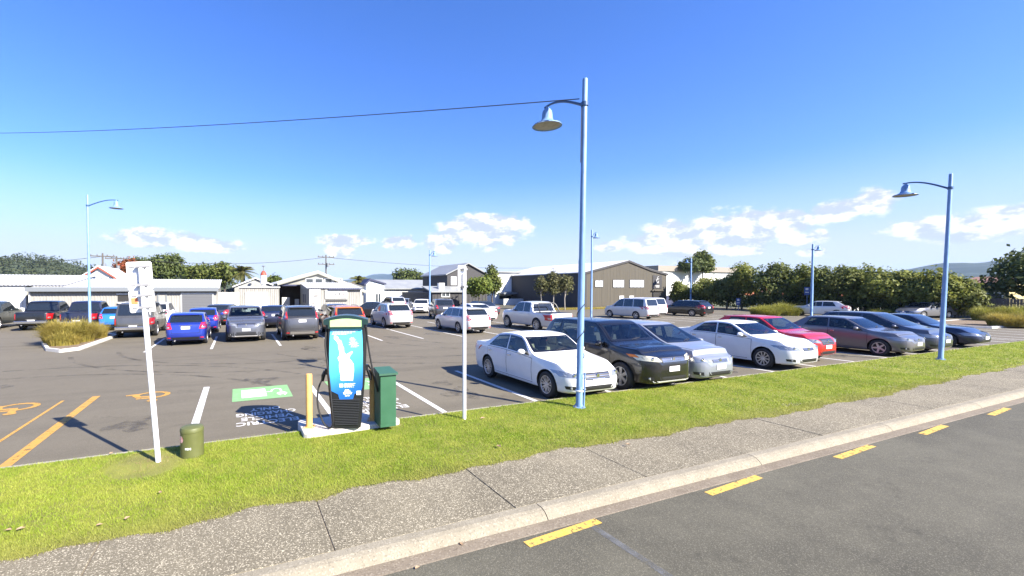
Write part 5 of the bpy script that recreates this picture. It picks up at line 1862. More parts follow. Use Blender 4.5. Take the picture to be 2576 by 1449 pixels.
class Bld:
    """a building with its root at (s0, t0); parts are given in lot coordinates"""
    def __init__(self, name, label, s0, t0, cat='building', group=None):
        self.s, self.t = s0, t0
        self.root = thing(name, label, cat, W(s0, t0), LOT, group)

    def box(self, name, s0, s1, t0, t1, z0, z1, m, parent=None):
        return MB().box(s0 - self.s, s1 - self.s, t0 - self.t, t1 - self.t, z0, z1).build(name, m, parent or self.root)

    def prism(self, name, poly, t0, t1, m, parent=None):       # poly in (s,z)
        return MB().prism([(a - self.s, z) for a, z in poly], t0 - self.t, t1 - self.t).build(name, m, parent or self.root)

    def sprism(self, name, poly, s0, s1, m, parent=None):      # poly in (t,z), along s
        n = len(poly)
        vs = [(s0 - self.s, a - self.t, z) for a, z in poly] + [(s1 - self.s, a - self.t, z) for a, z in poly]
        fs = [tuple(range(n)), tuple(range(2 * n - 1, n - 1, -1))] + [(i, n + i, n + (i + 1) % n, (i + 1) % n) for i in range(n)]
        return MB().add(vs, fs).build(name, m, parent or self.root)

    def sheets(self, name, s0, s1, lo, hi, m, wd=0.8, parent=None, depth=0.03):
        """ribbed sheets side by side from the line lo=(t,z) up to hi=(t,z)"""
        n = max(1, round((s1 - s0) / wd))
        w = (s1 - s0) / n
        d = Vector((0, hi[0] - lo[0], hi[1] - lo[1]))
        nrm = Vector((0, -d.z, d.y)).normalized()
        ribs = 4
        prof = []
        for k in range(ribs):
            a = w * k / ribs
            b = w / ribs
            prof += [(a, 0), (a + 0.55 * b, 0), (a + 0.65 * b, depth), (a + 0.9 * b, depth)]
        prof.append((w, 0))
        mb = MB()
        for x, o in prof:
            p = nrm * o
            mb.v += [(x, p.y, p.z), (x, d.y + p.y, d.z + p.z)]
        for k in range(len(prof) - 1):
            mb.f.append((2 * k, 2 * k + 2, 2 * k + 3, 2 * k + 1))
            mb.mi.append(0)
        me = mb.mesh(name, m)
        for i in range(n):
            link(name, me, parent or self.root, (s0 - self.s + i * w, lo[0] - self.t, lo[1]))

    def win(self, s0, s1, z0, z1, t, panes=1, glass=None, frame=None, fw=0.07, hbar=False):
        f = frame or M_wframe
        g_ = glass or M_glassw
        fr = MB()
        fr.box(s0, s1, 0, 0.08, z1 - fw, z1).box(s0, s1, 0, 0.08, z0, z0 + fw).box(s0, s0 + fw, 0, 0.08, z0 + fw, z1 - fw).box(s1 - fw, s1, 0, 0.08, z0 + fw, z1 - fw)
        for k in range(1, panes):
            x = s0 + (s1 - s0) * k / panes
            fr.box(x - fw / 2, x + fw / 2, 0.004, 0.076, z0 + fw, z1 - fw)
        fr.v = [(x - self.s, y + t - self.t - 0.075, z) for x, y, z in fr.v]
        fo = fr.build('window', f, self.root)
        for k in range(panes):
            a, b = s0 + (s1 - s0) * k / panes, s0 + (s1 - s0) * (k + 1) / panes
            MB().box(a - self.s + fw * 0.5, b - self.s - fw * 0.5, t - self.t - 0.035, t - self.t - 0.02, z0 + fw * 0.8, z1 - fw * 0.8).build('pane', g_, fo)
        return fo


def rect(u0, v0, u1, v1, T):
    a, b = SZ(u0, v1, T), SZ(u1, v0, T)
    return a[0], b[0], a[1], b[1]


# ---- long corrugated shed at the left
T = 44.0
sa, sb = SZ(72, 727, T)[0], SZ(547, 727, T)[0]
B = Bld('long_shed', 'long low shed of pale corrugated iron with grey roller door, behind the pickups', sa, T)
B.box('wall_core', sa, sb, T + 0.06, T + 9, 0, 2.5, M_wallg)
B.sheets('wall_sheet', sa, sb, (T + 0.03, 0), (T + 0.03, 2.52), M_iron)
zr = SZ(300, 702, 51)[1]
B.sprism('roof_frame', [(T - 0.1, 2.55), (T + 8, zr - 0.05), (T + 9, zr - 0.2), (T + 9, 2.5)], sa + 0.02, sb - 0.02, M_wallg)
B.sheets('roof_sheet', sa - 0.15, sb + 0.15, (T - 0.28, 2.60), (T + 8, zr + 0.02), M_roofw, 0.9)
B.box('rain_gutter', sa - 0.1, sb + 0.1, T - 0.44, T - 0.26, 2.36, 2.72, M_gutterg)
r = rect(459, 740, 534, 790, T)
B.box('door_frame', r[0] - 0.12, r[1] + 0.12, T - 0.06, T + 0.03, 0, r[3] + 0.14, M_wallw)
dz = (r[3] - 0.02) / 14
dr = B.box('roller_door', r[0], r[1], T - 0.075, T - 0.062, 0, r[3], M_shutter)
for k in range(14):
    MB().box(r[0] - sa, r[1] - sa, -0.10, -0.076, k * dz + 0.012, (k + 1) * dz - 0.004).build('slat', M_shutter, dr)
r = rect(297, 741, 388, 772, T)
B.box('hatch_shade_panel', r[0], r[1], T - 0.02, T + 0.02, r[2], r[3], M_dark)  # flat near-black panel, painted shade in place of a real opening
B.box('hatch_frame', r[0] - 0.1, r[1] + 0.1, T - 0.07, T - 0.03, r[3], r[3] + 0.12, M_wallw)
B.box('counter', r[0], r[1] - 0.4, T - 0.2, T - 0.03, r[2] + 0.3, r[2] + 0.42, M_wallw)
r = rect(396, 737, 420, 768, T)
B.win(r[0], r[1], r[2], r[3], T, 1, M_iron, M_gutterg, 0.1)
r = rect(72, 735, 76, 800, T)
B.box('downpipe', sa + 0.02, sa + 0.12, T - 0.12, T - 0.02, 0, 2.45, M_wallw)

# ---- big white hall at the left edge
T2 = 45.2
sl, sr = SZ(-300, 727, T2)[0], SZ(66, 727, T2)[0]
B = Bld('white_hall', 'plain white hall with a white roof at the left edge', sl, T2)
zr2 = SZ(120, 692, 54)[1]
B.box('wall', sl, sr, T2, T2 + 18, 0, 2.9, M_wallw)
B.sheets('wall_sheet', sl, sr, (T2 - 0.03, 0), (T2 - 0.03, 2.9), M_wallw, 1.0)
B.sprism('roof_frame', [(T2 + 0.0, 2.88), (T2 + 9, zr2 - 0.05), (T2 + 18, 2.88)], sl + 0.02, sr + 2.4, M_wallw)
B.sheets('roof_sheet', sl - 0.2, sr + 2.6, (T2 - 0.25, 2.86), (T2 + 9, zr2), M_roofw, 1.0)

# ---- house with red brown bargeboards behind the shed
T3 = 64.0
s0, s1 = SZ(195, 700, T3)[0], SZ(301, 700, T3)[0]
za, ze = SZ(248, 671, T3)[1], SZ(195, 701, T3)[1]
sm_ = (s0 + s1) / 2
B = Bld('gabled_house', 'grey gabled house with red brown roof edges behind the long shed', s0, T3)
B.prism('wall', [(s0 + 0.5, 0), (s1 - 0.5, 0), (s1 - 0.5, ze - 0.1), (sm_, za - 0.15), (s0 + 0.5, ze - 0.1)], T3, T3 + 9, mat('blue_grey_wall', (0.34, 0.37, 0.40), 0.7))
B.prism('roof', [(s0, ze - 0.12), (sm_, za - 0.02), (s1, ze - 0.12), (s1, ze + 0.06), (sm_, za + 0.16), (s0, ze + 0.06)], T3 - 0.3, T3 + 9.3, M_roofw)
B.prism('bargeboard', [(s0, ze - 0.30), (sm_, za - 0.20), (s1, ze - 0.30), (s1, ze - 0.08), (sm_, za + 0.02), (s0, ze - 0.08)], T3 - 0.36, T3 - 0.302, M_redtrim)
for k in range(4):
    a = s0 + 1.0 + k * (s1 - s0 - 2) / 4
    B.win(a + 0.1, a + (s1 - s0 - 2) / 4 - 0.15, ze - 0.55, ze + 0.2, T3, 1)

# ---- white board fence
T4 = 46.5
s0, s1 = SZ(549, 735, T4)[0], SZ(600, 735, T4)[0]
zf = SZ(570, 735, T4)[1]
fn = thing('board_fence', 'white vertical board fence between the long shed and the garage', 'fence', W(s0, T4), LOT)
nb = 12
bw = (s1 - s0) / nb
bm_ = MB().box(0.02, bw - 0.02, 0, 0.03, 0.05, zf).mesh('board', M_wallw, recalc=True)
for k in range(nb):
    link('board', bm_, fn, (k * bw, 0, random.uniform(-0.02, 0.02)))
for z in (0.4, zf - 0.4):
    MB().box(0, s1 - s0, 0.035, 0.09, z, z + 0.12).build('rail', M_wallw, fn)
for k in range(4):
    MB().box(k * (s1 - s0) / 3 - 0.05, k * (s1 - s0) / 3 + 0.05, 0.095, 0.2, 0, zf).build('post', M_wallw, fn)

# ---- garage with white door and the small gable behind it
T5 = 47.0
s0, s1 = SZ(602, 730, T5)[0], SZ(702, 730, T5)[0]
zt = SZ(650, 724, T5)[1]
B = Bld('garage', 'pale corrugated garage with a wide white door', s0, T5)
B.box('wall_core', s0, s1, T5 + 0.06, T5 + 6, 0, zt, M_wallg)
B.sheets('wall_sheet', s0, s1, (T5 + 0.03, 0), (T5 + 0.03, zt), M_iron)
B.box('roof_edge', s0 - 0.1, s1 + 0.1, T5 - 0.12, T5 + 6.1, zt, zt + 0.12, M_roofw)
r = rect(617, 735, 674, 785, T5)
gd = B.box('garage_door', r[0], r[1], T5 - 0.06, T5 - 0.01, 0.02, r[3], M_wallw)
for k in range(4):
    MB().box(r[0] - s0 + 0.04, r[1] - s0 - 0.04, -0.085, -0.061, 0.05 + k * r[3] / 4, (k + 1) * r[3] / 4 - 0.02).build('door_panel', M_wallw, gd)
T6 = 54.0
a0, a1 = SZ(585, 722, T6)[0], SZ(698, 722, T6)[0]
za, ze = SZ(642, 701, T6)[1], SZ(585, 722, T6)[1]
am = (a0 + a1) / 2
B = Bld('small_gabled_shed', 'small grey gabled shed behind the white garage', a0, T6)
B.prism('wall', [(a0 + 0.2, 0), (a1 - 0.2, 0), (a1 - 0.2, ze), (am, za - 0.1), (a0 + 0.2, ze)], T6, T6 + 7, M_irongrey)
B.prism('roof', [(a0, ze - 0.05), (am, za), (a1, ze - 0.05), (a1, ze + 0.1), (am, za + 0.14), (a0, ze + 0.1)], T6 - 0.25, T6 + 7.2, M_roofw)
# round vent with a red dome
pv = SZ(663, 712, 51.5)
vt_ = thing('roof_vent', 'white drum vent with a rusty red dome above the garage', 'vent', W(pv[0], 51.5, 0), LOT)
zb, zd, zc_ = SZ(663, 714, 51.5)[1], SZ(663, 692, 51.5)[1], SZ(663, 680, 51.5)[1]
MB().lathe([(0.22, 0.0), (0.22, zb), (0.36, zb + 0.02), (0.36, zd - 0.2), (0.30, zd)], 16, close=True).build('drum', M_wallw, vt_, smooth=True)
MB().lathe([(0.34, zd - 0.02), (0.30, zd + 0.18), (0.16, zc_ - 0.1), (0.07, zc_ - 0.05)], 16, close=True).build('dome', M_redtrim, vt_, smooth=True)
MB().lathe([(0.05, zc_ - 0.1), (0.05, zc_ + 0.4), (0.2, zc_ + 0.45), (0.2, zc_ + 0.5), (0.03, zc_ + 0.55)], 10).build('cap', M_gutterg, vt_)

# ---- the workshop with the sign
T7 = 51.0
sL, sR = SZ(697, 712, T7)[0], SZ(918, 735, T7)[0]
sA, zA = SZ(799, 684, T7)
zL, zR = SZ(697, 713, T7)[1], SZ(918, 733, T7)[1]
B = Bld('workshop', 'grey gabled workshop with a row of high windows and an open bay', sL, T7)
o0, o1, _, oz = rect(703, 719, 757, 790, T7)
B.prism('gable_wall', [(sL + 0.2, oz), (sR - 0.2, oz), (sR - 0.2, zR - 0.1), (sA, zA - 0.15), (sL + 0.2, zL - 0.1)], T7, T7 + 0.25, M_wallg)
B.box('wall_pier', sL + 0.2, o0, T7, T7 + 0.25, 0, oz, M_wallg)
B.box('wall', o1, sR - 0.2, T7, T7 + 0.25, 0, oz, M_wallg)
B.box('bay_back_wall', sL + 0.2, sR - 0.2, T7 + 4.0, T7 + 4.2, 0, oz + 0.5, mat('brown_inner_wall', (0.13, 0.10, 0.075), 0.8, var=0.5, vscale=1.2))
B.box('bay_ceiling', o0, o1, T7 + 0.25, T7 + 4.0, oz + 0.02, oz + 0.1, M_dark)
B.box('lintel', o0 - 0.3, o1 + 0.3, T7 - 0.06, T7 - 0.004, oz - 0.02, oz + 0.14, M_navyp)
B.box('side_wall', sR - 0.4, sR - 0.2, T7 + 0.25, T7 + 14, 0, zR - 0.2, M_wallg)
for (pa, pb_) in (((sL, zL), (sA, zA)), ((sA, zA), (sR, zR))):
    B.prism('roof_slope', [(pa[0], pa[1] - 0.04), (pb_[0], pb_[1] - 0.04), (pb_[0], pb_[1] + 0.12), (pa[0], pa[1] + 0.12)], T7 - 0.3, T7 + 14, M_roofw)
    B.prism('bargeboard', [(pa[0], pa[1] - 0.24), (pb_[0], pb_[1] - 0.24), (pb_[0], pb_[1] - 0.045), (pa[0], pa[1] - 0.045)], T7 - 0.34, T7 - 0.304, M_wallg)
for (ua, ub) in ((768, 789), (791, 812), (816, 836), (838, 860)):
    r = rect(ua, 700, ub, 714, T7)
    B.win(r[0], r[1], r[2], r[3], T7, 1, M_glassw, M_wframe, 0.08)
r = rect(764, 714, 862, 718, T7)
B.box('window_sill', r[0], r[1], T7 - 0.14, T7 - 0.002, r[2], r[3], M_wallw)
T8 = 44.5
s0, s1 = SZ(776, 727, T8)[0], SZ(909, 727, T8)[0]
z0, z1 = SZ(840, 726, T8)[1], SZ(840, 711, T7)[1]
A = Bld('annex', 'pale corrugated annex with a white sign board reading JIHAX', s0, T8)
A.box('wall_core', s0, s1, T8 + 0.06, T7 - 0.35, 0, z0 - 0.02, M_wallg)
A.sheets('wall_sheet', s0, s1, (T8 + 0.03, 0), (T8 + 0.03, z0), M_iron)
A.sprism('roof_frame', [(T8 + 0.06, z0 - 0.01), (T7 - 0.35, z1 - 0.06), (T7 - 0.35, z0 - 0.01)], s0 + 0.01, s1 - 0.01, M_irongrey)
A.sheets('roof_sheet', s0 - 0.15, s1 + 0.15, (T8 - 0.2, z0 + 0.03), (T7 - 0.36, z1), M_roofw, 0.9)
A.box('rain_gutter', s0 + 2.0, s1, T8 - 0.3, T8 - 0.18, z0 - 0.10, z0 + 0.02, M_navyp)
A.box('corner_board', s1 - 0.12, s1 + 0.06, T8 - 0.03, T8 + 0.02, 0, z0, M_wallw)
r = rect(818, 729, 873, 751, T8)
sgn = A.box('sign_board', r[0], r[1], T8 - 0.09, T8 - 0.045, r[2], r[3], M_wallw)
M_ink = mat('dark_print', (0.04, 0.04, 0.045), 0.6)
M_inkr = mat('red_print', (0.55, 0.08, 0.10), 0.6)
hh = r[3] - r[2]
wd = r[1] - r[0]
for i, (ch_, m_) in enumerate([('J', M_ink), ('I', M_ink), ('H', M_ink), ('A', M_ink), ('X', M_inkr)]):
    me = text_mesh('sign_letter', ch_, hh * 0.46, m_, 0.004, 'CENTER', 0.012)
    o = link('sign_letter', me, sgn, (r[0] - s0 + wd * (0.18 + 0.155 * i + (0.04 if i == 4 else 0)), -0.0945, r[2] + hh * 0.34))
    o.rotation_euler = (PI / 2, 0, 0)
for zz in (0.16, 0.80):
    MB().box(r[0] - s0 + wd * 0.76, r[0] - s0 + wd * 0.86, -0.0965, -0.091, r[2] + hh * zz, r[2] + hh * (zz + 0.06)).build('sign_line', M_inkr, sgn)
r2 = rect(820, 754, 873, 758, T8)
A.box('black_strip', r2[0], r2[1], T8 - 0.07, T8 - 0.03, r2[2], r2[3], M_ink)
r3 = rect(778, 728, 806, 786, T8)
mb_ = A.box('menu_board', r3[0], r3[1], T8 - 0.09, T8 - 0.045, 0.2, r3[3], M_wallw)
for k in range(14):
    zz = 0.35 + k * (r3[3] - 0.6) / 14
    xx = r3[0] - s0 + random.uniform(0.1, 0.5)
    MB().box(xx, xx + random.uniform(0.15, 0.55), -0.0965, -0.091, zz, zz + random.uniform(0.04, 0.1)).build('printed_line', random.choice([M_ink, M_inkr, M_osticker]), mb_)
for k in range(2):
    a = T8 + 2.0 + k * 1.4
    MB().box(-0.03, 0.02, a - T8, a - T8 + 0.5, 1.1, 2.0).build('side_window', M_navyp, A.root)
# goods in the open bay
for (ua, va, ub, vb, mm, nm, lab) in [(709, 748, 728, 790, M_wallw, 'fridge', 'white upright fridge in the open workshop bay'), (742, 752, 752, 774, M_wallw, 'oven', 'white box standing on the bench in the workshop bay')]:
    r = rect(ua, va, ub, vb, T7 + 1.5)
    o = MB().bbox(-(r[1] - r[0]) / 2, (r[1] - r[0]) / 2, -0.3, 0.3, 0, r[3] if nm == 'fridge' else r[3] - r[2], 0.02).build(nm, mm, None, W((r[0] + r[1]) / 2, T7 + 1.5, 0 if nm == 'fridge' else r[2]), rotz=LOT)
    tag(o, lab, 'appliance')
r = rect(730, 770, 756, 776, T7 + 1.5)
wb_ = thing('work_bench', 'wooden bench inside the open workshop bay', 'bench', W((r[0] + r[1]) / 2, T7 + 1.5), LOT)
MB().box(-(r[1] - r[0]) / 2, (r[1] - r[0]) / 2, -0.4, 0.4, r[2] - 0.05, r[2] - 0.004).build('top', M_wood, wb_)
for sx in (-1, 1):
    for sy in (-1, 1):
        x = sx * ((r[1] - r[0]) / 2 - 0.08)
        MB().box(x - 0.04, x + 0.04, sy * 0.32 - 0.04, sy * 0.32 + 0.04, 0, r[2] - 0.05).build('leg', M_wood, wb_)

# ---- low house with garage
T9 = 62.0
s0, s1 = SZ(922, 728, T9)[0], SZ(1092, 728, T9)[0]
ze, zr = SZ(1000, 727, T9)[1], SZ(1000, 706, T9 + 5)[1]
B = Bld('low_house', 'low pale house with a long grey roof and two garage openings', s0, T9)
B.box('wall', s0, s1, T9, T9 + 10, 0, ze, M_wallw)
B.sprism('roof', [(T9 - 0.5, ze - 0.05), (T9 + 5, zr), (T9 + 10.5, ze - 0.05), (T9 + 10.5, ze + 0.1), (T9 + 5, zr + 0.15), (T9 - 0.5, ze + 0.1)], s0 + 2.6, s1 + 0.3, M_roofg)
g0, g1 = SZ(921, 735, T9 - 2)[0], SZ(966, 735, T9 - 2)[0]
zg = SZ(945, 706, T9 - 2)[1]
zg0 = SZ(945, 716, T9 - 2)[1]
B.prism('front_gable', [(g0, 0), (g1, 0), (g1, zg0), (g0 + 0.6, zg), (g0, zg0)], T9 - 2, T9 - 0.01, mat('pale_blue_wall', (0.52, 0.57, 0.62), 0.7))
B.prism('gable_edge', [(g0 - 0.3, zg0 - 0.2), (g0 + 0.6, zg + 0.02), (g1 + 0.3, zg0 - 0.0), (g1 + 0.3, zg0 + 0.2), (g0 + 0.6, zg + 0.3), (g0 - 0.3, zg0 + 0.1)], T9 - 2.2, T9 + 3, M_navyp)
r = rect(944, 738, 958, 757, T9 - 2)
B.win(r[0], r[1], 0.4, r[3], T9 - 2, 2)
r = rect(974, 737, 1014, 770, T9)
B.box('garage_door', r[0], r[1], T9 - 0.08, T9 - 0.01, 0, r[3], M_wallw)
r = rect(1022, 737, 1062, 770, T9)
B.box('garage_shade_panel', r[0], r[1], T9 - 0.06, T9 - 0.01, 0, r[3], M_dark)  # shade inside the garage, painted as a dark panel on the wall
r = rect(965, 732, 1092, 736, T9)
B.box('fascia', r[0], r[1], T9 - 0.12, T9 - 0.09, r[2], r[3], M_wallw)

# ---- dark two storey building
T10 = 50.0
c0, c1 = SZ(1088, 735, T10 - 2.5)[0], SZ(1226, 735, T10 - 2.5)[0]
zl = SZ(1100, 736, T10 - 2.5)[1]
B = Bld('dark_building', 'dark timber building of two storeys with a pale gabled roof', c0, T10)
B.box('lower_wall', c0, c1, T10 - 2.5, T10 + 8, 0, zl, M_darkbd)
zu = SZ(1130, 722, T10)[1]
B.sprism('lower_roof', [(T10 - 2.8, zl + 0.02), (T10 + 0.1, zu), (T10 + 0.1, zu + 0.12), (T10 - 2.8, zl + 0.14)], c0 - 0.3, c1, M_roofg)
d0, d1 = SZ(1125, 690, T10)[0], SZ(1226, 690, T10)[0]
sAp, zAp = SZ(1172, 664, T10)
zEv = SZ(1125, 690, T10)[1]
B.prism('upper_wall', [(d0, zl), (d1, zl), (d1, zEv), ((d0 + d1) / 2, zAp), (d0, zEv)], T10, T10 + 8, M_darkbd)
B.prism('roof_slope', [(d0 - 0.3, zEv - 0.14), ((d0 + d1) / 2, zAp + 0.02), ((d0 + d1) / 2, zAp + 0.16), (d0 - 0.3, zEv + 0.02)], T10 - 0.25, T10 + 8.2, M_roofg)
B.prism('roof_slope', [(d1 + 0.3, zEv - 0.14), ((d0 + d1) / 2, zAp + 0.02), ((d0 + d1) / 2, zAp + 0.16), (d1 + 0.3, zEv + 0.02)], T10 - 0.25, T10 + 8.2, M_roofg)
r = rect(1134, 696, 1148, 717, T10)
B.win(r[0], r[1], r[2], r[3], T10, 2, M_blind)
r = rect(1110, 733, 1131, 747, T10 - 2.5)
B.win(r[0], r[1], r[2] - 0.02, r[3] - 0.02, T10 - 2.5, 2, M_glassw)
n = 16
for k in range(n):
    x = c0 + (c1 - c0) * (k + 0.5) / n
    B.box('batten', x - 0.03, x + 0.03, T10 - 2.54, T10 - 2.501, 0.05, zl - 0.02, M_darkbd)
B.box('air_unit', c0 + 1.3, c0 + 2.1, T10 - 1.6, T10 - 1.1, zl + 0.45, zl + 1.2, M_wallw)

# ---- white two storey building
T11 = 60.0
s0, s1 = SZ(1246, 700, T11)[0], SZ(1346, 700, T11)[0]
ztop, zmid = SZ(1290, 686, T11)[1], SZ(1290, 736, T11)[1]
B = Bld('white_building', 'white two storey building with a large gridded upper window', s0, T11)
B.box('wall', s0, s1, T11, T11 + 8, 0, ztop, M_wallw)
B.box('roof_edge', s0 - 0.3, s1 + 0.3, T11 - 0.3, T11 + 8.2, ztop, ztop + 0.18, M_roofg)
r = rect(1270, 702, 1329, 734, T11)
B.win(r[0], r[1], r[2], r[3], T11, 3, M_blind, M_wallw, 0.1)
B.box('canopy', s0 + 0.6, s1 + 2.0, T11 - 1.6, T11 - 0.01, zmid - 0.25, zmid + 0.05, M_gutterg)
r = rect(1256, 744, 1340, 752, T11)
B.box('shop_window', r[0], r[1], T11 - 0.05, T11 - 0.01, r[2], r[3], M_dark)
B.box('low_wall', s0 - 0.5, s1 + 3.0, T11 - 3.2, T11 - 3.0, 0, 1.0, M_wallw)
for zz in (SZ(1290, 692, T11)[1], SZ(1290, 698, T11)[1]):
    B.box('ledge', s0, s1, T11 - 0.05, T11 - 0.01, zz, zz + 0.05, M_wallg)

# ---- the brown hall
T12 = 43.6
s0, s1 = SZ(1472, 686, T12)[0], SZ(1677, 690, T12)[0]
zE = SZ(1472, 686, T12)[1]
sA, zA = SZ(1581, 656.5, T12)
sB, zB = SZ(1637, 679, T12)
zC = SZ(1677, 690, T12)[1]
B = Bld('brown_hall', 'large brown timber hall with three white upper windows and a sign by the door', s0, T12)
DP = 20.0
poly = [(s0, 0), (s1, 0), (s1, zC), (sB, zB), (sA, zA), (s0, zE)]
B.prism('wall', poly, T12, T12 + DP, M_brown)
B.box('side_wall_cladding', s0 - 0.03, s0 - 0.003, T12 + 0.3, T12 + DP, 0, zE - 0.05, M_darkbd)
B.box('corner_board', s0 - 0.06, s0 + 0.3, T12 - 0.05, T12 - 0.003, 0, zE - 0.05, M_darkbd)
nb = 58
for k in range(nb):                                   # the boards of the front, each with its own depth
    a = s0 + 0.32 + (s1 - s0 - 0.34) * k / nb
    b = s0 + 0.32 + (s1 - s0 - 0.34) * (k + 1) / nb
    xm = (a + b) / 2

    def topz(x):
        if x < sA:
            return zE + (zA - zE) * (x - s0) / (sA - s0)
        if x < sB:
            return zA + (zB - zA) * (x - sA) / (sB - sA)
        return zB + (zC - zB) * (x - sB) / (s1 - sB)
    pr = 0.018 + random.uniform(0, 0.012)
    B.prism('board', [(a + 0.006, 0.25), (b - 0.006, 0.25), (b - 0.006, min(topz(b), topz(a)) - 0.12), (a + 0.006, min(topz(b), topz(a)) - 0.12)], T12 - pr, T12 - 0.002, M_brown)
for (pa, pb_) in (((s0 - 0.2, zE - 0.03), (sA, zA)), ((sA, zA), (sB, zB)), ((sB, zB), (s1 + 0.15, zC))):
    B.prism('roof_slope', [(pa[0], pa[1] + 0.005), (pb_[0], pb_[1] + 0.005), (pb_[0], pb_[1] + 0.12), (pa[0], pa[1] + 0.12)], T12 - 0.12, T12 + DP + 0.2, M_roofw)
    B.prism('bargeboard', [(pa[0], pa[1] - 0.18), (pb_[0], pb_[1] - 0.18), (pb_[0], pb_[1] + 0.1), (pa[0], pa[1] + 0.1)], T12 - 0.16, T12 - 0.122, M_darkbd)
for (ua, ub, va, vb, pn) in ((1496, 1516, 705, 722, 2), (1541, 1569, 704, 723, 3), (1583, 1619, 704, 723, 4), (1557, 1568, 744, 753, 1), (1582, 1593, 744, 753, 1)):
    r = rect(ua, va, ub, vb, T12)
    B.win(r[0], r[1], r[2], r[3], T12 - 0.03, pn, M_blind, M_gutterg if pn > 1 else M_wframe, 0.06)
r = rect(1640, 734, 1662, 780, T12)
dr = B.box('door', r[0], r[1], T12 - 0.05, T12 - 0.033, 0, r[3], M_dark)
B.box('door_hood', r[0] - 0.3, r[1] + 0.5, T12 - 0.25, T12 - 0.05, r[3] + 0.1, r[3] + 0.22, M_brown)
r = rect(1641, 693, 1664, 726, T12)
sg_ = B.box('sign_board', r[0], r[1], T12 - 0.09, T12 - 0.035, r[2], r[3], M_darkbd)
cxs = (r[0] + r[1]) / 2 - s0
hz_ = r[3] - r[2]
lg = MB()


def sstroke(m, pts, w, y):
    for a, b in zip(pts[:-1], pts[1:]):
        d = Vector((b[0] - a[0], b[1] - a[1], 0)).normalized()
        q = Vector((-d.y, d.x, 0)) * w / 2
        m.add([(a[0] - q.x, y, a[1] - q.y), (b[0] - q.x, y, b[1] - q.y), (b[0] + q.x, y, b[1] + q.y), (a[0] + q.x, y, a[1] + q.y)], [(0, 1, 2, 3)])


spi = [(cxs + 0.16 + 0.17 * math.cos(a), r[3] - 0.36 + 0.17 * math.sin(a)) for a in np.linspace(R(60), R(330), 12)]
sstroke(lg, spi, 0.06, -0.0935)
spi = [(cxs - 0.02 + 0.20 * math.cos(a), r[3] - 0.78 + 0.25 * math.sin(a)) for a in np.linspace(R(60), R(300), 12)]
sstroke(lg, spi, 0.07, -0.0940)
spi = [(cxs + 0.12 + 0.12 * math.cos(a), r[3] - 0.95 + 0.14 * math.sin(a)) for a in np.linspace(R(-120), R(150), 10)]
sstroke(lg, spi, 0.06, -0.0945)
lg.build('sign_emblem', M_wallw, sg_, recalc=False)
for row, (x0, x1) in enumerate(((-0.42, 0.42), (-0.25, 0.40))):
    x = x0
    while x < x1:
        w_ = random.uniform(0.05, 0.10)
        MB().box(cxs + x, cxs + min(x1, x + w_), -0.0945, -0.091, r[2] + 0.34 - row * 0.17, r[2] + 0.45 - row * 0.17).build('sign_letter', M_wallw, sg_)
        x += w_ + 0.025
B.box('base_kerb', s0 - 0.5, s0 + 6.5, T12 - 1.1, T12 - 0.9, 0, 0.16, M_kerb)

# ---- white barrel roofed store right of the hall
T13 = 47.0
b0 = SZ(1664, 690, T13)[0]
b1 = SZ(1719, 720, T13)[0]
zc_ = SZ(1690, 684, T13)[1]
B = Bld('barrel_store', 'white barrel roofed store right of the brown hall', b0, T13)
rw = (b1 - b0)
arc = [(b0 + 0.5 + (rw - 0.5) * math.sin(a), 2.4 + (zc_ - 2.4) * math.cos(a)) for a in np.linspace(-PI / 2, PI / 2, 21)]
B.prism('vault', [(arc[0][0], 1.5), (arc[-1][0], 1.5)] + arc[::-1], T13, T13 + 16, M_wallw)
B.box('plinth_wall', arc[0][0] + 0.05, arc[-1][0] - 0.05, T13 + 0.05, T13 + 15.9, 0, 1.5, M_navyp)

# ---- long pale building behind the hedge
T14 = 66.0
s0, s1 = SZ(1655, 690, T14)[0], SZ(1870, 690, T14)[0]
z0_, z1_ = SZ(1760, 684, T14)[1], SZ(1760, 671, T14)[1]
B = Bld('pale_long_building', 'long pale building with a brown parapet behind the hedge', s0, T14)
B.box('wall', s0, s1, T14, T14 + 10, 0, z0_, M_wallw)
B.box('parapet', s0 - 0.4, s1 + 0.4, T14 - 0.4, T14 + 10.4, z0_, z1_, mat('taupe_parapet', (0.25, 0.22, 0.185), 0.7))
B.box('roof_vent', s0 + 8, s0 + 8.4, T14 - 0.2, T14 + 0.2, z1_, z1_ + 0.5, M_wallw)

# ---- houses seen over and through the hedge (walls at constant s)
def side_house(name, label, s, ua, ub, v_eave, v_ridge, wall, roof, cat='house'):
    ta, ze = TZ(ua, v_eave, s)
    tb, _ = TZ(ub, v_eave, s)
    zr = TZ((ua + ub) / 2, v_ridge, s + 3)[1]
    t0, t1 = min(ta, tb), max(ta, tb)
    B = Bld(name, label, s, t0, cat)
    B.box('wall', s, s + 9, t0, t1, 0, ze, wall)
    B.prism('roof', [(s - 0.6, ze - 0.1), (s + 4.5, zr), (s + 9.6, ze - 0.1), (s + 9.6, ze + 0.05), (s + 4.5, zr + 0.15), (s - 0.6, ze + 0.05)], t0 - 0.4, t1 + 0.4, roof)
    for k in range(3):
        tt = t0 + (t1 - t0) * (k + 0.35) / 3
        fo = MB().box(-0.06, -0.003, tt - t0, tt - t0 + 1.5, 1.0, 2.2).build('window', M_wframe, B.root)
        MB().box(-0.075, -0.061, tt - t0 + 0.1, tt - t0 + 1.4, 1.1, 2.1).build('pane', M_glassw, fo)
    return B


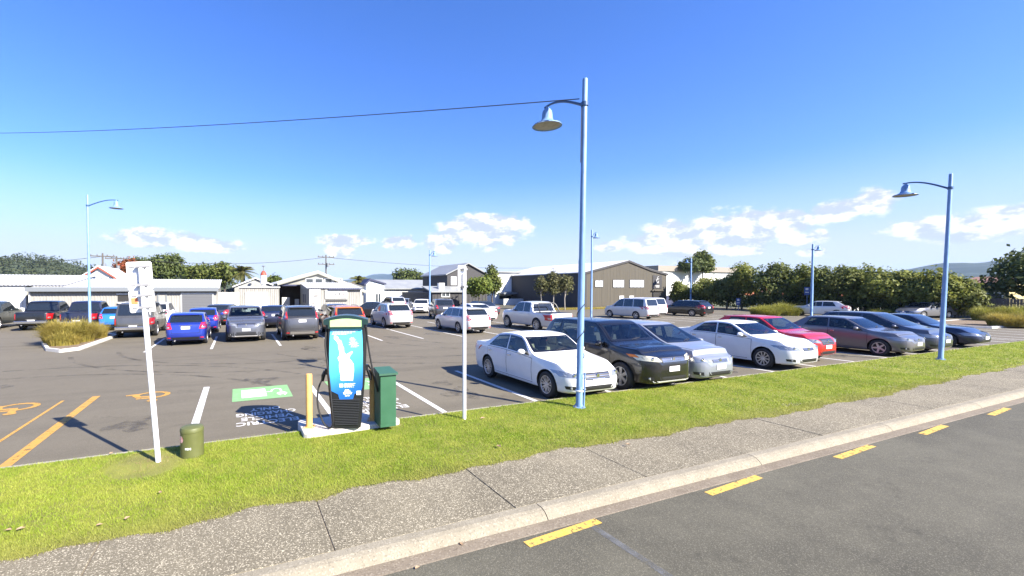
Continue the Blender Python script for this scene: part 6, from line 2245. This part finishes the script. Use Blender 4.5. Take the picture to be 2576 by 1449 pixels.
side_house('orange_roofed_house', 'white house with orange tiled roof glimpsed through the hedge', 67.0, 1880, 2150, 742, 728, M_wallw, M_orangetile)
side_house('brown_roofed_house', 'pale yellow house with brown tiled roof between hedge and big tree at the right', 70.0, 2425, 2540, 713, 699, M_yellowwall, M_browntile)

# ---- paling fence at the right boundary
SF = 61.0
t0, zf = TZ(2600, 760, SF)
t1, _ = TZ(2160, 760, SF)
zf = 1.75
fn = thing('paling_fence', 'weathered grey paling fence along the right boundary', 'fence', W(SF, t0), LOT + PI / 2)
nbp = int((t1 - t0) / 0.17)
pmh = MB().box(0.008, 0.162, -0.012, 0.012, 0.05, zf).mesh('paling', M_fencewood, recalc=True)
for k in range(min(nbp, 280)):
    o = link('paling', pmh, fn, (k * 0.17, 0, random.uniform(-0.03, 0.03)))
for z in (0.35, 1.3):
    MB().box(0, nbp * 0.17, -0.07, -0.016, z, z + 0.1).build('rail', M_fencewood, fn)

# ---- power poles and lines
def power_pole(u, vt, vb, T, label, arms=1):
    s, z = SZ(u, vt, T)
    root = thing('power_pole', label, 'power pole', W(s, T), LOT, 'power poles behind the buildings')
    MB().lathe([(0.17, 0), (0.11, z)], 8, close=True).build('pole', M_wood, root, smooth=True)
    for k in range(arms):
        zz = z - 0.5 - k * 1.3
        ar = MB().box(-1.5, 1.5, -0.16, -0.11, zz, zz + 0.14).build('cross_arm', M_wood, root)
        for x in (-1.35, -0.6, 0.6, 1.35):
            MB().lathe([(0.05, zz + 0.14), (0.09, zz + 0.2), (0.09, zz + 0.3), (0.03, zz + 0.36)], 8, off=(x, -0.135, 0)).build('insulator', M_gutterg, ar)
    MB().lathe([(0.25, z - 2.2), (0.25, z - 1.5)], 10, off=(0.25, -0.3, 0), close=True).build('transformer', M_gutterg, root, smooth=True)
    return W(s, T, z)


q1 = power_pole(820, 641, 700, 78, 'power pole with two cross arms above the workshop roof', 2)
q2 = power_pole(258, 637, 700, 74, 'left power pole of the pair above the gabled house', 1)
q3 = power_pole(293, 644, 700, 80, 'right power pole of the pair above the gabled house', 1)
q4 = power_pole(1678 - 230, 666, 700, 92, 'thin power pole seen above the white roof of the brown hall', 1)
q0 = at(-300, 655, 90)
q5 = at(2000, 640, 150)
for a, b, lab in ((q0, q2, 'power line from the left edge to the left pole of the pair'), (q2, q1, 'power line over the trees from the left poles to the workshop pole'), (q1, q4, 'power line from the workshop pole to the thin pole')):
    pts = []
    for i in range(25):
        q = i / 24
        p = a.lerp(b, q) - Vector((0, 0, 0.45 + 4 * 1.1 * q * (1 - q)))
        pts.append(p)
    tag(MB().tube(pts, 0.03, 5).build('power_line', M_cable), lab, 'cable', 'power lines behind the buildings')

# ---- back of a stop sign, two blue parking signs
p = G(1150, 776)
st_ = thing('stop_sign', 'white back of an octagonal stop sign near the dark building', 'sign', p, 0)
zc_ = at(1150, 731, p.y).z
MB().lathe([(0.04, 0), (0.04, zc_ + 0.2)], 8, close=True).build('post', M_gutterg, st_)
MB().prism([(0.42 * math.cos(R(22.5 + 45 * k)), zc_ + 0.42 * math.sin(R(22.5 + 45 * k))) for k in range(8)], -0.07, -0.045).build('sign_plate', M_alu, st_)
M_bluesign = mat('blue_sign', (0.02, 0.06, 0.20), 0.5)  # blue kept dark to imitate the shade under the hedge trees
for (u, vt, vb, lab) in ((1858, 750, 786, 'blue parking sign under the hedge trees left of the tussocks'), (2031, 722, 780, 'blue parking sign beside the far lamp post at the hedge')):
    s, z = 0, 0
    t_, zt_ = TZ(u, vt, 55.5)
    root = thing('blue_sign', lab, 'sign', W(55.5, t_), LOT - PI / 2, 'blue parking signs at the hedge')
    MB().lathe([(0.04, 0), (0.04, zt_)], 8, close=True).build('post', M_bluedk, root)
    pl_ = MB().box(-0.24, 0.24, -0.06, -0.042, zt_ - 0.85, zt_).build('sign_plate', M_bluesign, root)
    MB().box(-0.12, 0.12, -0.0625, -0.0605, zt_ - 0.32, zt_ - 0.12).build('print', M_wallw, pl_)
    MB().box(-0.16, 0.16, -0.0625, -0.0605, zt_ - 0.6, zt_ - 0.52).build('print', M_wallw, pl_)
# ================================================================== vegetation
L_hedge = leaf_mat('hedge_leaves', (0.085, 0.115, 0.022), (0.200, 0.230, 0.050), (0.27, 0.27, 0.068), 0.38)
L_hedge2 = leaf_mat('bright_hedge_leaves', (0.105, 0.140, 0.024), (0.24, 0.265, 0.055), (0.30, 0.29, 0.075), 0.40)
L_hedge3 = leaf_mat('deep_hedge_leaves', (0.065, 0.095, 0.024), (0.160, 0.190, 0.050), (0.22, 0.22, 0.062), 0.36)
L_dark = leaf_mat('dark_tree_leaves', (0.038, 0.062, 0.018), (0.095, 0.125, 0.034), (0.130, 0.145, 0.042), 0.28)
L_mid = leaf_mat('mid_tree_leaves', (0.065, 0.100, 0.020), (0.135, 0.170, 0.040), (0.170, 0.165, 0.045), 0.30)
L_lime = leaf_mat('light_tree_leaves', (0.085, 0.135, 0.022), (0.165, 0.215, 0.040), (0.20, 0.22, 0.05), 0.35)
L_autumn = leaf_mat('autumn_leaves', (0.23, 0.045, 0.022), (0.34, 0.09, 0.03), (0.13, 0.10, 0.03), 0.35)
L_sparse = leaf_mat('sparse_olive_leaves', (0.085, 0.095, 0.035), (0.16, 0.165, 0.065), (0.19, 0.17, 0.09), 0.35)
L_palm = leaf_mat('palm_fronds', (0.060, 0.085, 0.022), (0.13, 0.14, 0.04), (0.20, 0.15, 0.045), 0.3)
L_tuss = leaf_mat('tussock_blades', (0.33, 0.27, 0.055), (0.52, 0.40, 0.11), (0.26, 0.25, 0.05), 0.35)
L_tussg = leaf_mat('green_tussock_blades', (0.22, 0.23, 0.04), (0.42, 0.38, 0.08), (0.21, 0.23, 0.035), 0.35)
L_wood = leaf_mat('hill_forest', (0.026, 0.044, 0.020), (0.060, 0.078, 0.034), (0.085, 0.085, 0.042), 0.2, 0.8)
M_bark = mat('bark', (0.12, 0.095, 0.07), 0.9, var=0.4, vscale=5, stretch=(3, 3, 0.6))
M_palebark = mat('pale_bark', (0.36, 0.33, 0.28), 0.85, var=0.35, vscale=5, stretch=(3, 3, 0.6))
M_mulch = mat('bark_mulch', (0.22, 0.16, 0.10), 0.95, var=0.5, vscale=12, bump=0.6, bscale=40)
M_hill = mat('wooded_hill', (0.055, 0.075, 0.035), 0.95, var=0.45, vscale=0.02)
M_mount = mat('far_mountain', (0.035, 0.055, 0.030), 0.95, var=0.4, vscale=0.004)


def leaf_quads(C, N, size, seed):
    """small leaf sprays: two triangles each, at C facing roughly N"""
    rg = np.random.default_rng(seed)
    n = len(C)
    N = N + rg.normal(0, 0.55, (n, 3))
    N /= np.linalg.norm(N, axis=1, keepdims=True) + 1e-9
    A = np.cross(N, rg.normal(0, 1, (n, 3)))
    A /= np.linalg.norm(A, axis=1, keepdims=True) + 1e-9
    B_ = np.cross(N, A)
    s = size * rg.uniform(0.55, 1.25, (n, 1))
    k = rg.uniform(0.45, 0.8, (n, 1))
    V = np.stack([C - A * s, C + B_ * s * k, C + A * s, C - B_ * s * k], 1)
    V[:, 1] += N * s * 0.25
    V[:, 3] += N * s * 0.25
    return V


def quad_mesh(name, V, material):
    n = len(V)
    me = bpy.data.meshes.new(name)
    me.vertices.add(4 * n)
    me.vertices.foreach_set('co', V.reshape(-1).astype(np.float32))
    me.loops.add(4 * n)
    me.loops.foreach_set('vertex_index', np.arange(4 * n, dtype=np.int32))
    me.polygons.add(n)
    me.polygons.foreach_set('loop_start', np.arange(0, 4 * n, 4, dtype=np.int32))
    me.materials.append(material)
    me.update(calc_edges=True)
    return me


def crown_mesh(name, lobes, nleaf, size, material, seed, gap=0.12):
    """lobes: (x,y,z,rx,ry,rz); leaves sit in small clusters near the lobes' skin with some inside"""
    rg = np.random.default_rng(seed)
    L = np.array(lobes, float)
    vol = (L[:, 3] * L[:, 4] * L[:, 5]) ** (2 / 3)
    pick = rg.choice(len(L), nleaf // 5, p=vol / vol.sum())
    D = rg.normal(0, 1, (len(pick), 3))
    D /= np.linalg.norm(D, axis=1, keepdims=True)
    # clusters thin out towards the underside
    keep = rg.uniform(0, 1, len(pick)) < np.where(D[:, 2] < -0.3, 0.55, 1.0)
    pick, D = pick[keep], D[keep]
    rad = np.where(rg.uniform(0, 1, len(pick)) < 0.75, rg.uniform(0.82, 1.10, len(pick)), rg.uniform(0.3, 0.85, len(pick)))
    cc = L[pick, :3] + D * L[pick, 3:] * rad[:, None]
    cc = np.repeat(cc, 5, 0)
    dd = np.repeat(D, 5, 0)
    cc = cc + rg.normal(0, size * 1.1, cc.shape)
    return quad_mesh(name, leaf_quads(cc, dd + np.array([0, 0, 0.35]), size, seed + 1), material)


def blob_lobes(cx, cy, cz, rx, ry, rz, n, seed, spread=0.62):
    rg = random.Random(seed)
    out = [(cx, cy, cz, rx * 0.62, ry * 0.62, rz * 0.66)]
    for k in range(n):
        a = rg.uniform(0, 2 * PI)
        e = rg.uniform(-0.75, 1.0)
        ce = math.sqrt(max(0, 1 - e * e))
        q = rg.uniform(0.25, 0.44)
        out.append((cx + rx * spread * ce * math.cos(a), cy + ry * spread * ce * math.sin(a), cz + rz * spread * e, rx * q, ry * q, rz * q))
    return out


def tree(name, label, loc, height, rx, rz, material, nleaf, size, seed, group=None, trunk=0.16, bark=None, base=None, nl=12, ry=None, limbs=6, cat='tree'):
    root = thing(name, label, cat, loc, random.uniform(0, 6), group)
    ry = ry or rx
    cz = height - rz
    lobes = blob_lobes(0, 0, cz, rx, ry, rz, nl, seed)
    tm = MB()
    rg = random.Random(seed + 5)
    tp = [(0, 0, -0.05), (rg.uniform(-0.1, 0.1), rg.uniform(-0.1, 0.1), cz * 0.45), (rg.uniform(-0.2, 0.2), rg.uniform(-0.2, 0.2), cz)]
    tm.tube(tp, [trunk, trunk * 0.8, trunk * 0.4], 8)
    for k in range(limbs):
        l = lobes[1 + k % (len(lobes) - 1)]
        st = Vector(tp[1]).lerp(Vector(tp[2]), rg.uniform(0.0, 0.7))
        en = Vector(l[:3])
        md = st.lerp(en, 0.5) + Vector((0, 0, 0.15 * rz))
        tm.tube([st, md, en], [trunk * 0.45, trunk * 0.3, trunk * 0.1], 6)
    tm.build('trunk', bark or M_bark, root, smooth=True)
    link('crown', crown_mesh('crown', lobes, nleaf, size, material, seed), root)
    return root


# ---- the hedge of trees along the right boundary
hs = [(1712, 705, 1.5, 'small bushy tree at the left end of the hedge beside the white barrel store'),
      (1782, 690, 2.2, 'second hedge tree from the left, partly before the pale long building'),
      (1830, 684, 2.0, 'third hedge tree from the left, darker and lower'),
      (1868, 658, 2.6, 'fourth hedge tree from the left, tall with rounded top'),
      (1955, 652, 3.0, 'wide hedge tree left of the far lamp post at the hedge'),
      (2030, 662, 2.3, 'hedge tree directly behind the far lamp post'),
      (2105, 653, 3.0, 'tallest hedge tree right of the far lamp post'),
      (2180, 664, 2.4, 'hedge tree above the silver hatchback at its right'),
      (2245, 672, 2.5, 'hedge tree behind the mid grey hatchback'),
      (2310, 677, 2.5, 'hedge tree left of the right lamp post'),
      (2362, 672, 2.2, 'hedge tree behind the right lamp post'),
      (2408, 690, 1.7, 'last hedge tree at the right end beside the paling fence')]
for i, (u, v, rr, lab) in enumerate(hs):
    s_ = 58.2 + (0.6 if i % 2 else 0)
    t_, z_ = TZ(u, v, s_)
    tree('hedge_tree', lab, W(s_, t_), z_ - 0.2, rr * random.uniform(0.82, 1.0), z_ * random.uniform(0.40, 0.47), (L_hedge, L_hedge2, L_hedge3)[(i * 7 + i // 3) % 3], 7000, 0.145, 100 + i, 'trees of the boundary hedge', 0.12, nl=15)
# low dark undergrowth below the crowns
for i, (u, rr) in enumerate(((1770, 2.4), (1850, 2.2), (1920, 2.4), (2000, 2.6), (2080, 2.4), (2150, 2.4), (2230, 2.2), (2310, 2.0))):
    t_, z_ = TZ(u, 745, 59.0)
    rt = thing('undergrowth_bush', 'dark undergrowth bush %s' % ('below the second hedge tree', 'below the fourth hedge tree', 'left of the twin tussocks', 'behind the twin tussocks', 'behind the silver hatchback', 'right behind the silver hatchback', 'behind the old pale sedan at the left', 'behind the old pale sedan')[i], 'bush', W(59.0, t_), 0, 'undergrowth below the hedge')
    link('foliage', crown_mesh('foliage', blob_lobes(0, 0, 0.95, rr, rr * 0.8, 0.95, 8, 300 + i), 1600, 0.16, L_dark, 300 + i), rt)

# ---- single trees
def far_tree(u, vtop, Y, rx_px, rz_px, m, n, sz, label, seed, name='broadleaf_tree', **kw):
    p = at(u, vtop, Y)
    k = Y / FPX
    return tree(name, label, (p.x, Y, 0), p.z, rx_px * k, rz_px * k, m, n, sz, seed, **kw)


p_ = W(64, TZ(2600, 700, 64)[0])
tree('big_tree', 'big dark spreading tree behind the fence at the right edge', p_, TZ(2590, 622, 64)[1], 3.6, 2.8, L_dark, 9000, 0.20, 41, None, 0.25, nl=16)
far_tree(1741, 651, 95, 30, 17, L_dark, 2600, 0.30, 'left dark crown of the two tall trees above the pale long building', 51)
far_tree(1770, 631, 97, 24, 30, L_mid, 3000, 0.30, 'right taller crown of the two trees above the pale long building', 52)
far_tree(318, 648, 82, 30, 28, L_autumn, 3000, 0.26, 'autumn red tree beside the large dark tree at the left', 53, limbs=7)
far_tree(360, 650, 90, 40, 28, L_dark, 3000, 0.30, 'dark tree crown just right of the autumn red tree', 54)
far_tree(420, 636, 88, 50, 40, L_dark, 6500, 0.30, 'largest dark green tree above the long shed', 55, nl=16)
far_tree(505, 660, 78, 46, 34, L_mid, 4200, 0.26, 'rounded yellow green tree above the roller door', 56)
far_tree(565, 656, 74, 40, 38, L_mid, 4200, 0.24, 'yellow green tree left of the date palm', 57)
far_tree(1030, 673, 120, 46, 26, L_dark, 4000, 0.36, 'round dark tree above the low house', 58)
far_tree(1082, 694, 118, 26, 12, L_dark, 1400, 0.36, 'low dark bush right of the round tree above the low house', 59)
far_tree(690, 694, 90, 26, 14, L_mid, 1200, 0.3, 'olive tree behind the rusty dome vent', 60)
# bushy light green trees before the white building
far_tree(1205, 690, 47, 34, 30, L_lime, 5200, 0.15, 'leafy light green tree in front of the dark building', 61, trunk=0.10)
far_tree(1240, 664, 50, 20, 44, L_mid, 4200, 0.15, 'taller pointed tree behind the light green leafy tree', 62, trunk=0.10)
for i, (u, v, rx, rz, lab) in enumerate(((1362, 692, 20, 30, 'left slim sparse tree beside the brown hall'), (1392, 680, 18, 36, 'middle slim sparse tree beside the brown hall'), (1422, 686, 18, 30, 'right slim sparse tree beside the brown hall'))):
    far_tree(u, v, 52, rx, rz, L_sparse, 1500, 0.14, lab, 70 + i, 'slim_tree', bark=M_palebark, trunk=0.07, nl=9, limbs=9, group='slim trees beside the brown hall')


def palm(u, vtop, Y, r_px, label, seed):
    k = Y / FPX
    c = at(u, vtop + r_px * 0.75, Y)
    root = thing('date_palm', label, 'palm tree', (c.x, Y, 0), 0, 'date palms behind the buildings')
    rg = random.Random(seed)
    MB().tube([(0, 0, 0), (0.1, 0, c.z * 0.5), (0, 0, c.z)], [0.38, 0.32, 0.36], 10).build('trunk', M_bark, root, smooth=True)
    Lr = r_px * k * 1.15
    for j in range(34):
        a = rg.uniform(0, 2 * PI)
        e = rg.uniform(-0.35, 1.35)
        d = Vector((math.cos(a), math.sin(a), 0))
        pts = []
        for q in np.linspace(0, 1, 9):
            out = Lr * q * math.cos(e * (1 - 0.25 * q)) * (0.75 + 0.25 * math.cos(e))
            up = Lr * (q * math.sin(e) * 0.95 - 0.55 * q * q)
            pts.append(d * out + Vector((0, 0, c.z + up)))
        fm = MB()
        side = Vector((-d.y, d.x, 0))
        for i in range(8):
            for hq in (0.25, 0.75):
                p = pts[i].lerp(pts[i + 1], hq)
                t = (pts[i + 1] - pts[i]).normalized()
                ln = Lr * 0.22 * math.sin(PI * min(0.97, (i + hq + 1.2) / 9.2))
                for sg in (-1, 1):
                    tip = p + side * sg * ln + t * ln * 0.6 - Vector((0, 0, ln * 0.45))
                    fm.add([p - t * 0.07, p + t * 0.07, tip], [(0, 1, 2)])
        fm.tube(pts, [0.045 * (1 - 0.8 * i / 8) for i in range(9)], 4)
        fm.build('frond', L_palm, root, recalc=False)
    return root


palm(610, 657, 68, 38, 'date palm above the white board fence', 5)
palm(902, 684, 66, 30, 'smaller date palm at the right of the workshop', 6)


# ---- tussocks
def tussock(loc, r, h, n, m, label, seed, group):
    rg = np.random.default_rng(seed)
    root = thing('tussock_bush', label, 'bush', loc, 0, group)
    n = int(n * 2.6)
    a = rg.uniform(0, 2 * PI, n)
    b0 = np.sqrt(rg.uniform(0, 1, n)) * r * 0.72
    ca, sa = np.cos(a), np.sin(a)
    dome = np.sqrt(np.maximum(0.15, 1 - (b0 / r) ** 2))
    lump = 0.82 + 0.22 * np.sin(a * 3 + seed) * np.cos(b0 * 4 + a * 5)
    ln = h * dome * lump * rg.uniform(0.62, 1.18, n)
    out = rg.uniform(0.10, 1.0, n) ** 1.1 * r * 0.66
    w = rg.uniform(0.004, 0.010, n) * max(1.0, r / 1.2) * 1.15
    V = []
    X0, Y0 = ca * b0, sa * b0
    twist = rg.normal(0, 0.9, n)
    cb, sb = np.cos(a + twist), np.sin(a + twist)
    droop = rg.uniform(0.1, 1.1, n)
    prev = None
    segs = [(0.0, 0.0), (0.35, 0.60), (0.7, 0.93), (1.0, 1.0)]
    for k, (q, hz) in enumerate(segs):
        px, py = X0 + cb * out * q ** 1.4, Y0 + sb * out * q ** 1.4
        pz = ln * (hz - droop * 0.55 * max(0, q - 0.45) ** 1.2)
        ww = w * (1 - 0.8 * q)
        cur = (np.stack([px - sb * ww, py + cb * ww, pz], 1), np.stack([px + sb * ww, py - cb * ww, pz], 1))
        if prev is not None:
            V.append(np.stack([prev[0], prev[1], cur[1], cur[0]], 1))
        prev = cur
    V = np.stack(V, 1).reshape(-1, 4, 3)
    link('blades', quad_mesh('blades', V, m), root)
    return root


def island(name, pts, label=None):
    c = sum((Vector((*p, 0)) for p in pts), Vector()) / len(pts)
    poly = [(p[0] - c.x, p[1] - c.y) for p in pts]
    root = thing(name, label, 'traffic island', W(c.x, c.y), LOT, 'planted islands of the car park')
    MB().slab([(x * 0.94, y * 0.94) for x, y in poly], 0, 0.10).build('mulch', M_mulch, root)
    n = len(poly)
    for i in range(n):
        a, b = Vector((*poly[i], 0)), Vector((*poly[(i + 1) % n], 0))
        d = (b - a).normalized()
        q = Vector((d.y, -d.x, 0)) * 0.13
        g0 = d * 0.012
        MB().slab([(v.x, v.y) for v in (a + g0 - q * 0.0, b - g0, b - g0 - q, a + g0 - q)], 0, 0.13).build('kerb_stone', mat('white_kerb_paint', (0.60, 0.58, 0.54), 0.7, var=0.25, vscale=3), root)
    return root


island('planted_island', [(-8.4, 25.0), (-7.4, 22.4), (-6.7, 21.6), (-6.15, 22.2), (-6.0, 27.6), (-6.8, 29.0), (-8.0, 28.6)], 'kerbed island with the large tussock at the left')
pt = W(-7.35, 25.0, 0.1)
tussock(pt, 1.30, 1.18, 2600, L_tuss, 'large golden tussock bush round the left lamp post', 11, 'tussock bushes on the islands')
tussock(W(-6.9, 26.5, 0.1), 0.9, 0.9, 900, L_tuss, 'smaller golden tussock at the right of the large one', 12, 'tussock bushes on the islands')
tussock(W(-7.15, 23.7, 0.1), 0.75, 0.7, 700, L_tuss, 'low golden tussock at the near tip of the left island', 13, 'tussock bushes on the islands')
sl_, tl_ = GS(1487, 803)
island('planted_island', [(sl_ - 2.0, tl_ - 0.7), (sl_ + 0.6, tl_ - 0.7), (sl_ + 1.0, tl_), (sl_ + 0.6, tl_ + 0.9), (sl_ - 2.0, tl_ + 0.9)], 'small kerbed island at the lamp behind the silver pickup')
# right islands
s1_, t1_ = GS(2480, 826)
island('planted_island', [(s1_ - 0.4, t1_ + 0.7), (s1_ + 0.2, t1_ - 0.2), (s1_ + 12, t1_ - 1.2), (s1_ + 12, t1_ + 3.4), (s1_ + 0.4, t1_ + 3.6)], 'long kerbed island with tussocks at the right edge')
for i, (u, v, rr, hh, lab) in enumerate(((2492, 806, 1.25, 1.25, 'leftmost tussock on the right edge island'), (2540, 820, 1.25, 1.0, 'brownish tussock in front on the right edge island'), (2562, 808, 1.4, 1.35, 'tall tussock behind on the right edge island'), (2640, 822, 1.4, 1.2, 'last tussock on the right edge island'))):
    ss_, tt_ = GS(u, v, 0.1)
    tussock(W(ss_, tt_, 0.1), rr, hh, 1700, L_tussg if i != 1 else L_tuss, lab, 20 + i, 'tussock bushes on the islands')
s2_, t2_ = GS(1970, 794)
for i, (ds, dt, rr, hh, lab) in enumerate(((-1.7, 0.6, 1.5, 1.15, 'left tussock of the pair left of the silver hatchback'), (0.6, 0.3, 1.6, 1.35, 'right tussock of the pair left of the silver hatchback'), (3.4, 2.4, 1.1, 0.9, 'tussock half hidden behind the silver hatchback'), (7.2, -4.2, 1.1, 0.8, 'tussock at the tail of the silver hatchback'))):
    tussock(W(s2_ + ds, t2_ + dt, 0.0), rr, hh, 1500, L_tussg, lab, 30 + i, 'tussocks before the hedge')
s3_, t3_ = GS(1660, 787)
tussock(W(s3_ + 2.5, t3_ + 1.5, 0.0), 1.2, 0.9, 900, L_tussg, 'tussock left behind the black station wagon', 37, 'tussocks before the hedge')


# ---- rough grass strips by the buildings
def rough_grass(name, label, s0, s1, t0, t1, n, h, m, seed):
    rg = np.random.default_rng(seed)
    S, T_ = rg.uniform(s0, s1, n), rg.uniform(t0, t1, n)
    o = link(name, tri_mesh(name, blades(S, T_, np.full(n, 0.01), h * 0.4, h, 0.02, 0.9), m), None, None, LOT)
    return tag(o, label, 'grass', kind='stuff')


sg0, tg0 = GS(935, 797)
rough_grass('rough_grass', 'rough grass patch beside the workshop annex', sg0 - 1.2, sg0 + 2.6, tg0 - 1.0, tg0 + 2.4, 5000, 0.30, L_tussg, 81)
sh0, th0 = GS(1475, 787)
rough_grass('rough_grass', 'dry grass strip at the foot of the brown hall', sh0 - 0.5, sh0 + 13, 41.2, 42.6, 7000, 0.28, L_tuss, 82)


# ---- hills
def ridge(name, label, Y, us, vs, depth, m, seed, bump, nx=160, nd=16):
    rg = np.random.default_rng(seed)
    u = np.linspace(us[0], us[-1], nx)
    v = np.interp(u, us, vs)
    X = (u - CPX) / FPX * Y
    Z = np.maximum(0.0, CAMH + (HZN - v) / FPX * Y)
    ph = rg.uniform(0, 6, 12)
    V, Fc = [], []
    for j in range(nd):
        q = j / (nd - 1)
        prof = math.sin(q * PI / 2) ** 0.9
        yy = Y - depth * (1 - q)
        for i in range(nx):
            nz = sum(math.sin(i * (0.13 + 0.17 * k) + ph[k] + j * (0.5 + 0.3 * k)) / (k + 1) for k in range(6))
            V.append((X[i], yy, Z[i] * prof * (1 + 0.10 * nz * (1 - q)) + bump * nz * 0.5 * prof - 0.5 * (1 - q)))
    for j in range(nd - 1):
        for i in range(nx - 1):
            Fc.append((j * nx + i, j * nx + i + 1, (j + 1) * nx + i + 1, (j + 1) * nx + i))
    # the far side
    o0 = len(V)
    for i in range(nx):
        V.append((X[i], Y + depth, -1))
    for i in range(nx - 1):
        Fc.append(((nd - 1) * nx + i, (nd - 1) * nx + i + 1, o0 + i + 1, o0 + i))
    mb = MB()
    mb.add(V, Fc)
    o = mb.build(name, m, None, None, smooth=True, recalc=False)
    return tag(o, label, None, None, 'structure'), (X, Z)


hl, (HX, HZ_) = ridge('hill', None, 330, [-500, -200, 0, 60, 130, 190, 230, 300, 420, 560, 640], [690, 668, 668, 663, 658, 668, 678, 690, 702, 716, 724], 110, M_hill, 3, 1.0)
# its trees: a wood that reads as one mass
rg = np.random.default_rng(9)
cc, dd = [], []
for k in range(900):
    i = rg.integers(0, len(HX) - 1)
    q = rg.uniform(0.25, 1.0)
    z = HZ_[i] * math.sin(q * PI / 2) ** 0.9
    r_ = rg.uniform(2.0, 4.2)
    D = rg.normal(0, 1, (60, 3))
    D /= np.linalg.norm(D, axis=1, keepdims=True)
    c = np.array([HX[i] + rg.uniform(-1.5, 1.5), 330 - 110 * (1 - q), z + r_ * 0.25])
    cc.append(c + D * np.array([r_, r_, r_ * rg.uniform(0.9, 1.5)]))
    dd.append(D)
o = link('hill_wood', quad_mesh('hill_wood', leaf_quads(np.concatenate(cc), np.concatenate(dd) + np.array([0, 0, 0.3]), 0.75, 4), L_wood))
tag(o, 'wooded slope of the hill at the left', 'wood', kind='stuff')
ridge('hill', None, 1500, [2100, 2200, 2260, 2300, 2350, 2400, 2440, 2492, 2560, 2700, 2900], [726, 704, 690, 676, 663, 667, 667, 657, 653, 668, 690], 500, M_mount, 5, 6.0)
ridge('mountains', None, 4200, [860, 918, 950, 985, 1010, 1040, 1075, 1110, 1150, 1190, 1230, 1330, 1450], [716, 698, 692, 694, 684, 690, 692, 684, 683, 692, 688, 704, 720], 1500, M_mount, 6, 14.0)

# ---- a person standing behind the navy pickup
def person():
    pc = W(-9.3, 38.6)
    root = thing('person', 'person in a tan top standing by the open hatch behind the navy pickup', 'person', pc, LOT + 0.3)
    J = {'pelvis': (0, 0, 0.95), 'chest': (0, 0.01, 1.28), 'neck': (0, 0.01, 1.48), 'skull': (0, -0.01, 1.58), 'crown': (0, 0.0, 1.70)}
    vs = [(0, 0, 0.95), (0, 0.01, 1.12), (0, 0.01, 1.30), (0, 0.015, 1.45), (0, 0.01, 1.52), (0, -0.01, 1.60), (0, 0, 1.70),
          (-0.18, 0.01, 1.42), (-0.24, 0.02, 1.16), (-0.22, -0.06, 0.92), (-0.22, -0.09, 0.82),
          (0.18, 0.01, 1.42), (0.25, 0.02, 1.16), (0.23, -0.08, 0.94), (0.22, -0.12, 0.84),
          (-0.10, 0, 0.90), (-0.11, -0.01, 0.50), (-0.12, 0.02, 0.08), (-0.12, -0.14, 0.04),
          (0.10, 0, 0.90), (0.12, -0.02, 0.50), (0.13, 0.02, 0.08), (0.14, -0.14, 0.04)]
    ed = [(0, 1), (1, 2), (2, 3), (3, 4), (4, 5), (5, 6), (3, 7), (7, 8), (8, 9), (9, 10), (3, 11), (11, 12), (12, 13), (13, 14), (0, 15), (15, 16), (16, 17), (17, 18), (0, 19), (19, 20), (20, 21), (21, 22)]
    rd = [0.15, 0.135, 0.155, 0.10, 0.055, 0.098, 0.075, 0.065, 0.05, 0.036, 0.038, 0.065, 0.05, 0.036, 0.038, 0.095, 0.065, 0.042, 0.04, 0.095, 0.065, 0.042, 0.04]
    me = bpy.data.meshes.new('body')
    me.from_pydata(vs, ed, [])
    o = link('body', me, root)
    sk = o.modifiers.new('skin', 'SKIN')
    if not me.skin_vertices:
        bm = bmesh.new()
        bm.from_mesh(me)
        bm.verts.layers.skin.verify()
        bm.to_mesh(me)
        bm.free()
    for i, r_ in enumerate(rd):
        d = me.skin_vertices[0].data[i]
        d.radius = (r_, r_ * (0.72 if i < 4 else 1.0))
        d.use_root = (i == 0)
    ss_ = o.modifiers.new('sub', 'SUBSURF')
    ss_.levels = ss_.render_levels = 2
    dg = bpy.context.evaluated_depsgraph_get()
    fin = bpy.data.meshes.new_from_object(o.evaluated_get(dg))
    bpy.data.objects.remove(o)
    fin.materials.clear()
    for m_ in (mat('tan_top', (0.42, 0.29, 0.16), 0.8), mat('dark_trousers', (0.03, 0.03, 0.04), 0.8), mat('skin', (0.50, 0.30, 0.22), 0.6)):
        fin.materials.append(m_)
    for p in fin.polygons:
        z, x = p.center.z, abs(p.center.x)
        p.material_index = 2 if (z > 1.50 or (x > 0.17 and z < 1.12)) else (0 if z > 0.98 else 1)
        p.use_smooth = True
    b = link('body', fin, root)
    hm = MB().lathe([(0.004, 1.775), (0.06, 1.765), (0.092, 1.72), (0.104, 1.66), (0.098, 1.61), (0.07, 1.57)], 14, off=(0, 0.022, 0)).build('hair', mat('grey_hair', (0.22, 0.19, 0.16), 0.8), root, smooth=True)
    MB().add([(-0.014, -0.098, 1.60), (0.014, -0.098, 1.60), (0, -0.125, 1.598), (0, -0.10, 1.64)], [(0, 1, 2), (0, 2, 3), (1, 3, 2)]).build('nose', mat('skin', (0.5, 0.3, 0.22)), root)
    return root


person()

# ================================================================== the air
M_haze = bpy.data.materials.new('haze')
M_haze.use_nodes = True
_nt = M_haze.node_tree
_nt.nodes.remove(_nt.nodes['Principled BSDF'])
_pv = _nt.nodes.new('ShaderNodeVolumePrincipled')
_pv.inputs['Color'].default_value = (0.45, 0.66, 1.0, 1)
_pv.inputs['Density'].default_value = 0.00010
_nt.links.new(_pv.outputs[0], _nt.nodes['Material Output'].inputs['Volume'])
hz = MB().box(-7000, 7000, -450, 6200, -1.4, 200).build('haze', M_haze)
tag(hz, 'thin pale blue haze over the distance', None, kind='stuff')
